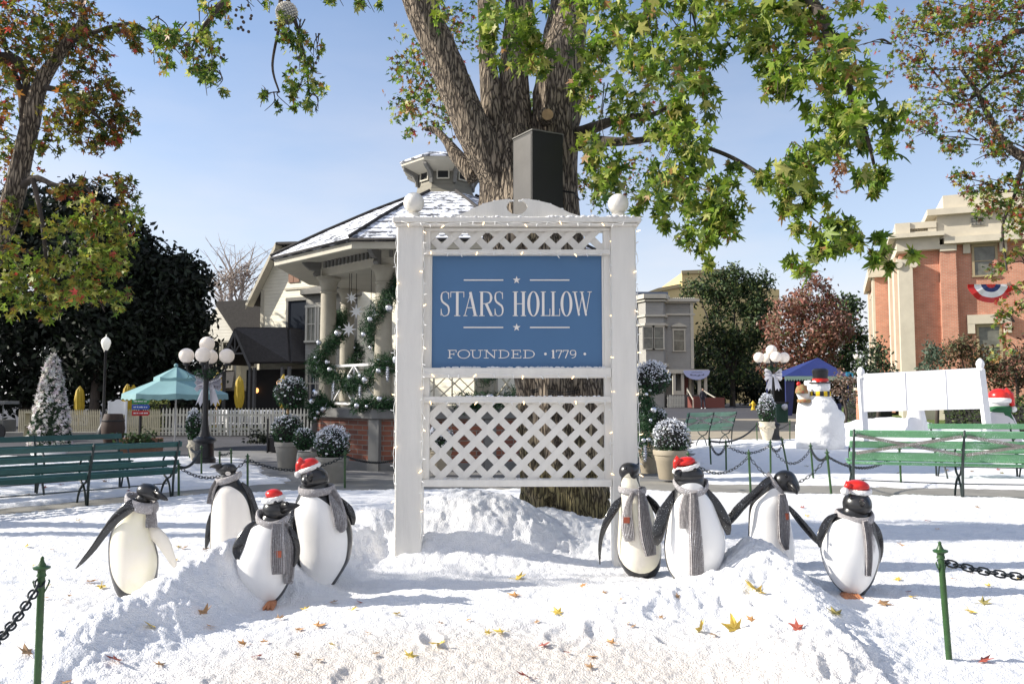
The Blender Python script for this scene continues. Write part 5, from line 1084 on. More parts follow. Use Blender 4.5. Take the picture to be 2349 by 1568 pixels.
# ------------------------------------------------------------------ grey Victorian house on the right
vh = thing('victorian_house', 'grey two-storey Victorian house with bay windows and a small columned porch across the street', 'house', (xat(1462, 900, 75), 75, .42))
s = 75/F
X = lambda px: (px-1462)*s; Z = lambda py: zat(py, 75)-.42
lbox(vh, 'wall', M_['sideg'], X(1420)-4, X(1596), .8, 9, 0, Z(684)); lbox(vh, 'corner_board', M_['greytrim'], X(1590), X(1597), .72, .79, Z(845), Z(690))
m = MB(); b0, b1 = X(1469), X(1534); m.add([(b0, .8, 0), (b0+.5, -.4, 0), (b1-.5, -.4, 0), (b1, .8, 0)]+[(a, b, Z(688)) for a, b in ((b0, .8), (b0+.5, -.4), (b1-.5, -.4), (b1, .8))], [(0, 1, 5, 4), (1, 2, 6, 5), (2, 3, 7, 6), (4, 5, 6, 7)]); by = m.build('bay', M_['sideg'], vh, False, True)
for za, zb, ex in ((676, 686, .35), (689, 692, .2), (722, 727, .15), (742, 747, .2), (833, 840, .2), (846, 850, .1)):
    m = MB(); e = ex; m.add([(b0-e, .79, Z(zb)), (b0+.5-e*.6, -.4-e, Z(zb)), (b1-.5+e*.6, -.4-e, Z(zb)), (b1+e, .79, Z(zb))]+[(a, b, Z(za)) for a, b in ((b0-e, .79), (b0+.5-e*.6, -.4-e), (b1-.5+e*.6, -.4-e), (b1+e, .79))], [(0, 1, 5, 4), (1, 2, 6, 5), (2, 3, 7, 6), (4, 5, 6, 7), (0, 3, 2, 1)]); m.build('moulding', M_['greytrim'], by, False, True)
for za, zb, ex in ((684, 690, .5), (691, 693, .3), (717, 721, .15)): lbox(vh, 'cornice', M_['greytrim'], X(1530), X(1597)+ex, .8-ex, .795, Z(zb), Z(za))
m = MB()
for i in range(14): m.box(X(1536)+i*.19, X(1536)+i*.19+.09, .35, .6, Z(684)+.004, Z(684)+.12)
m.build('cornice_cresting', M_['greytrim'], vh, False, True)
def swin(px, py0, py1, w, y): return lwin(vh, X(px), Z(py1), w, Z(py0)-Z(py1), M_['greytrim'], M_['glassl'], 1, 2, y, .13)
swin(1487, 751, 800, .85, -.4); swin(1510, 751, 800, .85, -.4); swin(1563, 756, 803, .95, .8)
m = MB(); m.prism([(X(1563)-.75, Z(748)), (X(1563)+.75, Z(748)), (X(1563)+.6, Z(744)), (X(1563), Z(738)), (X(1563)-.6, Z(744))], lambda x, y, k: (x, .6+.195*k, y)); m.build('window_hood', M_['greytrim'], vh, False, True)
swin(1500, 858, 895, 1.3, -.4)
lbox(vh, 'porch_roof', M_['greytrim'], X(1528), X(1618), -1.4, .79, Z(857), Z(848)); lbox(vh, 'porch_floor', M_['porch'], X(1532), X(1612), -1.2, .79, 0, Z(905))
for px in (1541, 1560, 1598, 1612): lbox(vh, 'porch_column', M_['greytrim'], X(px)-.13, X(px)+.13, -1.2, -.95, Z(905)+.002, Z(857)-.002)
lbox(vh, 'porch_rail', M_['greytrim'], X(1541)+.14, X(1560)-.14, -1.15, -1.05, Z(905), Z(896)); lbox(vh, 'door', M_['wood'], X(1571), X(1583), .72, .79, Z(905)+.01, Z(866)); lbox(vh, 'door_surround', M_['cream'], X(1584), X(1590), .7, .79, Z(905)+.01, Z(862))
lbox(vh, 'side_window', M_['glass'], X(1548), X(1556), .75, .79, Z(898), Z(862))
m = MB()
for i in range(6): m.box(X(1570), X(1605), -1.25-.3*(i+1), -1.25-.3*i-.002, 0, Z(905)*(1-(i+1)/7))
m.build('steps', M_['wood'], vh, False, True)
m = MB()
for px, q in ((1570, -1), (1602, 1)):
    m.bar((X(px), -1.2, Z(893)), (X(px)+q*.5+.6, -3.2, Z(917)), .08, .08); m.bar((X(px)+q*.5+.6, -3.2, 0), (X(px)+q*.5+.6, -3.2, Z(914)), .1, .1); m.bar((X(px), -1.2, Z(905)), (X(px), -1.2, Z(890)), .1, .1)
m.build('stair_rail', M_['greytrim'], vh, False, True)
lbox(vh, 'step_wall', M_['wood'], X(1573), X(1640), -3.3, -3.1, 0, Z(911))
bnr = thing('porch_banner', 'half-round pale blue banner hung from the grey house\'s porch roof', 'banner', (xat(1598, 860, 73.5), 73.4, zat(849, 73.4)))
m = MB(); r = 1.15; m.prism([(r*1.05*math.cos(-math.pi*i/18), .75*r*math.sin(-math.pi*i/18)) for i in range(19)], lambda x, y, k: (x, .03*k, y)); m.build('cloth', mat('pale_banner', (.42, .47, .72), .7), bnr, False, True)
m = MB()
for i in range(11): x = -.62+i*.12; m.box(x, x+.075, -.006, -.002, -.42-.02*math.sin(i*1.3)-.10*(1-(x/.7)**2), -.42+.09-.10*(1-(x/.7)**2)+.03*math.sin(i*2.1))
m.box(-.5, .5, -.006, -.002, -.2, -.17); m.build('writing', M_['jacket'], bnr, False, True)
def picket(name, label, a, b, h, n, mt, cat='fence', zb=0, group=None, w=.075):
    a = Vector(a); b = Vector(b); d = b-a; L_ = d.length; t = thing(name, label, cat, a, group, math.atan2(d.y, d.x)); m = MB()
    for i in range(n):
        x = L_*(i+.5)/n; hh = h
        m.prism([(x-w/2, .06), (x+w/2, .06), (x+w/2, hh-.1), (x, hh), (x-w/2, hh-.1)], lambda u, v, k: (u, -.02*k, v))
    m.build('picket_row', mt, t, False, True)
    for z in (.25, h-.3): lbox(t, 'rail', mt, 0, L_, .002, .05, z, z+.08)
    return t
picket('picket_fence', 'short white picket fence in front of the grey Victorian house', (xat(1530, 900, 72), 72, .40), (xat(1570, 900, 72), 72, .40), 1.15, 11, M_['fencew'], w=.11)
# yellow warehouse
wh = thing('warehouse', 'large plain yellow building with a curved parapet rising behind the trees', 'building', (xat(1490, 700, 115), 115, 0)); s = 115/F; X = lambda px: (px-1490)*s; Z = lambda py: zat(py, 115)
m = MB(); m.prism([(X(1440), 0), (X(1790), 0), (X(1790), Z(664)), (X(1735), Z(655)), (X(1690), Z(648)), (X(1676), Z(640)), (X(1664), Z(621)), (X(1566), Z(625)), (X(1566), Z(655)), (X(1510), Z(665)), (X(1480), Z(676)), (X(1440), Z(690))][::-1], lambda x, y, k: (x, 20*k, y)); m.build('wall', M_['yellowb'], wh, False, True)
m = MB(); q = [(X(1566)-.1, Z(625)), (X(1664), Z(621)), (X(1676), Z(640)), (X(1690), Z(648))]
for (a, b), (c, d) in zip(q[:-1], q[1:]): m.bar((a, -.15, b), (c, -.15, d), .3, .5)
for (a, b), (c, d) in zip([(X(1480), Z(676)), (X(1510), Z(665)), (X(1566)-.2, Z(655))][:-1], [(X(1510), Z(665)), (X(1566)-.2, Z(655))]): m.bar((a, -.15, b), (c, -.15, d), .3, .5)
m.build('coping', mat('tan_coping', (.42, .34, .19), .8), wh, False, True)
gb = thing('flat_roof_building', 'low blue-grey roof box just behind the grey Victorian house', 'building', (xat(1480, 690, 95), 95, 0)); lbox(gb, 'wall', mat('bluegrey_wall', (.16, .19, .25), .7), -4, (1533-1480)*95/F, 0, 8, 0, zat(669, 95))

# ------------------------------------------------------------------ brick courthouse
ch = thing('courthouse', 'red brick courthouse with tan stone pilasters, cornice and balustraded parapet on the right', 'building', (xat(2070, 900, 45), 45, .1), None, math.radians(-22))
# local: +x along front facade (u), +y back
ct = math.cos(math.radians(22)); 
def U(px):      # facade u for a pixel column (v=0)
    k = (px-1174.5)/F; X0 = xat(2070, 900, 45); sn = math.sin(math.radians(22))
    return (k*45-X0)/(ct+k*sn)
def ZU(py, px=2120): 
    u = U(px); return zat(py, 45-u*math.sin(math.radians(22)))-.1
ztop = ZU(507, 2130)
def fb(name, mt, pxa, pxb, y0, y1, za, zb): return lbox(ch, name, mt, U(pxa) if pxa else 0, U(pxb), y0, y1, za, zb)
zfr = ZU(573, 2130); zco = ZU(545, 2130)
lbox(ch, 'brick_wall', M_['brickc'], .55, 16, .5, 14, .3, zfr); lbox(ch, 'upper_brick_wall', M_['brickc'], U(2209), 16, .502, 5, zfr+.001, ZU(545, 2185))
lbox(ch, 'stone_plinth', M_['stone'], .3, 16, .35, 14, 0, .9)
lbox(ch, 'corner_pilaster', M_['stone'], 0, U(2101), -.02, .9, 0, ZU(606, 2085)); 
m = MB(); m.box(-.08, U(2101)+.08, -.1, 1.0, ZU(606, 2085)+.001, ZU(594, 2085)); zv = ZU(606, 2095)
m.tube([(U(2101)+.06, -.16, zv), (U(2101)+.06, .5, zv)], .22, 14); m.tube([(.0, -.16, zv), (.0, .5, zv)], .22, 14); m.build('pilaster_capital', M_['stone'], ch, 40, True)
fb('brick_bay', M_['brickc'], 2166, 2203, .12, .48, .9, ZU(575, 2185)); 
lbox(ch, 'frieze', M_['stone'], -.05, U(2166), .0, 14, zfr+.002, zco); lbox(ch, 'frieze', M_['stone'], U(2166)+.002, U(2205), .02, 1, ZU(575, 2185)+.003, ZU(560, 2185))
lbox(ch, 'cornice', M_['stone'], -.45, U(2166)+.2, -.45, 14.3, zco+.002, zco+.24); lbox(ch, 'cornice', M_['stone'], U(2166)+.203, 16, -.25, 3, ZU(560, 2185)+.002, ZU(545, 2185)); 
fb('parapet_wall', M_['stone'], 2166, 2420, .1, 3, ZU(545, 2185)+.003, ZU(488, 2200)) if False else None
lbox(ch, 'attic_wall', M_['stone'], U(2162), 16, .15, 5, ZU(545, 2185)+.004, ZU(492, 2200)); lbox(ch, 'attic_cornice', M_['stone'], U(2162)-.5, 16, -.25, 5.2, ZU(492, 2200)+.002, ZU(478, 2200)); lbox(ch, 'attic_block', M_['stone'], U(2180), 16, .5, 5, ZU(478, 2200)+.003, ZU(440, 2230))
lbox(ch, 'fret_panel', M_['cream'], U(2240), U(2275), .10, .145, ZU(517, 2255), ZU(497, 2255))
m = MB(); x0, x1, z0, z1 = U(2242), U(2272), ZU(515, 2255), ZU(499, 2255); cw = (x1-x0)/3
for i in range(3):
    a = x0+i*cw; 
    for q in ((a, a+cw*.85, z1-.05, z1), (a, a+.05, z0, z1), (a, a+cw*.85, z0, z0+.05), (a+cw*.8, a+cw*.85, z0, z1-.15), (a+cw*.3, a+cw*.8, z1-.2, z1-.15), (a+cw*.3, a+cw*.36, z0+.14, z1-.2)): m.box(q[0], q[1], .07, .098-.001*i, q[2], q[3])
m.build('fret_ornament', M_['gazdark'], ch, False, True)
# balustrade on the lower wing
zb_ = zco+.245
lbox(ch, 'balustrade_pier', M_['stone'], -.1, U(2098), -.1, .9, zb_, ZU(512, 2085)); lbox(ch, 'balustrade_pier', M_['stone'], U(2140), U(2160), .05, .7, zb_, ZU(512, 2140))
lbox(ch, 'balustrade_rail', M_['stone'], U(2098)+.002, U(2160), .0, .6, ZU(512, 2110)-.3, ZU(510, 2110)); lbox(ch, 'balustrade_rail', M_['stone'], U(2098)+.002, U(2140)-.002, .0, .6, zb_, zb_+.12)
m = MB(); bl = None
for i in range(6):
    x = U(2103)+(U(2137)-U(2103))*i/5; hh = ZU(512, 2110)-.31-zb_-.13
    if bl is None: m.lathe([(.1, 0), (.1, .06), (.07, .1), (.15, hh*.4), (.09, hh*.7), (.06, hh*.8), (.1, hh*.95), (.1, hh)], seg=12); bl = m.build('baluster', M_['stone'], ch, 40, True); bl.location = (x, .3, zb_+.125)
    else: c = bl.copy(); C.objects.link(c); c.location = (x, .3, zb_+.125)
lbox(ch, 'side_parapet', M_['stone'], -.1, .5, .902, 7.5, zb_, ZU(512, 2085)-.05)
m = MB(); m.add([(-1.0, 7.5, zco+.25), (3.5, 7.5, zco+.9), (3.5, 17, zco+.9), (-1.0, 17, zco+.25)], [(0, 1, 2, 3)]); m.build('metal_roof', M_['stone'], ch, False, True)
# side wing receding to the left (wall plane x=0 facing -x)
lbox(ch, 'side_wall', M_['brickc'], .12, .54, .91, 14, .9, zfr-.01); lbox(ch, 'side_wing', M_['brickc'], -.9, .1, 8, 19, .3, zfr-.35); lbox(ch, 'wing_cornice', M_['stone'], -1.3, .1, 7.7, 17.3, zfr-.348, zfr+.25)
for y0 in (2.0, 6.3): lbox(ch, 'side_pilaster', M_['stone'], -.12, .11, y0, y0+1.5, .9, zfr-.02)
for y0 in (8.0, 15.6): lbox(ch, 'wing_pilaster', M_['stone'], -1.05, -.902, y0, y0+1.3, .3, zfr-.36)
lbox(ch, 'band_course', M_['stone'], -1.2, -.904, 9.35, 15.5, 3.6, 4.1); lbox(ch, 'wing_base', M_['stone'], -1.1, -.905, 9.35, 15.5, .3, 3.55)
for y in (4.4, 10.4, 12.2, 14.0):
    xw = .12 if y < 7 else -.9; lwin(ch, y, 5.0, .9, 3.4, M_['stone'], M_['glass'], 1, 2, xw, .18, face='x')
lwin(ch, 4.4, 1.2, .9, 2.2, M_['stone'], M_['glass'], 1, 2, .12, .18, face='x')
# front windows
def cwin(pxa, pxb, pya, pyb, arch=False):
    x0, x1 = U(pxa), U(pxb); z0, z1 = ZU(pyb, (pxa+pxb)/2), ZU(pya, (pxa+pxb)/2); xc = (x0+x1)/2; w = x1-x0
    o = lwin(ch, xc, z0, w, z1-z0, mat('tan_window_frame', (.36, .29, .17), .6), M_['glassl'], 1, 2, .5, .12)
    m = MB(); h = .5; m.box(xc-w/2-.55, xc+w/2+.55, .25, .48, z1+.17, z1+.17+h); m.box(xc-w/2-.55, xc-w/2-.2, .26, .479, z1-.35, z1+.168); m.box(xc+w/2+.2, xc+w/2+.55, .26, .479, z1-.35, z1+.168)
    m.build('lintel', M_['stone'], o, False, True)
cwin(2248, 2297, 562, 628); cwin(2252, 2300, 748, 840); cwin(2400, 2450, 562, 628); cwin(2400, 2450, 748, 840)
fb('downpipe', M_['brickc'], 2204, 2208, .3, .48, .9, ZU(575, 2185))
# bunting
bt = thing('bunting', 'red white and blue half-round bunting hanging below the courthouse window', 'bunting', at(2272, 652, 42.5))
R_ = 62/F*42.5*.82; m = MB()
for j, (ra, rb, mi) in enumerate(((0, .2, 0), (.2, .42, 2), (.42, .72, 1), (.72, 1.0, 0))):
    for i in range(16):
        a0, a1 = -math.pi*i/16, -math.pi*(i+1)/16; f = lambda a, r: (r*R_*1.05*math.cos(a), -.04-.05*math.sin(a*24)*r, r*R_*.85*math.sin(a))
        p = [f(a0, ra), f(a1, ra), f(a1, rb), f(a0, rb)]; m.add(p+[(x, y+.02, z) for x, y, z in p], [(0, 1, 2, 3), (7, 6, 5, 4), (0, 3, 7, 4), (1, 5, 6, 2), (3, 2, 6, 7)], mi if not (mi == 2 and 0) else 2)
m.build('cloth', [M_['red'], M_['white'], M_['bundb']], bt, False, True)
# ------------------------------------------------------------------ trees
def catm(P, k=8):
    P = [Vector(p) for p in P]; out = []
    for i in range(len(P)-1):
        a, b, c, d = P[max(i-1, 0)], P[i], P[i+1], P[min(i+2, len(P)-1)]
        for j in range(k):
            t = j/k; out.append(.5*((2*b)+(c-a)*t+(2*a-5*b+4*c-d)*t*t+(3*b-a-3*c+d)*t**3))
    out.append(P[-1]); return out
def limb(name, pts, mt, par, seg=12, bump=.1, k=8, bsc=14):
    """pts: (px, py, Y, half width px)"""
    P = [at(p[0], p[1], p[2]) for p in pts]; R_ = [p[3]*p[2]/F for p in pts]; Q = catm(P, k); n = len(Q); R2 = [float(np.interp(i/k, range(len(R_)), R_)) for i in range(n)]
    m = MB(); m.tube(Q, R2, seg, True, None, bump, bsc); return m.build(name, mt, par, 1)
def twigs(name, par, mt, segs, r=.006):
    m = MB()
    for P in segs:
        Q = catm(P, 4); n = len(Q); m.tube(Q, [r*(1-.7*i/n) for i in range(n)], 5)
    return m.build(name, mt, par, 1)
DENS = 1.28
def cloud(cl, scale=1):
    """cl: list of (px, py, rpx, rpy, Y, depth, n). Leaves gather on sprays inside each ellipsoid."""
    out = []
    for px, py, rx, ry, Y, dp, n in cl:
        c = at(px, py, Y); k = Y/F; ns = max(3, n//14)
        sp = []; n = int(n*DENS)
        for i in range(ns):
            v = RNG.normal(size=3); v /= np.linalg.norm(v)+1e-9; v *= RNG.uniform(.15, 1.12)**.5
            sp.append((c.x+v[0]*rx*k, c.y+v[1]*dp, c.z+v[2]*ry*k))
        sp = np.array(sp); idx = RNG.integers(0, ns, n); s0 = min(rx, ry)*k*.20
        out.append(sp[idx]+RNG.normal(size=(n, 3))*np.array([s0, s0, s0*1.3]))
    return np.vstack(out)
LG = [(.17, .27, .025), (.28, .37, .05), (.09, .165, .02), (.46, .47, .13), (.045, .10, .015)]
LY = [(.34, .30, .04), (.22, .24, .03), (.11, .14, .02), (.32, .15, .03), (.42, .07, .05), (.13, .06, .03)]
# central plane tree
tb = at(1300, 1190, 8.75); tree = thing('maple_tree', 'large many-stemmed maple with ridged bark and green star leaves right behind the sign', 'tree', (tb.x, tb.y, tb.z-.2))
limb('trunk', [(1300, 1300, 8.8, 118), (1300, 1215, 8.8, 108), (1298, 1150, 8.8, 98), (1292, 1050, 8.8, 98), (1288, 900, 8.8, 102), (1266, 750, 8.8, 98), (1230, 600, 8.8, 96), (1190, 480, 8.8, 92), (1172, 390, 8.8, 74), (1162, 300, 8.8, 52)], M_['bark'], tree, 72, .16, 10, 60)
limb('trunk', [(1310, 700, 9.0, 60), (1290, 560, 9.0, 50), (1276, 440, 9.0, 50), (1272, 330, 9.0, 54), (1280, 220, 9.0, 58), (1290, 120, 9.0, 50), (1305, 30, 9.1, 46), (1320, -120, 9.2, 42), (1360, -400, 9.4, 34)], M_['bark'], tree, 48, .13, 10, 40)
limb('branch', [(1160, 430, 8.65, 44), (1105, 335, 8.6, 42), (1065, 250, 8.6, 40), (1016, 130, 8.6, 39), (968, 20, 8.6, 38), (930, -110, 8.6, 42), (880, -300, 8.6, 32)], M_['bark'], tree, 40, .12, 10, 36)
limb('branch', [(1150, 400, 8.9, 40), (1132, 280, 8.9, 28), (1120, 150, 8.95, 21), (1114, 40, 9, 17), (1105, -140, 9, 20)], M_['bark'], tree, 30, .12, 10, 26)
limb('branch', [(1190, 360, 9.0, 50), (1180, 230, 9.0, 36), (1180, 120, 9.1, 32), (1190, 20, 9.1, 32), (1180, -160, 9.1, 26)], M_['bark'], tree, 36, .13, 10, 30)
limb('branch', [(1090, 405, 9.1, 22), (1050, 360, 9.2, 17), (1025, 325, 9.3, 10), (1000, 300, 9.4, 8), (975, 296, 9.4, 4)], M_['bark'], tree, 14, .1)
limb('branch', [(1330, 305, 8.9, 16), (1370, 290, 8.7, 13), (1430, 270, 8.3, 9), (1500, 262, 8, 6), (1560, 230, 7.8, 4)], M_['bark_dark'], tree, 10)
limb('branch', [(1330, 330, 8.9, 18), (1360, 325, 8.6, 14), (1440, 325, 8.1, 9), (1530, 318, 7.7, 6), (1640, 345, 7.3, 5), (1720, 385, 7.0, 5), (1765, 425, 6.9, 4), (1830, 505, 6.8, 3), (1900, 560, 6.7, 2)], M_['bark_dark'], tree, 10)
limb('branch', [(1400, -250, 8.6, 26), (1600, -180, 7.6, 22), (1780, -80, 6.9, 16), (1880, 30, 6.5, 13), (1915, 130, 6.3, 12), (1950, 210, 6.2, 9), (1985, 300, 6.2, 5), (2010, 400, 6.2, 3)], M_['bark_dark'], tree, 12)
limb('branch', [(900, -220, 8.5, 24), (800, -200, 8.1, 16), (650, -120, 7.6, 11), (560, -60, 7.4, 8), (500, 20, 7.3, 6), (460, 70, 7.3, 4), (440, 110, 7.3, 2)], M_['bark_dark'], tree, 10)
limb('branch', [(700, -150, 7.7, 8), (650, -30, 7.5, 6), (640, 60, 7.5, 4), (625, 150, 7.5, 3), (640, 210, 7.5, 2)], M_['bark_dark'], tree, 8)
limb('branch', [(650, -30, 7.5, 6), (680, 60, 7.5, 4), (700, 140, 7.5, 3), (710, 220, 7.5, 2)], M_['bark_dark'], tree, 8)
m = MB(); p = at(1256, 262, 8.55); m.tube([p+Vector((0, .25, .05)), p+Vector((0, .02, 0))], [.11, .085], 18, True, None, .1, 18); m.build('branch_stub', M_['bark'], tree, 1)
m = MB(); m.tube([p+Vector((0, .021, 0)), p+Vector((0, .005, 0))], .062, 18); m.build('cut_end', M_['cutwood'], tree)
cl = [(1160, 40, 95, 60, 7.6, .4, 180), (1210, 100, 60, 60, 7.7, .35, 130), (1130, 110, 40, 50, 7.7, .3, 50), (1220, 150, 45, 35, 7.6, .25, 60), (1000, 20, 50, 40, 8.0, .4, 50), (1300, 20, 60, 50, 7.9, .4, 60),
 (1400, 60, 80, 90, 7.6, .5, 260), (1500, 100, 90, 100, 7.2, .6, 300), (1370, 190, 60, 80, 8.0, .4, 160), (1440, 230, 60, 70, 7.8, .5, 160), (1590, 130, 60, 100, 7.1, .5, 210), (1580, 230, 60, 70, 7.1, .5, 170), (1680, 60, 90, 60, 7.0, .6, 230), (1650, 10, 120, 50, 7.0, .6, 160),
 (1390, 350, 60, 60, 8.0, .4, 150), (1400, 430, 50, 50, 8.0, .4, 110), (1560, 320, 70, 55, 7.3, .5, 210), (1560, 400, 85, 60, 7.3, .5, 260), (1630, 440, 75, 55, 7.2, .5, 210), (1610, 510, 60, 50, 7.1, .4, 140), (1660, 490, 50, 45, 7.0, .4, 110), (1630, 570, 35, 40, 7.0, .3, 60), (1500, 470, 60, 30, 7.6, .4, 60),
 (1790, 60, 80, 70, 6.8, .6, 210), (1870, 110, 70, 70, 6.5, .5, 180), (1840, 190, 70, 50, 6.4, .5, 150), (1780, 170, 45, 55, 6.6, .4, 70), (1900, 200, 60, 60, 6.3, .5, 150), (1960, 230, 55, 70, 6.2, .5, 140), (2000, 290, 50, 50, 6.2, .4, 100), (1900, 300, 60, 50, 6.3, .5, 130), (1830, 380, 65, 50, 6.5, .5, 160), (1790, 420, 50, 40, 6.7, .4, 100), (1930, 330, 60, 40, 6.3, .4, 90), (1980, 370, 45, 40, 6.2, .4, 70),
 (2010, 420, 60, 22, 6.2, .3, 60), (1850, 470, 55, 40, 6.6, .4, 110), (1880, 540, 70, 40, 6.6, .4, 130), (1950, 570, 75, 32, 6.6, .4, 110), (2020, 590, 60, 24, 6.6, .3, 70), (1860, 590, 50, 30, 6.6, .3, 70), (1740, 130, 30, 60, 6.8, .3, 40), (1450, 20, 120, 40, 7.4, .5, 160), (1900, 10, 130, 40, 6.6, .5, 160), (1410, 500, 25, 20, 7.9, .2, 16), (1530, 520, 30, 40, 7.4, .3, 26)]
c3 = cloud(cl); N = len(c3); leafmesh('crown', c3, RNG.uniform(.05, .105, N)*np.where(RNG.uniform(0, 1, N) < .12, 1.35, 1), pal(N, LG+[(.42, .24, .10)], [4, 4, 2.6, 2.6, 1.4, .5]), M_['leaf'], tree, 'star', .55)
cl = [(985, 120, 75, 120, 9.8, .6, 420), (1000, 250, 70, 70, 9.8, .6, 300), (950, 210, 60, 60, 9.8, .5, 160), (925, 270, 35, 50, 9.8, .4, 80), (1040, 60, 90, 80, 9.9, .6, 250), (1230, 250, 40, 160, 10, .5, 320), (1360, 420, 40, 40, 9.6, .4, 130), (1345, 200, 40, 120, 9.8, .5, 180), (1440, 400, 60, 90, 9.6, .6, 240), (1500, 230, 60, 120, 9.6, .6, 220)]
c3 = cloud(cl); N = len(c3); leafmesh('crown', c3, RNG.uniform(.038, .075, N), pal(N, LG+LY[3:], [3, 3, 3, 2, 3, 2, 1, 2]), M_['leaf'], tree, 'star', .55)
cl = [(555, 20, 0, 0, 7.3, 0, 2), (500, 30, 55, 30, 7.3, .3, 70), (430, 100, 65, 45, 7.3, .4, 170), (385, 120, 45, 40, 7.4, .3, 90), (470, 60, 40, 45, 7.3, .3, 80), (465, 140, 25, 45, 7.3, .25, 60), (495, 195, 22, 30, 7.3, .2, 36), (470, 180, 25, 22, 7.3, .2, 22), (355, 70, 30, 30, 7.5, .3, 40),
 (690, 110, 40, 60, 7.5, .3, 120), (700, 190, 42, 55, 7.5, .3, 130), (660, 70, 25, 40, 7.5, .2, 40), (640, 235, 50, 22, 7.5, .25, 60), (710, 240, 32, 25, 7.5, .2, 40), (730, 110, 20, 30, 7.5, .2, 26), (600, 15, 25, 25, 7.5, .2, 14), (780, 0, 60, 22, 7.8, .3, 50), (840, 15, 40, 20, 7.9, .3, 40), (540, 5, 60, 20, 7.4, .3, 40)]
c3 = cloud(cl); N = len(c3); leafmesh('crown', c3, RNG.uniform(.038, .075, N), pal(N, LG+LY[3:4], [2, 2, 3, 2, 3, 1]), M_['leaf'], tree, 'star', .6)
# seed balls and hanging twigs
m = MB()
for cx, cy, r_, n in ((520, 40, 60, 22), (470, 110, 45, 12), (645, 60, 30, 8), (700, 150, 30, 6)):
    for i in range(n):
        p = at(cx+random.uniform(-r_, r_), cy+random.uniform(-r_*.6, r_*.6), 7.25+random.uniform(-.15, .15)); m.ell(p, .015, .015, .015, 8, 6)
m.build('seed_ball_cluster', M_['bark_dark'], tree, 1)
segs = []
for px, py, rx, ry, Y, dp, n in cl+[(1590, 130, 60, 100, 7.1, .5, 1), (1560, 380, 80, 80, 7.3, .5, 1), (1840, 190, 70, 60, 6.4, .5, 1), (1880, 540, 70, 40, 6.6, .4, 1), (1830, 380, 60, 50, 6.5, .5, 1), (1400, 300, 60, 100, 8, .4, 1), (1000, 250, 60, 80, 9.8, .4, 1), (960, 200, 40, 80, 9.8, .4, 1), (1500, 100, 80, 80, 7.2, .4, 1)]:
    for i in range(3):
        a = at(px+random.uniform(-rx, rx)*.4, py-ry*1.1, Y); b = at(px+random.uniform(-rx, rx), py+ry*random.uniform(.2, .9), Y); segs.append([a, a.lerp(b, .5)+Vector((random.uniform(-.08, .08), random.uniform(-.1, .1), .03)), b])
twigs('twigs', tree, M_['bark_dark'], segs, .007)
# dry leaf clusters
for px, py, Y, r_, l in ((1192, 395, 8.5, .10, 0), (1925, 395, 6.2, .09, 0), (1870, 60, 6.4, .14, 0)):
    p = at(px, py, Y); N = 40; c3 = np.array([[p.x+RNG.normal()*r_*.35, p.y+RNG.normal()*r_*.35, p.z+RNG.normal()*r_] for _ in range(N)])
    leafmesh('dry_leaf_cluster', c3, RNG.uniform(.03, .055, N), pal(N, [(.34, .15, .06), (.2, .09, .04), (.42, .22, .1)], [2, 2, 1]), M_['leafdull'], tree, 'star', .9)
# speaker on the trunk
sp = thing('loudspeaker', 'tall black loudspeaker cabinet strapped to the big tree above the sign', 'loudspeaker', at(1232, 470, 8.1))
P0 = at(1182, 480, 8.15); X0, X1, X2 = xat(1177, 400, 8.15), xat(1221, 400, 8.0), xat(1290, 400, 8.25); zt_ = zat(306, 8.1); zb0 = zat(500, 8.1)
m = MB(); pl = [(X0, 8.3), (X1, 8.0), (X2, 8.16), (X2+.01, 8.5), (X0+.02, 8.5)]; m.prism(pl, lambda x, y, k: (x, y, zb0+(zt_-zb0)*k)); m.build('cabinet', M_['speaker'], sp)
m = MB(); m.prism([(X0-.01, 8.3), (X1, 7.985), (X2+.012, 8.155), (X2+.02, 8.51), (X0+.01, 8.51)], lambda x, y, k: (x, y, zt_+.001+.012*k)); m.build('top_plate', M_['gazdark'], sp)
m = MB(); a_, b_ = Vector((X0, 8.3, 0)), Vector((X1, 8.0, 0)); d = (b_-a_).normalized(); n_ = Vector((d.y, -d.x, 0)); n_ = n_ if n_.y < 0 else -n_
m.add([a_+d*.02+n_*.004+Vector((0, 0, zb0)), b_-d*.02+n_*.004+Vector((0, 0, zb0)), b_-d*.02+n_*.004+Vector((0, 0, zt_-.03)), a_+d*.02+n_*.004+Vector((0, 0, zt_-.03))], [(0, 1, 2, 3)]); m.build('side_panel', mat('sunlit_side_panel', (.075, .07, .065), .5, var=.3, vsc=3), sp)  # lighter grey puts the sunlight on the black cabinet's left face into the colour
m = MB(); m.tube([(X2, 8.3, zt_-.55), (X2+.12, 8.25, zt_-.58), (X2+.2, 8.6, zt_-.56)], .01, 6); m.build('strap', M_['dark'], sp)
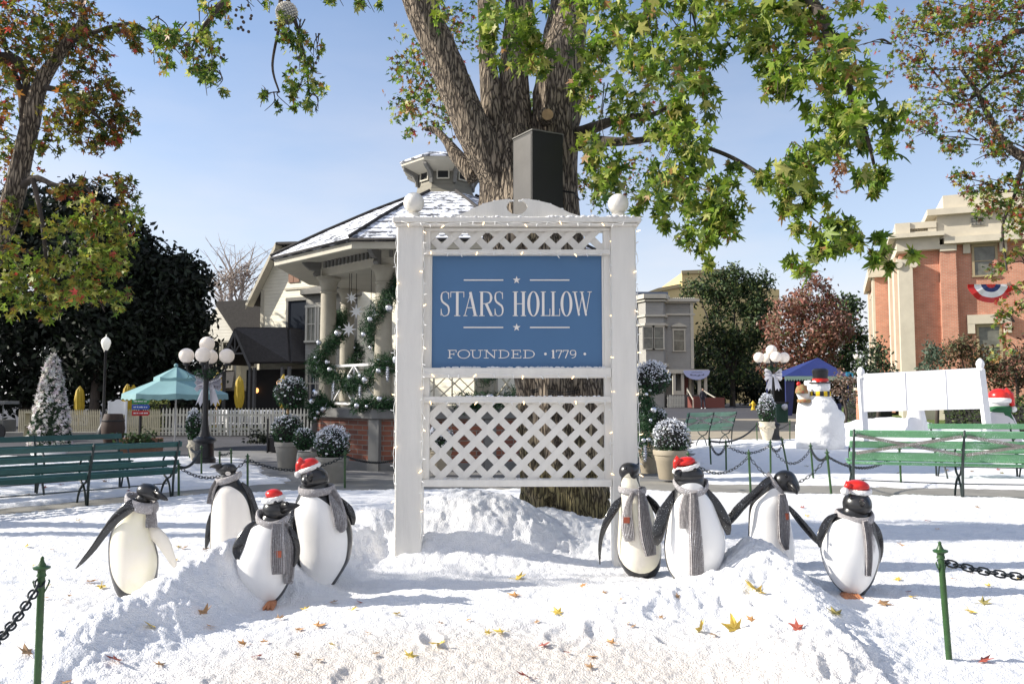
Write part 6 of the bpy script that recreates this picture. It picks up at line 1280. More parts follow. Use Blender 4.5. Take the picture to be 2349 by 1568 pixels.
# wires round the trunk base
m = MB()
for j in range(2): m.tube([at(1186+i*13.5, 893+3*math.sin(i)+5*j+(4 if 4 < i < 12 else 0), 8.8-.52*math.sin(math.pi*(i+.5)/16)-.02) for i in range(16)], .006, 5)
o = m.build('trunk_cable', M_['dark'], None, 1); tag(o, 'dark cable wound round the big tree trunk behind the sign', 'cable')
lb = thing('light_ball', 'round white ball of string lights hanging high among the left branches', 'light ornament', at(658, 30, 7.5)); q = at(658, 30, 7.5); m = MB(); R_ = .098
for i in range(190):
    z = 1-2*(i+.5)/190; a = i*2.39996; rr = math.sqrt(1-z*z); c = q+Vector((rr*math.cos(a), rr*math.sin(a), z))*R_; m.ell(c, .011, .011, .011, 6, 4)
m.build('light_beads', mat('ball_light_beads', (.62, .58, .5), .4), lb, 1); m = MB(); m.ell(q, R_*.86, R_*.86, R_*.86, 20, 12); m.build('core', mat('ball_core', (.42, .44, .46), .5), lb, 1); m = MB(); m.tube([q+Vector((0, 0, R_)), q+Vector((-.03, 0, .5))], .004, 5); m.build('cord', M_['dark'], lb)
# left autumn tree
t2 = thing('autumn_tree', 'leaning autumn tree with red, orange and olive leaves filling the left edge', 'tree', at(-260, 1000, 9.2))
limb('trunk', [(-330, 1180, 9.2, 44), (-200, 900, 9.2, 40), (-90, 720, 9.2, 36), (-10, 560, 9.1, 27), (28, 460, 9.0, 24), (48, 380, 9, 22), (70, 280, 9, 20), (90, 200, 9, 17), (125, 140, 9, 14), (165, 85, 9, 12), (190, 50, 9, 11), (185, 0, 9, 8), (175, -120, 9, 6)], M_['bark'], t2, 20, .12, 8, 16)
limb('branch', [(60, 320, 9, 14), (55, 230, 9.1, 12), (40, 190, 9.1, 8), (20, 130, 9.2, 6), (0, 60, 9.2, 5)], M_['bark_dark'], t2, 10); limb('branch', [(30, 440, 9, 10), (80, 410, 8.9, 8), (130, 425, 8.8, 5), (200, 430, 8.7, 4), (215, 500, 8.7, 3)], M_['bark_dark'], t2, 8)
limb('branch', [(95, 200, 9, 8), (160, 215, 8.9, 6), (215, 260, 8.8, 4), (260, 300, 8.8, 3)], M_['bark_dark'], t2, 8); limb('branch', [(150, 100, 9, 7), (230, 70, 8.9, 5), (300, 55, 8.9, 4), (360, 85, 8.8, 2)], M_['bark_dark'], t2, 8)
limb('branch', [(-10, 130, 9, 12), (40, 140, 9.1, 12), (60, 190, 9.1, 9), (55, 240, 9.1, 6)], M_['bark_dark'], t2, 10)
limb('branch', [(75, 410, 8.8, 6), (95, 500, 8.8, 5), (105, 590, 8.8, 4), (110, 620, 8.8, 2)], M_['bark_dark'], t2, 8)
cl = [(60, 40, 90, 70, 9, .7, 520), (40, 120, 90, 60, 9, .7, 420), (170, 40, 70, 50, 9, .6, 220), (130, 110, 60, 50, 9, .5, 130), (220, 100, 50, 35, 8.9, .5, 120), (280, 80, 50, 30, 8.9, .4, 110), (330, 100, 45, 30, 8.8, .4, 90), (20, 230, 60, 80, 9.1, .6, 220), (30, 330, 60, 60, 9.1, .5, 130), (200, 190, 60, 45, 8.9, .5, 200), (230, 240, 60, 45, 8.8, .5, 220), (190, 270, 60, 50, 8.8, .5, 230), (270, 280, 45, 35, 8.8, .4, 120), (150, 300, 50, 50, 8.9, .4, 130), (225, 330, 42, 30, 8.8, .3, 110), (110, 340, 40, 30, 8.9, .3, 60), (300, 210, 0, 0, 8.8, 0, 2),
 (150, 440, 50, 28, 8.8, .4, 80), (200, 430, 40, 20, 8.8, .3, 40), (275, 430, 40, 30, 8.7, .35, 70), (290, 470, 30, 40, 8.7, .3, 60), (240, 500, 60, 50, 8.7, .5, 200), (250, 570, 60, 50, 8.7, .5, 220), (190, 560, 60, 60, 8.8, .5, 220), (220, 640, 60, 50, 8.8, .5, 200), (250, 690, 45, 35, 8.8, .4, 110), (130, 640, 60, 50, 8.9, .5, 170), (60, 600, 60, 60, 8.9, .5, 170), (20, 660, 50, 60, 8.9, .5, 170), (90, 690, 60, 40, 8.9, .4, 130), (60, 500, 40, 50, 9, .4, 80), (100, 720, 50, 20, 8.9, .3, 50), (20, 410, 50, 40, 9, .4, 60), (-60, 100, 90, 200, 9.2, .8, 300), (-60, 500, 80, 200, 9.2, .8, 300)]
c3 = cloud(cl); N = len(c3); low = np.array([c[2] for c in c3]) < 3.6
base = np.where(low[:, None], pal(N, LY+LG, [4, 4, 3, 1.2, .7, .8, 3, 3, 2, 2, 1]), pal(N, LY+[(.34, .12, .03), (.05, .09, .02)], [2.4, 3, 3.4, 2.2, .8, 2.4, 1.2, 3.4]))
leafmesh('crown', c3, RNG.uniform(.045, .085, N), base, M_['leaf'], t2, 'star', .45)
segs = []
for px, py, rx, ry, Y, dp, n in cl[:32]:
    for i in range(2): a = at(px-rx*.7, py-ry*.5, Y+.1); b = at(px+random.uniform(-.3, 1)*rx, py+ry*random.uniform(-.5, .8), Y); segs.append([a, a.lerp(b, .5)+Vector((0, random.uniform(-.1, .1), .05)), b])
twigs('twigs', t2, M_['bark_dark'], segs, .009)
# right autumn tree
t3 = thing('autumn_tree', 'autumn tree with small green and rusty red leaves filling the right edge', 'tree', at(2700, 1000, 12))
limb('trunk', [(2760, 1150, 12, 50), (2700, 900, 12, 44), (2600, 650, 12, 34), (2480, 460, 12, 24), (2400, 390, 12, 16), (2350, 362, 12, 12), (2310, 335, 12, 9), (2285, 300, 12, 8), (2265, 260, 12, 7), (2240, 210, 12, 5), (2200, 150, 12, 4)], M_['bark'], t3, 14, .1)
limb('branch', [(2350, 365, 12, 6), (2340, 400, 12, 5), (2330, 440, 12, 4), (2300, 520, 12, 3), (2310, 620, 12, 2)], M_['bark_dark'], t3, 8); limb('branch', [(2420, 60, 12, 9), (2330, 75, 12, 7), (2290, 110, 12, 5), (2260, 145, 12, 3)], M_['bark_dark'], t3, 8); limb('branch', [(2600, 400, 12, 10), (2380, 180, 12, 5), (2290, 180, 12, 4), (2210, 230, 12, 2), (2130, 150, 12, 2)], M_['bark_dark'], t3, 8)
cl = [(2230, 40, 130, 60, 12, .8, 700), (2120, 70, 60, 60, 12, .7, 300), (2200, 150, 110, 50, 12, .8, 460), (2310, 130, 70, 70, 12, .8, 380), (2080, 130, 50, 40, 12, .5, 120), (2140, 230, 70, 50, 12, .7, 260), (2230, 240, 60, 50, 12, .7, 260), (2190, 310, 60, 40, 12, .6, 170), (2110, 300, 40, 30, 12, .4, 70), (2320, 240, 60, 60, 12, .7, 260), (2260, 340, 50, 35, 12, .5, 160), (2330, 340, 40, 50, 12, .5, 120), (2240, 420, 60, 30, 12, .5, 190), (2310, 440, 60, 40, 12, .5, 240), (2270, 470, 50, 30, 12, .4, 100), (2330, 520, 50, 50, 12, .5, 230), (2325, 600, 35, 40, 12, .5, 130), (2340, 680, 35, 40, 12, .4, 110), (2300, 730, 30, 25, 12, .4, 60), (2300, 800, 40, 30, 12.5, .3, 60), (2420, 300, 80, 300, 12.3, 1, 700), (2000, 90, 50, 40, 12, .4, 30), (2300, 20, 80, 40, 12, .6, 240)]
c3 = cloud(cl); N = len(c3); leafmesh('crown', c3, RNG.uniform(.045, .085, N), pal(N, LG+LY[2:]+[(.30, .10, .06)], [2, 2.5, 3, 2, 2.5, 2, 2, 1, 2, 1.6]), M_['leaf'], t3, 'star', .45)
segs = []
for px, py, rx, ry, Y, dp, n in cl:
    for i in range(3): a = at(px+rx*.9, py+ry*.3, Y+.1); b = at(px-random.uniform(-.3, 1)*rx, py+ry*random.uniform(-.8, .8), Y); segs.append([a, a.lerp(b, .5)+Vector((0, random.uniform(-.1, .1), .05)), b])
twigs('twigs', t3, M_['bark_dark'], segs, .012)
# trees that throw the broken shade (outside the left edge of the frame)
def shade_tree(x, y, h, blobs, label, sz_=.09):
    t = thing('street_tree', label, 'tree', (x, y, 0)); m = MB(); m.tube(catm([(x, y, -.1), (x+.1, y, h*.4), (x+.3, y+.1, h*.7), (x+.2, y, h)]), [.2*(1-.6*i/24) for i in range(25)], 14, True, None, .1); m.build('trunk', M_['bark'], t, 1)
    c3 = np.vstack([np.array(c)+RNG.normal(size=(n, 3))*np.array(r)*.55 for c, r, n in blobs]); N = len(c3); leafmesh('crown', c3, RNG.uniform(.6, 1.3, N)*sz_, pal(N, LG, [1]*5), M_['leaf'], t, 'star', .4)
shade_tree(-13.5, 8.6, 8, [((-13, 8.4, 7.2), (1.8, .8, 1.1), 800), ((-15, 10.8, 7.8), (1.6, .5, 1.0), 500), ((-12, 6.7, 6.2), (1.2, .25, .8), 380)], 'street tree just outside the left edge of the picture')
shade_tree(-17, 13.5, 9, [((-16.5, 13.5, 6.6), (2.5, 2.0, 2.0), 4200), ((-19, 17, 7.5), (2.5, 2.2, 2.2), 3600)], 'second street tree further back outside the left edge', .15)
# ------------------------------------------------------------------ far trees: crown of leaf clumps
def fartree(name, label, px, Y, blobs, cols, w, leaf=.16, trunk=True, group=None, mt='foliage', bare=0, hang=.3, fill=1.0):
    base = at(px, 900, Y); t = thing(name, label, 'tree', (base.x, Y, gz(Y)-.05), group); k = Y/F; C3 = []
    for bx, by, rx, ry, n in blobs:
        c = at(bx, by, Y); ns = max(6, n//45); n = int(n*fill)
        v = RNG.normal(size=(ns, 3)); v /= np.linalg.norm(v, axis=1)[:, None]; v *= RNG.uniform(.3, 1, (ns, 1))**.5
        sp_ = np.array([c.x, c.y, c.z])+v*np.array([rx*k, min(rx, ry)*k*.9, ry*k]); ix = RNG.integers(0, ns, n); C3.append(sp_[ix]+RNG.normal(size=(n, 3))*max(leaf*1.6, min(rx, ry)*k*.13))
    C3 = np.vstack(C3); C3[:, 2] = np.maximum(C3[:, 2], .25); N = len(C3)
    leafmesh('crown', C3, RNG.uniform(.6, 1.3, N)*leaf, pal(N, cols, w, .3), M_[mt], t, 'spear', hang)
    if trunk:
        top = at(blobs[0][0], blobs[0][1], Y); m = MB(); m.tube(catm([(base.x, Y, gz(Y)-.1), (base.x+.1, Y, top.z*.4), (top.x, Y, top.z*.75), (top.x, Y, top.z)]), [(.035*top.z)*(1-.75*i/24) for i in range(25)], 12, True, None, .1)
        for bx, by, rx, ry, n in blobs[1:6]: c = at(bx, by, Y); s_0 = Vector((base.x, Y, top.z*.35)); m.tube([s_0, s_0.lerp(c, .5)+Vector((0, .2, .2)), c], [.018*top.z, .012*top.z, .004*top.z], 7)
        m.build('trunk', M_['bark_dark'] if not bare else mat('pale_bark', (.42, .36, .33), .8), t, 1)
    return t
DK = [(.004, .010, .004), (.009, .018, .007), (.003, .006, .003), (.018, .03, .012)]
g_ = 'dark trees behind the left fence'
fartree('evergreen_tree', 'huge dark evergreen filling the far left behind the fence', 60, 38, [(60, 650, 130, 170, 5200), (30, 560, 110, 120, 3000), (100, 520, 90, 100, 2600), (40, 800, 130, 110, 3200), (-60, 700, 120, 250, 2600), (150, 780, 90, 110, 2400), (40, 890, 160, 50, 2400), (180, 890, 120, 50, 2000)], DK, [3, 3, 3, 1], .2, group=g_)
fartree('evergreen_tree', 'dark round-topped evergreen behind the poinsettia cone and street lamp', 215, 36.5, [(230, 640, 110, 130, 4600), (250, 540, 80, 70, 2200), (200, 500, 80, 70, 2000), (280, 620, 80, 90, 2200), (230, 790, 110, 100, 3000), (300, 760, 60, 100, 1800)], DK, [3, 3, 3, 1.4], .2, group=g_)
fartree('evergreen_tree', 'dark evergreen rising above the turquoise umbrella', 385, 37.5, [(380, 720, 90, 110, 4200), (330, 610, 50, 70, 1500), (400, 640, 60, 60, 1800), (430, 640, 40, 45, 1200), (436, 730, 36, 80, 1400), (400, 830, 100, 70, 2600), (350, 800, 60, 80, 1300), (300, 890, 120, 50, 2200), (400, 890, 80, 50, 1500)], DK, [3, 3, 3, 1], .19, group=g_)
fartree('bare_tree', 'pale leafless tree behind the dark evergreens and the cream house', 530, 60, [(530, 640, 55, 45, 380), (560, 630, 30, 30, 160), (500, 640, 30, 30, 120)], [(.42, .33, .26), (.3, .22, .17)], [1, 1], .12, bare=1)
bt_ = at(530, 700, 60); m = MB()
for i in range(70):
    a = Vector((bt_.x+random.uniform(-1, 1), 60, zat(700, 60)+random.uniform(-1, 2))); b = a+Vector((random.gauss(0, 1.6), random.gauss(0, .6), random.uniform(.8, 3.2))); m.tube([a, a.lerp(b, .5)+Vector((random.uniform(-.2, .2), 0, .2)), b], [.05, .03, .012], 4)
    for j in range(3): c = a.lerp(b, random.uniform(.4, 1)); m.tube([c, c+Vector((random.gauss(0, .5), 0, random.uniform(.1, .9)))], [.018, .008], 3)
o = m.build('branches', mat('pale_twigs', (.36, .30, .26), .8), bpy.data.objects['bare_tree']); 
MID = [(.04, .075, .02), (.07, .11, .035), (.012, .025, .010), (.13, .16, .04)]
g2 = 'trees across the street on the right'
fartree('broadleaf_tree', 'tall dark green tree rising over the grey Victorian house', 1680, 82, [(1690, 740, 75, 90, 3800), (1690, 640, 35, 30, 900), (1640, 660, 40, 40, 1100), (1600, 670, 35, 40, 900), (1720, 680, 40, 50, 1200), (1750, 700, 30, 50, 800), (1650, 820, 90, 80, 2600), (1730, 820, 60, 80, 1400), (1755, 640, 16, 20, 300)], MID, [3, 3, 3, 1.6], .24, group=g2)
fartree('red_tree', 'broad autumn tree with rusty red leaves and pale branches behind the blue canopy', 1855, 72, [(1855, 760, 80, 80, 3600), (1860, 680, 50, 40, 1300), (1800, 740, 50, 60, 1500), (1900, 740, 50, 70, 1500), (1850, 840, 90, 60, 1900), (1860, 640, 35, 22, 220), (1780, 820, 40, 50, 800)], [(.26, .10, .07), (.18, .08, .05), (.32, .17, .12), (.12, .13, .05), (.36, .27, .24)], [3, 3, 2, 1.3, 1.2], .22, group=g2, bare=1, mt='leafdull')
fartree('broadleaf_tree', 'dark tree between the rusty red tree and the courthouse', 1935, 88, [(1940, 780, 40, 80, 1900), (1950, 710, 22, 30, 600), (1900, 790, 50, 90, 1300), (1965, 830, 30, 80, 900)], MID, [3, 2, 4, .5], .30, group=g2)
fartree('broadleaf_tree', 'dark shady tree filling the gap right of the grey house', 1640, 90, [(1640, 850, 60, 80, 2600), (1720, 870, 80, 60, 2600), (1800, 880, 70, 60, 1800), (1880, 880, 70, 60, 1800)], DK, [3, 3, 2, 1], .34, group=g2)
SH = [(.03, .06, .02), (.06, .09, .03), (.10, .06, .03), (.02, .035, .015)]
fartree('shrub', 'dark leafy shrub against the courthouse side wall', 2010, 36, [(2010, 840, 35, 45, 900), (2015, 800, 18, 25, 260), (1995, 880, 40, 40, 700)], SH, [3, 2, .3, 3], .11, group='shrubs along the courthouse')
fartree('shrub', 'grey-green feathery shrub at the foot of the courthouse pilaster', 2145, 37, [(2145, 840, 35, 40, 900), (2140, 800, 15, 25, 220)], [(.07, .11, .07), (.12, .16, .11)], [1, 1], .10, group='shrubs along the courthouse')
fartree('shrub', 'reddish brown shrub below the courthouse windows', 2235, 36, [(2230, 820, 60, 45, 1500), (2200, 790, 30, 20, 260), (2280, 850, 50, 40, 900)], [(.12, .07, .035), (.06, .07, .025), (.18, .09, .04)], [2, 2, 1], .10, group='shrubs along the courthouse')
fartree('shrub', 'dark red leafy shrub at the right edge below the courthouse', 2330, 35, [(2330, 850, 50, 50, 1300), (2360, 800, 40, 30, 400)], [(.12, .045, .03), (.06, .06, .025), (.04, .05, .02)], [2, 2, 1], .10, group='shrubs along the courthouse')
fartree('bare_shrub', 'brown bare shrub behind the snowman\'s shoulder', 1935, 34, [(1932, 880, 26, 32, 420), (1950, 900, 15, 25, 120)], [(.20, .13, .09), (.3, .22, .17)], [2, 1], .07)
def hedge(label, pa, Ya, pb, Yb, h, d, cols, w, n, leaf=.06, name='hedge'):
    a = gp(pa, Ya, gz(Ya)); b = gp(pb, Yb, gz(Yb)); t = thing(name, label, 'hedge', a); u = RNG.uniform(0, 1, (n, 1)); v = RNG.uniform(-.5, .5, (n, 1)); z = RNG.uniform(0, 1, (n, 1))
    dd = np.array(b-a); nn = np.array([-dd[1], dd[0], 0]); nn = nn/np.linalg.norm(nn)
    C3 = np.array(a)+u*dd+v*d*nn+np.array([0, 0, 1])*(z*h*(.92+.1*np.sin(u*40)))
    leafmesh('foliage', C3, RNG.uniform(.7, 1.3, n)*leaf, pal(n, cols, w), M_['foliage'], t, 'spear', .2)
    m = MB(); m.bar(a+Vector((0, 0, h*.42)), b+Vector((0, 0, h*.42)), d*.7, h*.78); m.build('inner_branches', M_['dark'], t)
hedge('clipped green hedge running along the lawn at the right edge', 2180, 31, 2450, 27, 1.5, 1.0, [(.05, .09, .02), (.09, .13, .03), (.03, .05, .015)], [2, 1, 2], 9000, .07)
hedge('low hedge behind the blue canopy beside the brick wing', 1955, 44, 2030, 40, 1.3, .9, SH[:2]+SH[3:], [2, 2, 2], 2500, .07)
hedge('low yellow-green border plants behind the sunlit pickets', 330, 31.5, 385, 31.5, 1.45, .6, [(.22, .24, .05), (.12, .16, .04)], [1, 1], 1600, .07, 'border_plants')
hedge('low green border behind the white pickets', 480, 31.6, 660, 31.0, .32, .4, [(.12, .14, .03), (.2, .2, .05)], [1, 1], 2200, .05, 'border_plants')
# ------------------------------------------------------------------ street lamps
def globe_lamp(loc, H, label, R_=.185, bowy=-1, rot=.18):
    t = thing('globe_lamp', label, 'street lamp', loc, 'black lamps with clusters of white globes'); k = H/2.85
    m = MB(); m.lathe([(.24, 0), (.24, .12), (.20, .16), (.19, .45), (.22, .48), (.25, .52), (.22, .56), (.14, .60), (.10, .70), (.075, .85), (.062, 1.0), (.055, 1.8), (.05, H-.75), (.07, H-.72), (.05, H-.68), (.045, H-.45)], seg=20); m.build('pole', M_['black'], t, 40, True)
    zg = H-.42*1; m = MB()
    for i in range(4):
        a = math.pi/2*i+rot; d = Vector((math.cos(a), math.sin(a), 0)); m.tube(catm([Vector((0, 0, zg-.38))+d*.03, Vector((0, 0, zg-.42))+d*.2, Vector((0, 0, zg-.34))+d*.38, Vector((0, 0, zg-.18))+d*.42], 5), .018, 7)
        m.lathe([(.03, -.22), (.07, -.2), (.075, -.16)], tuple(Vector((0, 0, zg))+d*.42), 12)
    m.lathe([(.03, -.05), (.07, -.02), (.075, .02)], (0, 0, H-.33-.15), 12); m.build('arms', M_['black'], t, 1, True)
    for i in range(5):
        c = Vector((0, 0, H-R_)) if i == 4 else Vector((math.cos(math.pi/2*i+rot), math.sin(math.pi/2*i+rot), 0))*.42+Vector((0, 0, zg))
        m = MB(); m.ell(c, R_, R_, R_, 24, 16); m.build('globe', M_['globe'], t, 1, True)
    b = MB(); z0 = H-1.0
    for s in (-1, 1):
        for q in (0, 1, 2):
            zz = z0+.13-.13*q; b.add([(0, bowy*.10, z0), (s*.26, bowy*(.16+.02*q), zz+.09), (s*.30, bowy*(.12), zz), (s*.24, bowy*(.10), zz-.07), (0, bowy*.07, z0-.03), (s*.15, bowy*(.24), zz+.03)], [(0, 1, 5), (1, 2, 5), (2, 3, 5), (3, 4, 5), (0, 5, 4)])
        b.add([(s*.02, bowy*.1, z0), (s*.10, bowy*.12, z0-.02), (s*.27, bowy*.13, z0-.50), (s*.21, bowy*.13, z0-.42), (s*.17, bowy*.14, z0-.54), (s*.12, bowy*.14, z0-.44), (s*.06, bowy*.14, z0-.52)], [(0, 1, 2, 3), (0, 3, 4, 5), (0, 5, 6)])
    b.ell((0, bowy*.14, z0-.02), .06, .04, .055, 12, 8); o = b.build('ribbon_bow', M_['bow'], t, False, True); sd = o.modifiers.new('thick', 'SOLIDIFY'); sd.thickness = .008
    P = RNG.normal(size=(260, 3))*np.array([.14, .12, .05])+np.array([loc[0], loc[1], loc[2]+H-.82]); leafmesh('greenery', P, RNG.uniform(.05, .1, 260), pal(260, GRN, [1]*4), M_['foliage'], t, 'needle', .1)
    return t
a = at(468, 1064, 17.6); globe_lamp((a.x, 17.6, a.z), zat(772, 17.6)-a.z, 'black street lamp with five white globes behind the left penguins', .162, 1)
a = at(1774, 1010, 26.8); globe_lamp((a.x, 26.8, a.z), zat(791, 26.8)-a.z, 'black street lamp with white globes and silver bow beside the tan urn', .18, -1, .02)
def acorn_lamp(loc, H, label):
    t = thing('acorn_lamp', label, 'street lamp', loc, 'single-lantern street lamps'); m = MB(); m.lathe([(.22, 0), (.22, .1), (.18, .3), (.10, .45), (.07, .6), (.055, .9), (.045, H-.6), (.07, H-.55), (.05, H-.5)], seg=14); m.build('pole', M_['black'], t, 40, True)
    m = MB(); m.lathe([(.07, H-.5), (.13, H-.38), (.17, H-.22), (.15, H-.12), (.07, H-.03), (.02, H), (.015, H+.08)], seg=16); m.build('lantern', M_['lampglow'], t, 40, True); return t
a = at(236, 1000, 29.5); acorn_lamp((a.x, 29.5, 0), zat(772, 29.5), 'tall single-lantern black street lamp behind the poinsettia cone on the left')
a = gp(1760, 78, gz(78)); acorn_lamp(a, 5.5, 'distant single-lantern street lamp in the shade across the street')
t = thing('globe_post', 'thin pole with one small white globe beside the courthouse corner', 'street lamp', gp(1965, 38, .06)); m = MB(); m.tube([gp(1965, 38, 0), gp(1965, 38, zat(828, 38))], .035, 8); m.build('pole', M_['black'], t); m = MB(); m.ell(at(1965, 818, 38), .13, .13, .13, 16, 10); m.build('globe', M_['globe'], t, 1)
# ------------------------------------------------------------------ umbrellas
t = thing('patio_umbrella', 'open turquoise two-tier umbrella with scalloped edge, left of the globe lamp', 'umbrella', gp(404, 23.5)); c = gp(404, 23.5); ur = 1.42
za, zb, zc1, zd = zat(885, 23.5), zat(845, 23.5), zat(862, 23.5), zat(876, 23.5)
def canopy(r0, z0, r1, z1, drop, name, n=8):
    m = MB(); sub = 7; V = []
    for k in range(n):
        a0 = 2*math.pi*(k+.5)/n; a1 = 2*math.pi*(k+1.5)/n
        for j in range(sub):
            f = j/sub; p = Vector((math.sin(a0), -math.cos(a0), 0)).lerp(Vector((math.sin(a1), -math.cos(a1), 0)), f)
            for r, z, sg_ in ((r0, z0, 0), ((r0+r1)*.5, (z0+z1)*.5, .015), (r1, z1, .03), (r1*1.01, z1-drop*(.75 if j % 2 else 1.0), .03)): V.append(c+p*r+Vector((0, 0, z-c.z-sg_*math.sin(math.pi*f))))
    N = n*sub
    for i in range(N):
        for q in range(3): m.add([], []) ; m.f.append((i*4+q, ((i+1) % N)*4+q, ((i+1) % N)*4+q+1, i*4+q+1)); m.m.append(0)
    m.v = [tuple(v) for v in V]; o = m.build(name, M_['teal'], t); s = o.modifiers.new('thick', 'SOLIDIFY'); s.thickness = .012
canopy(.42, zat(868, 23.5), ur, zat(903, 23.5), .16, 'canopy'); canopy(.02, zat(842, 23.5), .60, zat(866, 23.5), .10, 'top_tier')
m = MB(); m.tube([c, (c.x, c.y, zat(842, 23.5))], .028, 8); m.build('pole', M_['white'], t, 1); m = MB(); m.ell(at(404, 838, 23.5), .06, .06, .06, 12, 8); m.build('finial', M_['teal'], t, 1)
t = None
def closed_umb(px, pt, pb, Y, label):
    b = gp(px, Y, zat(pb, Y)); t = thing('closed_umbrella', label, 'umbrella', gp(px, Y), 'closed yellow patio umbrellas'); H = zat(pt, Y)-b.z; m = MB(); seg = 24; V = []
    lv = [(0, .10), (.15, .16), (.35, .19), (.6, .18), (.85, .13), (1, .02)]
    for f, r in lv:
        for k in range(seg): a = 2*math.pi*k/seg; q = r*(1+.16*math.cos(a*8+f*2)); V.append((b.x+q*math.cos(a), Y+q*math.sin(a), b.z+H*f))
    m.add(V, [(i*seg+k, i*seg+(k+1) % seg, (i+1)*seg+(k+1) % seg, (i+1)*seg+k) for i in range(5) for k in range(seg)]+[tuple(range(seg))[::-1]]); m.build('folded_canopy', M_['yellow'], t, 60)
    m = MB(); m.tube([(b.x, Y, 0), (b.x, Y, b.z+.1)], .03, 8); m.build('pole', M_['cutwood'], t, 1)
closed_umb(183, 885, 955, 34, 'closed yellow umbrella left of the tall single lamp'); closed_umb(292, 880, 955, 34, 'closed yellow umbrella behind the white menu board'); closed_umb(498, 853, 930, 33, 'closed yellow umbrella just right of the five-globe lamp pole')
closed_umb(549, 862, 935, 33, 'closed yellow umbrella standing alone before the dark porch'); closed_umb(650, 858, 935, 33.5, 'closed yellow umbrella peeping out beside the topiary ball')
closed_umb(306, 882, 950, 35.5, 'narrow yellow umbrella directly behind the turquoise umbrella\'s left edge')
# ------------------------------------------------------------------ fences, signs on the left
picket('picket_fence', 'sunlit cream picket fence below the turquoise umbrella', gp(247, 29.5), gp(370, 29.5), 1.02, 30, M_['fence'], w=.045, group='picket fences on the left')
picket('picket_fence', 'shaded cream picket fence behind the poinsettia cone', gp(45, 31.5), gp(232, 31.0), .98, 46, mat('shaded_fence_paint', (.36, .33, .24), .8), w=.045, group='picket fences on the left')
picket('picket_fence', 'long white pointed picket fence running right towards the gazebo', gp(372, 29.6), gp(735, 29.2), 1.06, 46, M_['fencew'], w=.06, group='picket fences on the left')
t = thing('menu_board', 'blank white notice board with curved top above the sunlit fence', 'notice board', gp(270, 29.2)); s = 29.2/F; c = at(270, 932, 29.2); w = 18*s
m = MB(); m.prism([(-w, -.30), (w, -.30), (w, .17), (w*.5, .19), (w*.3, .24), (0, .26), (-w*.3, .24), (-w*.5, .19), (-w, .17)], lambda x, y, k: (c.x+x, 29.2+.03*k, c.z+y)); m.build('panel', M_['white'], t); m = MB(); m.box(c.x-w-.06, c.x-w-.002, 29.17, 29.24, 0, c.z+.2); m.box(c.x+w+.002, c.x+w+.05, 29.17, 29.24, 0, c.z+.2); m.build('post', M_['white'], t)
t = thing('direction_sign', 'signpost with green, blue and red boards under the turquoise umbrella', 'sign', gp(322, 27)); m = MB(); m.tube([gp(324, 27), gp(324, 27, zat(912, 27))], .05, 8); m.build('post', M_['black'], t)
for py, mt, tx in ((920, 'sgreen', 3), (933, 'sblue', 4), (947, 'sred', 2)):
    a = at(304, py, 26.9); b = at(345, py, 26.9); h = .085; m = MB(); m.prism([(a.x, a.z-h), (b.x-.06, b.z-h), (b.x, b.z), (b.x-.06, b.z+h), (a.x, a.z+h)], lambda x, y, k: (x, 26.85+.03*k, y)); o = m.build('board', M_[mt], t)
    m = MB(); x = a.x+.06
    while x < b.x-.1: w = random.uniform(.02, .05); hh = random.choice((.02, .03)); m.box(x, x+w, 26.845, 26.849, a.z-.02, a.z-.02+hh+.01); x += w+random.choice((.008, .008, .03))
    m.build('writing', M_['white'], o)
# patio chairs behind the white fence
def chair(px, Y, rz, label):
    t = thing('patio_chair', label, 'chair', gp(px, Y), 'white patio chairs behind the fence', rz)
    lbox(t, 'seat', M_['white'], -.22, .22, -.22, .22, .43, .46)
    for x, y in ((-.2, -.2), (.2, -.2), (-.2, .2), (.2, .2)): m = MB(); m.box(x-.018, x+.018, y-.018, y+.018, 0, .429 if y < 0 else .95); m.build('leg', M_['white'], t, False, True)
    m = MB()
    for i in range(5): m.box(-.16+i*.075, -.13+i*.075, .185, .205, .5, .9)
    m.box(-.22, .22, .18, .21, .902, .96); m.build('backrest', M_['white'], t, False, True)
for i, (px, Y) in enumerate(((495, 30.5), (520, 31.2), (543, 30.4), (566, 31.3), (588, 30.5), (612, 31.0), (640, 30.5))):
    chair(px, Y, math.pi+random.uniform(-.4, .4), ['white patio chair nearest the globe lamp pole', 'second white patio chair right of the globe lamp', 'white patio chair under the lone closed umbrella', 'white patio chair just right of the lone closed umbrella', 'white patio chair midway along the white fence', 'white patio chair third from the topiary ball end', 'white patio chair nearest the topiary ball'][i])
for px, Y, l in ((530, 30.8, 'round white patio table left of the middle chairs'), (600, 30.8, 'round white patio table among the right hand chairs')):
    t = thing('patio_table', l, 'table', gp(px, Y), 'white patio tables behind the fence'); m = MB(); m.lathe([(.42, .72), (.42, .75)], gp(px, Y), 20); m.build('table_top', M_['white'], t); m = MB(); m.lathe([(.2, 0), (.03, .05), (.03, .71)], gp(px, Y), 12); m.build('pedestal', M_['white'], t)
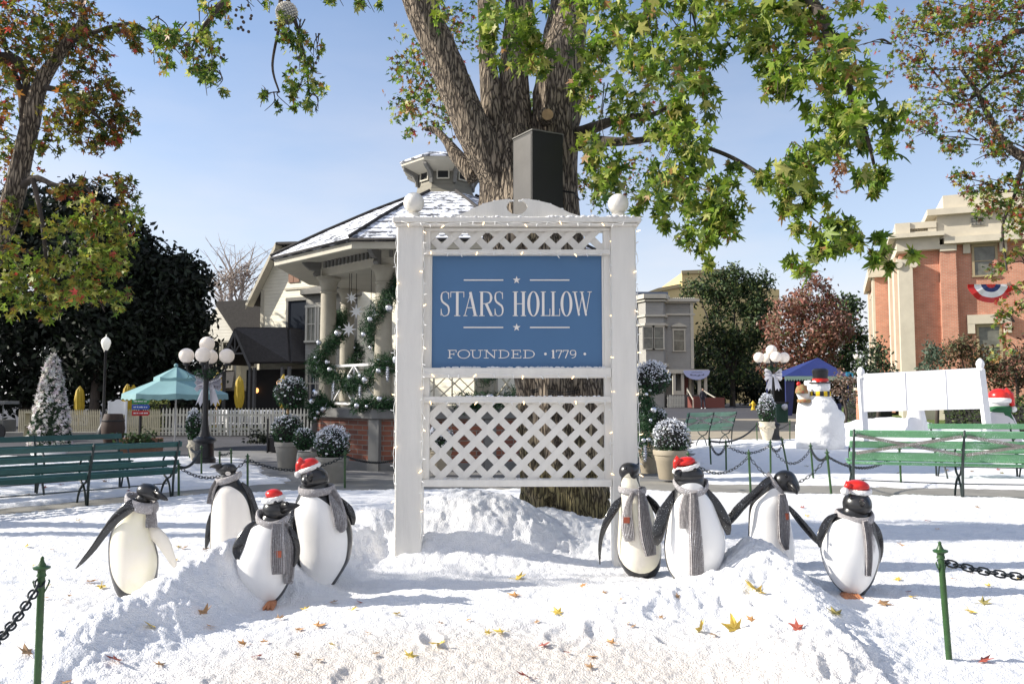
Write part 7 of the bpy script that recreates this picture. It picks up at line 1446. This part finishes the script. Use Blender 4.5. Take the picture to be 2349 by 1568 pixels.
# poinsettia cone
t = thing('poinsettia_cone', 'tall cone covered in white poinsettias on the far left', 'christmas tree', gp(118, 19.6)); c = gp(118, 19.6); H = zat(815, 19.6); N = 3000
u = RNG.uniform(0, 1, N)**1.25; r = .47*(1-u)**.55*(.8+.25*RNG.uniform(0, 1, N)); r = np.where(u > .93, .12*(1-u)/.07+.02, r); a = RNG.uniform(0, 2*math.pi, N); P = np.stack([c.x+r*np.cos(a), 19.6+r*np.sin(a), u*(H-.3)+.3], -1)
clr = pal(N, [(.72, .69, .67), (.55, .53, .52), (.03, .06, .025)], [6, 2.5, 1.5], .15); hole = vn(a*3.2, u*8) < .2; clr[hole] = clr[hole]*0+np.array([.02, .045, .02]); leafmesh('poinsettias', P, RNG.uniform(.06, .12, N), clr, M_['leafdull'], t, 'star', .25)
m = MB(); m.lathe([(.40, .2), (.42, .3), (.3, 1.4), (.15, H-.35), (.02, H-.1)], c, 16); m.build('inner_cone', mat('cone_green', (.015, .03, .012), .9), t, 1); m = MB(); m.lathe([(.34, 0), (.42, .18), (.42, .24)], c, 20); m.build('tub', M_['white'], t, 40)
# ------------------------------------------------------------------ potted topiaries
def pot(t, c, r, h, mt='pot'):
    m = MB(); m.lathe([(r*.66, 0), (r*.7, .02), (r*.86, h*.62), (r*.9, h*.66), (r*.9, h*.7), (r*.93, h*.74), (r*.93, h*.8), (r, h*.83), (r*1.03, h*.97), (r, h), (r*.88, h), (r*.86, h*.9), (.01, h*.9)], c, 32); m.build('pot', M_[mt], t, 40)
def ball(t, c, r, snow, n=1500, leaf=.03, flowers=9, squash=1):
    v = RNG.normal(size=(n, 3)); v /= np.linalg.norm(v, axis=1)[:, None]; lump = 1+.07*np.sin(v[:, 0]*9+c[0]*5)*np.cos(v[:, 2]*8); P = v*(r*lump*RNG.uniform(.86, 1.05, n))[:, None]*np.array([1, 1, squash])+np.array(c)
    col_ = pal(n, GRN, [2, 3, 2, 2], .3); up = v[:, 2]+RNG.normal(size=n)*.42; s = up > (1-snow*1.5); col_[s] = np.array([.74, .77, .84])*RNG.uniform(.85, 1.05, (s.sum(), 1))
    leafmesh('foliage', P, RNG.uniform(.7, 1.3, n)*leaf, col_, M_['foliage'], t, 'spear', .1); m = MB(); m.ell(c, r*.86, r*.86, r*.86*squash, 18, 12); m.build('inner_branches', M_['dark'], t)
    m = MB()
    for i in range(flowers):
        d = Vector((RNG.normal(), -abs(RNG.normal()), RNG.normal()*.8)).normalized()*r*1.0; d.z *= squash; q_ = random.uniform(.35, 1.2)*r/.35; m.ell(Vector(c)+d, .03*q_, .025*q_, .02*q_, 7, 5, lump=.6)
    if flowers: m.build('snow_tufts', M_['snow'], t, 1)
def topiary(px, pb, Y, pr_, pph, balls, label, mt='pot', grp='potted topiaries round the gazebo', stem=False):
    z0 = zat(pb, Y); c = Vector((xat(px, pb, Y), Y, max(z0, 0))); s = Y/F; t = thing('potted_topiary', label, 'potted plant', c, grp); pot(t, c, pr_*s, pph*s, mt)
    for bx, by, br, sn in balls: q = at(bx, by, Y); ball(t, (q.x, q.y, q.z), br*s, sn, int(900+br*26), .026*Y/15 if Y > 10 else .03)
    if stem: q = at(balls[0][0], balls[0][1], Y); m = MB(); m.tube([(c.x, Y, c.z+pph*s*.8), (c.x+.01, Y, q.z-balls[0][2]*s*.5)], .028, 8); m.build('stem', M_['cutwood'], t, 1)
    return t
topiary(657, 1076, 16.6, 27, 62, [(667, 900, 38, .28), (660, 985, 36, .22)], 'two-ball topiary in a tall tan pot, leftmost by the gazebo', 'potg', stem=True)
topiary(704, 1085, 15.6, 21, 48, [(698, 1006, 25, .18)], 'small dark round bush in a pot between two larger pots', 'potg')
topiary(762, 1110, 14.1, 37, 58, [(762, 1015, 40, .58)], 'snow-dusted round bush in a wide pot in front of the gazebo brick', 'potg')
topiary(1538, 1098, 14.2, 38, 66, [(1540, 1003, 43, .75)], 'snowy round bush in a big tan pot behind the fat penguin')
topiary(1490, 1090, 15.8, 28, 60, [(1497, 866, 40, .62), (1500, 962, 30, .35)], 'two-ball topiary with snowy crown right of the sign', stem=True)
topiary(1010, 1085, 15.2, 26, 55, [(1010, 1010, 34, .5)], 'bushy potted topiary glimpsed through the left of the lattice')
topiary(1360, 1085, 15.4, 26, 55, [(1365, 1000, 34, .5)], 'potted topiary glimpsed through the right of the lattice')
def urn(px, pb, Y, label, pw, ph_, plant, sn):
    c = Vector((xat(px, pb, Y), Y, max(0, zat(pb, Y)))); s = Y/F; r = pw*s; h = ph_*s; t = thing('planted_urn', label, 'potted plant', c, 'planted urns beside the lamps')
    m = MB(); m.lathe([(r*.55, 0), (r*.5, h*.05), (r*.55, h*.14), (r*.8, h*.45), (r*.97, h*.78), (r*.93, h*.88), (r, h*.95), (r*1.02, h), (r*.9, h), (.01, h*.93)], c, 28); m.build('urn', M_['stone'], t, 40)
    m = MB()
    for i in range(16): a = math.pi+math.pi*i/15; m.ell((c.x+r*.95*math.cos(a), Y+r*.95*math.sin(a), c.z+h*(.76-.07*abs(math.sin(i*1.25)))), .035, .03, .03, 7, 5)
    m.build('swag_relief', M_['stone'], t, 1)
    (bx, by, rx, ry) = plant; q = at(bx, by, Y); ball(t, (q.x, q.y, q.z), rx*s, sn, 1500, .034, 18, ry/rx); return t
urn(1760, 1012, 26.3, 'tan urn with a snowy cone-shaped shrub in front of the right globe lamp', 18, 45, (1758, 938, 20, 36), .5)
urn(447, 1063, 18.4, 'dim urn with white-flowered greenery left of the five-globe lamp', 16, 50, (445, 975, 17, 38), .3)
# ------------------------------------------------------------------ snowmen, white banner, tent and street things on the right
def lumpy(t, name, pts, mt, rmul=1, seg=30, lump=.05, flat=.85):
    m = MB(); V = []; n = len(pts)*5-4
    for i in range(n):
        u = i/5; x, y, w = [cr(min(u, len(pts)-1-1e-6), pts, c) for c in range(3)]; c = at(x, y, t[1]); r = w*t[1]/F
        for k in range(seg): a = 2*math.pi*k/seg; q = r*(1+lump*(float(fbm(k*.55+x*.1, i*.6, 3))-.45)*2); V.append((c.x+q*math.cos(a), t[1]+q*flat*math.sin(a), c.z))
    m.add(V, [(i*seg+k, i*seg+(k+1) % seg, (i+1)*seg+(k+1) % seg, (i+1)*seg+k) for i in range(n-1) for k in range(seg)]+[tuple(range(seg))[::-1], tuple((n-1)*seg+k for k in range(seg))])
    return m.build(name, mt, t[0], 1)
YM = 22.4; sw = mat('snowman_white', (.86, .86, .85), .7, bump=1, bsc=14)
t = thing('snowman', 'large snowman with black top hat and yellow checked scarf, seen from behind', 'snowman', gp(1885, YM, .1), 'snowman figures')
lumpy((t, YM), 'body', [(1888, 1032, 40), (1888, 1015, 47), (1888, 985, 48), (1886, 955, 44), (1884, 930, 35), (1882, 912, 25), (1882, 903, 19), (1882, 895, 20), (1882, 882, 22), (1882, 872, 17)], sw, lump=.16)
m = MB(); m.ell(at(1914, 962, YM-.05), .25, .28, .30, 18, 12, M=Matrix.Rotation(.55, 3, 'Y'), lump=.15); m.build('arm', sw, t, 1)
m = MB(); c = at(1882, 879, YM); m.lathe([(.30, 0), (.30, .03), (.19, .04), (.19, .1)], c, 24); m.lathe([(.19, .135), (.22, .36), (.17, .41), (.02, .42)], c, 24); h = m.build('top_hat', M_['black'], t, 50); m = MB(); m.lathe([(.212, .04), (.212, .135)], c, 24); m.build('hat_band', M_['red'], h, 50)
m = MB(); c = at(1882, 903, YM); seg = 32; V = []; 
for z, r in ((-.07, .25), (-.06, .275), (.06, .275), (.07, .25)):
    for k in range(seg): V.append((c.x+r*math.cos(2*math.pi*k/seg), c.y+r*.9*math.sin(2*math.pi*k/seg), c.z+z))
for i in range(3):
    for k in range(seg): m.add([], []); m.f.append((i*seg+k, i*seg+(k+1) % seg, (i+1)*seg+(k+1) % seg, (i+1)*seg+k)); m.m.append(1 if (k//2) % 2 else 0)
m.v = [tuple(v) for v in V]; m.build('checked_scarf', [M_['yell'], M_['black']], t, 1)
t = thing('snowman', 'small snowman in a striped bobble hat leaning on the big snowman\'s left side', 'snowman', gp(1845, YM, .1), 'snowman figures')
lumpy((t, YM+.1), 'body', [(1860, 1028, 32), (1858, 1000, 32), (1855, 970, 28), (1848, 940, 19), (1845, 925, 14), (1845, 915, 13), (1843, 905, 15), (1842, 895, 14)], sw, lump=.08)
m = MB(); c = at(1839, 900, YM); m.ell(c, .17, .17, .24, 18, 10, z0=-.1); h = m.build('bobble_hat', M_['knit'], t, 1); m = MB(); m.ell(at(1832, 880, YM), .06, .06, .06, 10, 8); m.build('pompom', M_['red'], h, 1)
m = MB(); m.lathe([(.17, -.05), (.19, -.03), (.19, .03), (.17, .05)], at(1845, 919, YM), 20); m.build('scarf', M_['knit'], t, 1)
m = MB(); m.tube([at(1846, 878, YM+.3), at(1855, 878, YM+.3), at(1861, 884, YM+.25), at(1862, 905, YM+.2)], [.06, .09, .11, .12], 14); m.build('raised_arm', sw, t, 1)
YM = 20.6; t = thing('snowman', 'snowman in red santa hat and green striped scarf at the right edge', 'snowman', gp(2295, YM), 'snowman figures')
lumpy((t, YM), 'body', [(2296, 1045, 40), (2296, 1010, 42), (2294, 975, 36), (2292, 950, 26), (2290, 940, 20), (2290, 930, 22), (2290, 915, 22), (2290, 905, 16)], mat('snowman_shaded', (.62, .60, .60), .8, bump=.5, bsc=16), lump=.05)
m = MB(); m.ell(at(2292, 910, YM), .26, .26, .22, 20, 10, z0=-.2); m.tube([at(2300, 900, YM-.05), at(2315, 908, YM-.1), at(2322, 930, YM-.1)], [.16, .12, .07], 12); h = m.build('santa_hat', M_['red'], t, 1); m = MB()
V = []; c = at(2290, 918, YM)
for i in range(24):
    a = 2*math.pi*i/24
    for k in range(8): b = 2*math.pi*k/8; V.append((c.x+(.25+.05*math.cos(b))*math.cos(a), c.y+(.25+.05*math.cos(b))*math.sin(a), c.z+.07*math.sin(b)))
m.add(V, [(i*8+k, ((i+1) % 24)*8+k, ((i+1) % 24)*8+(k+1) % 8, i*8+(k+1) % 8) for i in range(24) for k in range(8)]); m.build('brim', M_['fur'], h, 1); m = MB(); m.ell(at(2325, 938, YM-.1), .08, .08, .08, 10, 8); m.build('pompom', M_['fur'], h, 1)
m = MB(); m.lathe([(.24, -.08), (.28, -.05), (.28, .05), (.24, .08)], at(2292, 938, YM), 22); sc_ = m.build('scarf', M_['sgreen2'], t, 1); m = MB(); m.bar(at(2308, 942, YM-.22), at(2326, 985, YM-.25), .16, .05, (0, 1, 0)); m.build('scarf_tail', M_['sgreen2'], t)
t = thing('banner_frame', 'blank white banner panel on two white posts with pointed finials behind the benches', 'banner', gp(1980, 21.2))
def bpost(pt, pb, Y):
    a = at(*pt, Y); b = at(*pb, Y); b = b+(b-a)*.3; m = MB(); m.bar(b, a, .15, .15, (0, 1, 0)); m.build('post', M_['white'], t); m = MB(); m.lathe([(.10, 0), (.10, .04), (.07, .06), (.085, .10), (.10, .16), (.085, .23), (.04, .29), (.01, .31)], a, 18); m.build('finial', M_['white'], t, 40)
bpost((1975, 868), (1983, 985), 21.2); bpost((2249, 850), (2264, 975), 19.8)
m = MB(); q = [at(1984, 944, 21.1), at(2258, 937, 19.85), at(2252, 843, 19.85), at(1981, 857, 21.1)]; m.add(q+[v+Vector((0, .03, 0)) for v in q], [(0, 1, 2, 3), (7, 6, 5, 4), (0, 4, 5, 1), (1, 5, 6, 2), (2, 6, 7, 3), (3, 7, 4, 0)]); m.build('panel', mat('banner_vinyl', (.80, .81, .84), .5, bump=.35, bsc=2.5), t)
for f_ in (.36, .70):
    m = MB(); u0 = q[0].lerp(q[1], f_); u1 = q[3].lerp(q[2], f_); m.tube([u0+Vector((0, -.004, .02)), u1+Vector((0, -.004, -.02))], .012, 6); m.build('panel_seam', M_['white'], t)
m = MB(); c = at(2102, 965, 22.6); m.lathe([(.32, -.3), (.26, 0), (.2, .36), (.02, .37)], (c.x, c.y, c.z), 24); o = m.build('plaster_pedestal', M_['white'], None, 40); tag(o, 'white tapered pedestal in the snow below the banner panel', 'pedestal')
# canopy tent
t = thing('canopy_tent', 'dark blue pyramid canopy tent with pale scalloped valance behind the snowman', 'tent', gp(1872, 55, gz(55))); Yt = 55
a, b = xat(1800, 868, Yt-2), xat(1950, 868, Yt-2); ap = at(1876, 820, Yt); ze_ = zat(862, Yt-2); m = MB(); m.add([(a, Yt-2, ze_), (b, Yt-2, ze_), (b, Yt+2.2, ze_), (a, Yt+2.2, ze_), tuple(ap)], [(0, 1, 4), (1, 2, 4), (2, 3, 4), (3, 0, 4)]); o = m.build('roof', M_['navy'], t); sd = o.modifiers.new('thick', 'SOLIDIFY'); sd.thickness = .03
m = MB(); n = 24; V = []
for i in range(n):
    x0 = a+(b-a)*i/n; x1 = a+(b-a)*(i+1)/n; m.prism([(x0, ze_-.012), (x0, ze_-.2), ((x0+x1)/2, ze_-.34), (x1, ze_-.2), (x1, ze_-.012)], lambda x, y, k: (x, Yt-2.02+.02*k, y))
m.build('valance', M_['lightblue'], t)
for x, y in ((a+.1, Yt-1.9), (b-.1, Yt-1.9), (a+.1, Yt+2), (b-.1, Yt+2)): m = MB(); m.tube([(x, y, 0), (x, y, ze_)], .04, 6); m.build('leg', M_['navy'], t)
m = MB(); m.add([(a+.06, Yt-1.85, .1), (a+.5, Yt-1.8, .1), (a+.75, Yt-1.8, ze_-.02), (a+.06, Yt-1.85, ze_-.02)], [(0, 1, 2, 3)]); o = m.build('side_drape', M_['navy'], t); sd = o.modifiers.new('thick', 'SOLIDIFY'); sd.thickness = .03
m = MB(); m.box(a+.3, b-.2, Yt+1.8, Yt+1.85, .1, ze_-.1); m.build('back_wall', M_['dark'], t)
lb_ = thing('merchandise_table', 'dark cloth-covered table under the blue canopy', 'table', gp(1870, 54.5, gz(54))); m = MB(); c = gp(1880, 54.5, gz(54)); m.box(c.x-1.3, c.x+1.3, 54.1, 54.9, c.z, c.z+.75); o = m.build('table_cover', M_['navy'], lb_)
# bin, hydrant, blue sign, gate, person
t = thing('litter_bin', 'dark green lidded litter bin behind the right globe lamp', 'bin', gp(1789, 42, gz(42))); c = gp(1789, 42, gz(42)+.03); m = MB(); m.box(c.x-.3, c.x+.3, 41.7, 42.3, c.z, c.z+.95)
for i in range(7): m.box(c.x-.29+i*.085, c.x-.25+i*.085, 41.68, 41.698, c.z+.1, c.z+.85)
m.build('body', M_['bin'], t); m = MB(); m.box(c.x-.34, c.x+.34, 41.66, 42.34, c.z+.952, c.z+1.05); m.build('lid', M_['black'], t)
t = thing('bin_wreath', 'small silver-grey bow ornament on top of the green bin\'s right side', 'ornament', at(1800, 933, 41.5)); m = MB(); c = at(1800, 933, 41.5); m.ell(c, .16, .1, .16, 12, 8, lump=.5); m.build('bow', M_['bow'], t)
t = thing('fire_hydrant', 'yellow fire hydrant at the far side of the street', 'hydrant', gp(1727, 66, gz(66))); m = MB(); c = gp(1727, 66, gz(66)); m.lathe([(.2, 0), (.2, .06), (.14, .08), (.13, .5), (.17, .52), (.17, .56), (.13, .62), (.05, .7), (.03, .76)], c, 16); m.tube([c+Vector((-.24, 0, .42)), c+Vector((.24, 0, .42))], .07, 10); m.tube([c+Vector((0, 0, .38)), c+Vector((0, -.22, .38))], .09, 10); m.build('body', M_['hyd'], t, 40); m = MB(); m.tube([c+Vector((-.28, 0, .42)), c+Vector((-.24, 0, .42))], .085, 8); m.build('outlet_cap', M_['hyd'], t)
t = thing('street_sign', 'small bright blue sign on a grey pole left of the white banner', 'sign', gp(1958, 46, gz(46))); m = MB(); m.tube([gp(1959, 46, 0), gp(1959, 46, zat(850, 46))], .035, 8); m.build('pole', M_['gazdark'], t); a = at(1941, 869, 45.9); b = at(1957, 853, 45.9); m = MB(); m.box(a.x, b.x, 45.88, 45.92, a.z, b.z); m.build('panel', M_['scyan'], t); m = MB(); m.box(a.x+.12, b.x-.1, 45.86, 45.877, a.z+.14, a.z+.2); m.box(a.x+.2, a.x+.3, 45.86, 45.876, a.z+.05, a.z+.3); m.build('mark', M_['jacket'], t)
t = thing('brick_gate_pier', 'low brick pier beside the path by the courthouse', 'pier', gp(1972, 37, gz(37))); m = MB(); c = gp(1973, 37, 0); m.box(c.x-.14, c.x+.14, 36.85, 37.15, 0, 1.75); m.build('shaft', M_['brickc'], t); m = MB(); m.box(c.x-.2, c.x+.2, 36.79, 37.21, 1.752, 1.86); m.build('cap', M_['stone'], t)
m = MB(); m.add([(13, 36.5, .075), (16.5, 36.5, .075), (19, 37.6, .075), (13, 37.6, .075)], [(0, 1, 2, 3)]); struct(m.build('footpath', M_['tan']))
def skinned(name, verts, edges, rad, mt, par, root_=0):
    me = bpy.data.meshes.new(name); me.from_pydata(verts, edges, []); o = bpy.data.objects.new(name, me); C.objects.link(o); o.parent = par
    sm_ = o.modifiers.new('skin', 'SKIN'); L_ = me.skin_vertices[0].data
    for i, r in enumerate(rad): L_[i].radius = r if isinstance(r, tuple) else (r, r)
    L_[root_].use_root = True; sm_.use_smooth_shade = True; sb = o.modifiers.new('sub', 'SUBSURF'); sb.levels = 1; sb.render_levels = 2; me.materials.append(mt); return o
t = thing('person', 'person in dark coat and trousers walking on the street before the grey house', 'person', gp(1612, 70, gz(70)))
V = [(0, 0, .95), (0, 0, 1.15), (0, .0, 1.38), (0, -.01, 1.5), (0, -.02, 1.62), (0, -.02, 1.74), (-.1, 0, .9), (-.12, -.05, .5), (-.13, .03, .08), (-.13, -.1, .05), (.1, 0, .9), (.12, -.12, .5), (.13, -.2, .08), (.13, -.33, .05), (-.19, 0, 1.4), (-.25, .03, 1.12), (-.24, -.08, .9), (-.24, -.12, .82), (.19, 0, 1.4), (.25, .0, 1.12), (.25, -.14, .92), (.25, -.18, .84)]
E = [(0, 1), (1, 2), (2, 3), (3, 4), (4, 5), (0, 6), (6, 7), (7, 8), (8, 9), (0, 10), (10, 11), (11, 12), (12, 13), (2, 14), (14, 15), (15, 16), (16, 17), (2, 18), (18, 19), (19, 20), (20, 21)]
Rr = [(.17, .12), (.15, .11), (.17, .11), .055, .095, .075, .095, .07, .05, .045, .095, .07, .05, .045, .065, .05, .04, .035, .065, .05, .04, .035]
skinned('body', V, E, Rr, M_['jacket'], t); 
m = MB(); m.ell((0, -.05, 1.64), .085, .085, .11, 14, 10); m.build('face', M_['skin'], t, 1, True); m = MB(); m.ell((0, .0, 1.69), .105, .11, .1, 14, 10); m.build('hair', M_['hair'], t, 1, True)
for s_ in (-1, 1): m = MB(); m.ell((.13*s_, -.08 if s_ < 0 else -.27, .04), .05, .12, .045, 12, 8); m.build('shoe', M_['white'], t, 1, True)
# dark box with glowing orange grid, and pushchair-like clutter near the gazebo
c = gp(645, 21.5); t = thing('light_box', 'dark box with a glowing orange gridded front left of the potted topiaries', 'light box', c); m = MB(); m.box(c.x-.28, c.x+.22, 21.35, 21.8, .02, .40); m.box(c.x-.30, c.x-.26, 21.3, 21.34, 0, .9); m.build('case', M_['black'], t)
m = MB(); a = at(634, 1039, 21.2); b = at(650, 1013, 21.2); M2 = None; m.add([(a.x, 21.28, a.z), (b.x, 21.2, a.z), (b.x+.03, 21.3, b.z), (a.x-.03, 21.38, b.z)], [(0, 1, 2, 3)]); m.build('orange_grid', M_['orange'], t); m = MB()
for i in range(7): f = i/6; p = Vector((a.x, 21.27, a.z)).lerp(Vector((b.x, 21.19, a.z)), f); q = Vector((a.x-.03, 21.37, b.z)).lerp(Vector((b.x+.03, 21.29, b.z)), f); m.tube([p, q], .006, 4)
for i in range(9): f = i/8; p = Vector((a.x, 21.265, a.z)).lerp(Vector((a.x-.03, 21.365, b.z)), f); q = Vector((b.x, 21.185, a.z)).lerp(Vector((b.x+.03, 21.285, b.z)), f); m.tube([p, q], .006, 4)
m.build('grid_bars', M_['black'], t)
fartree('shrub', 'dark scraggly potted shrub left of the glowing orange grid box', 605, 22, [(603, 1012, 22, 24, 700)], DK, [1, 1, 1, 1], .06, trunk=False)
fartree('shrub', 'dark trailing plants on a low stand behind the left bench', 320, 20.5, [(325, 1014, 32, 9, 500), (300, 1022, 30, 8, 300)], [(.03, .07, .02), (.06, .1, .03), (.02, .03, .01)], [1, 1, 1], .07, trunk=False)
c = gp(335, 20.6); t = thing('wooden_planter', 'brown wooden planter box seen through the left bench slats', 'planter', c); m = MB(); m.box(c.x-.6, c.x+.35, 20.5, 20.9, .05, .42); m.build('box', M_['brown'], t); m = MB()
for q in (-.55, .3): m.box(c.x+q-.03, c.x+q+.03, 20.52, 20.6, 0, .049)
m.build('feet', M_['dark'], t)
c = gp(262, 26); t = thing('barrel', 'dark wooden barrel at the foot of the tall single lamp', 'barrel', c); m = MB(); m.lathe([(.26, 0), (.33, .2), (.36, .45), (.33, .72), (.27, .92), (.25, .9)], c, 20); m.build('staves', M_['barrel'], t, 40)
for z, r in ((.2, .338), (.7, .342)): m = MB(); m.lathe([(r, z-.025), (r+.008, z), (r, z+.025)], c, 20); m.build('hoop', M_['black'], t, 40)
c = gp(75, 27); t = thing('yellow_shelf', 'small pale yellow two-shelf stand left of the poinsettia cone', 'shelf', c); m = MB(); 
for z in (.1, .5, .92): m.box(c.x-.17, c.x+.3, 26.9, 27.2, z, z+.04)
m.build('shelf_board', M_['fence'], t); m = MB(); m.box(c.x-.2, c.x-.172, 26.9, 27.2, 0, .96); m.box(c.x+.302, c.x+.33, 26.9, 27.2, 0, .96); m.build('side_panel', M_['fence'], t)
c = gp(8, 27); t = thing('vendor_cart', 'dim vendor cart with pale roof at the far left edge', 'cart', c); m = MB(); m.box(c.x-.8, c.x+.3, 26.6, 27.4, 1.22, 1.32); m.build('roof', M_['cap'], t)
for x in (-.7, .2): m = MB(); m.tube([(c.x+x, 26.7, .7), (c.x+x, 26.7, 1.22)], .02, 6); m.build('roof_post', M_['cap'], t)
m = MB(); m.box(c.x-.75, c.x+.25, 26.65, 27.35, .3, .7); m.build('counter', M_['gazdark'], t)
for x in (-.5, .05): m = MB(); m.lathe([(.3, -.03), (.3, .03)], (0, 0, 0), 18, M=Matrix.Translation((c.x+x, 26.62, .3)) @ Matrix.Rotation(math.pi/2, 4, 'X')); m.build('wheel', M_['black'], t)
# ------------------------------------------------------------------ fallen leaves: every leaf is its own thing
COLS = {'yellow': (.78, .56, .10), 'orange': (.66, .34, .12), 'brown': (.42, .25, .12), 'red': (.38, .08, .05), 'olive': (.26, .22, .06)}
LM = {k: mat('fallen_leaf_'+k, v, .6, var=.5, vsc=25) for k, v in COLS.items()}
def leafbase(colk, s, curl):
    m = MB(); ang = [0, 12, 30, 46, 56, 66, 84, 102, 112, 122, 140, 180]; rad = [1, .62, .42, .58, .9, .56, .38, .42, .6, .4, .26, .16]; ang = ang+[360-q for q in ang[1:-1][::-1]]; rad = rad+rad[1:-1][::-1]; nn_ = len(ang); s = s*1.05; V = [(0, 0, .004)]
    for a, r in zip(ang, rad): V.append((s*r*math.sin(math.radians(a)), s*r*math.cos(math.radians(a)), s*curl*(r**2)*(.5+.5*math.sin(a*.05))))
    m.add(V, [(0, 1+i, 1+(i+1) % nn_) for i in range(nn_)]); b = len(m.v); m.add([(-.002, -s*.15, .0), (.002, -s*.15, .0), (.004, -s*.95, s*.15), (0, -s*.95, s*.15)], [(0, 1, 2, 3)]); return m
base_leaves = {}
def fleaf(px, py, colk, sc_, label, grp, z=None, up=0, Y=None):
    key = (colk, random.randint(0, 2))
    if key not in base_leaves:
        o = leafbase(colk, .05, random.uniform(.15, .6)).build('fallen_leaf', LM[colk]); base_leaves[key] = o; new = o
    else: new = base_leaves[key].copy(); C.objects.link(new)
    g = gnd(px, py, .07)
    for _ in range(12):
        h = sz(g.x, g.y, True); g = gnd(px, py, h*.6+g.z*.4)
    h = sz(g.x, g.y, True); new.location = (g.x, g.y, h+.012); new.scale = (sc_,)*3; n = Vector((sz(g.x-.05, g.y)-sz(g.x+.05, g.y), sz(g.x, g.y-.05)-sz(g.x, g.y+.05), .1)).normalized()
    q = n.to_track_quat('Z', 'Y').to_euler(); new.rotation_euler = (q.x+random.uniform(-.35, .35)+up, q.y+random.uniform(-.35, .35), random.uniform(0, 6.28)); tag(new, label, 'leaf', grp); return new
big = [(1736, 1362, 'yellow', 2.3, 'largest yellow maple leaf, lying on the lit snow ridge in front of the right penguins'), (1686, 1447, 'yellow', 1.9, 'yellow-green maple leaf standing upright at the bottom right of the ridge'), (1607, 1448, 'yellow', 1.5, 'curled yellow leaf left of the upright one'), (1771, 1285, 'red', 1.2, 'dark red leaf on the ridge behind the big yellow leaf'),
 (1830, 1446, 'red', 1.3, 'dark red leaf right of the upright yellow leaf'), (1918, 1412, 'olive', 1.4, 'olive brown leaf in the blue shade below the furthest right penguin'), (2022, 1385, 'brown', 1.7, 'long dark curled leaf at the right of the bare-footed penguin'), (1188, 1328, 'yellow', 1.5, 'yellow leaf on the snow between the sign posts'), (1183, 1368, 'orange', 1.4, 'orange leaf in the shade strip below the sign'),
 (1007, 1480, 'yellow', 1.4, 'bright yellow leaf low in the middle foreground'), (1150, 1452, 'yellow', 1.2, 'yellow leaf right of the middle in the foreground'), (1280, 1408, 'yellow', 1.2, 'yellow leaf on the forecourt below the lattice'), (727, 1438, 'orange', 1.3, 'larger orange leaf of the pair in front of the tall left penguin'), (690, 1446, 'orange', 1.1, 'smaller orange leaf of the pair in front of the tall left penguin'),
 (467, 1420, 'brown', 1.5, 'brown leaf in the blue shade of the left snow ridge'), (270, 1518, 'red', 1.4, 'dark red leaf at the foot of the left snow ridge'), (232, 1347, 'yellow', 1.3, 'yellow leaf beside the furthest left penguin'), (208, 1336, 'orange', 1.3, 'orange leaf just left of the yellow one by the leftmost penguin'), (1208, 1556, 'red', 1.2, 'reddish leaf at the bottom centre edge'), (1741, 1365, 'olive', .9, 'small olive piece beside the largest yellow leaf'),
 (348, 1394, 'yellow', 1.2, 'yellow leaf on the crest of the left snow ridge'), (940, 1508, 'yellow', 1.2, 'yellow leaf bottom left of the middle foreground'), (1245, 1484, 'red', 1.1, 'red-orange leaf right of the bright yellow foreground leaf'), (2255, 1385, 'olive', 1.3, 'olive leaf right of the bottom right chain post'), (2224, 1404, 'yellow', 1.2, 'yellow leaf close to the bottom right chain post'), (2255, 1518, 'red', 1.3, 'dark red leaf lowest at the right edge'), (62, 1508, 'brown', 1.4, 'brown leaf left of the bottom left chain post')]
for a in big: fleaf(a[0], a[1], a[2], a[3], a[4], 'fallen leaves that stand out on the snow', up=(1.0 if 'upright' in a[4] else 0))
small = [(610, 1475), (585, 1510), (765, 1483), (770, 1382), (823, 1383), (913, 1410), (845, 1455), (485, 1440), (366, 1528), (150, 1552), (735, 1517), (685, 1505), (860, 1502), (1010, 1432), (1075, 1425), (1118, 1455), (1356, 1533), (1358, 1510), (1405, 1478), (1440, 1432), (1452, 1440), (1515, 1418), (1555, 1368), (1420, 1385), (1335, 1345), (1385, 1362), (1640, 1460), (1725, 1425), (2062, 1330), (2095, 1372), (2065, 1250), (2340, 1330), (2150, 1215), (1600, 1197), (1850, 1185), (2180, 1305), (2190, 1330), (2085, 1360), (2230, 1315), (2270, 1345), (420, 1260), (405, 1255), (470, 1262), (345, 1275), (325, 1252), (400, 1285), (160, 1368), (155, 1380), (112, 1345), (100, 1375), (60, 1255), (75, 1300), (120, 1262), (180, 1195), (1180, 1180), (920, 1195), (860, 1188), (1840, 1165), (2240, 1165), (2130, 1195), (1990, 1180), (300, 1185), (540, 1170), (1950, 1225), (640, 1420), (560, 1480), (810, 1400), (700, 1400), (1230, 1430), (1300, 1500)]
for i, (px, py) in enumerate(small):
    k = random.choice(['yellow', 'orange', 'orange', 'brown', 'yellow', 'yellow', 'brown', 'brown', 'orange', 'red']); fleaf(px, py, k, random.uniform(.6, 1.0)*(1.25 if py < 1300 else 1), 'small dry %s leaf scattered on the snow' % k, 'small dry leaves scattered over the snow')
for px, py, Y in ((2230, 1082, 0), (2300, 1085, 0), (2290, 1078, 0), (2170, 1080, 0), (2060, 1085, 0), (100, 1120, 0), (140, 1112, 0), (240, 1105, 0), (60, 1135, 0), (330, 1110, 0), (300, 1125, 0), (2200, 1070, 0), (1850, 1070, 0), (1940, 1065, 0)):
    fleaf(px, py, random.choice(['brown', 'red', 'olive']), 1.3, 'dark leaf on the snow beyond the path', 'dark leaves on the far snow patches')
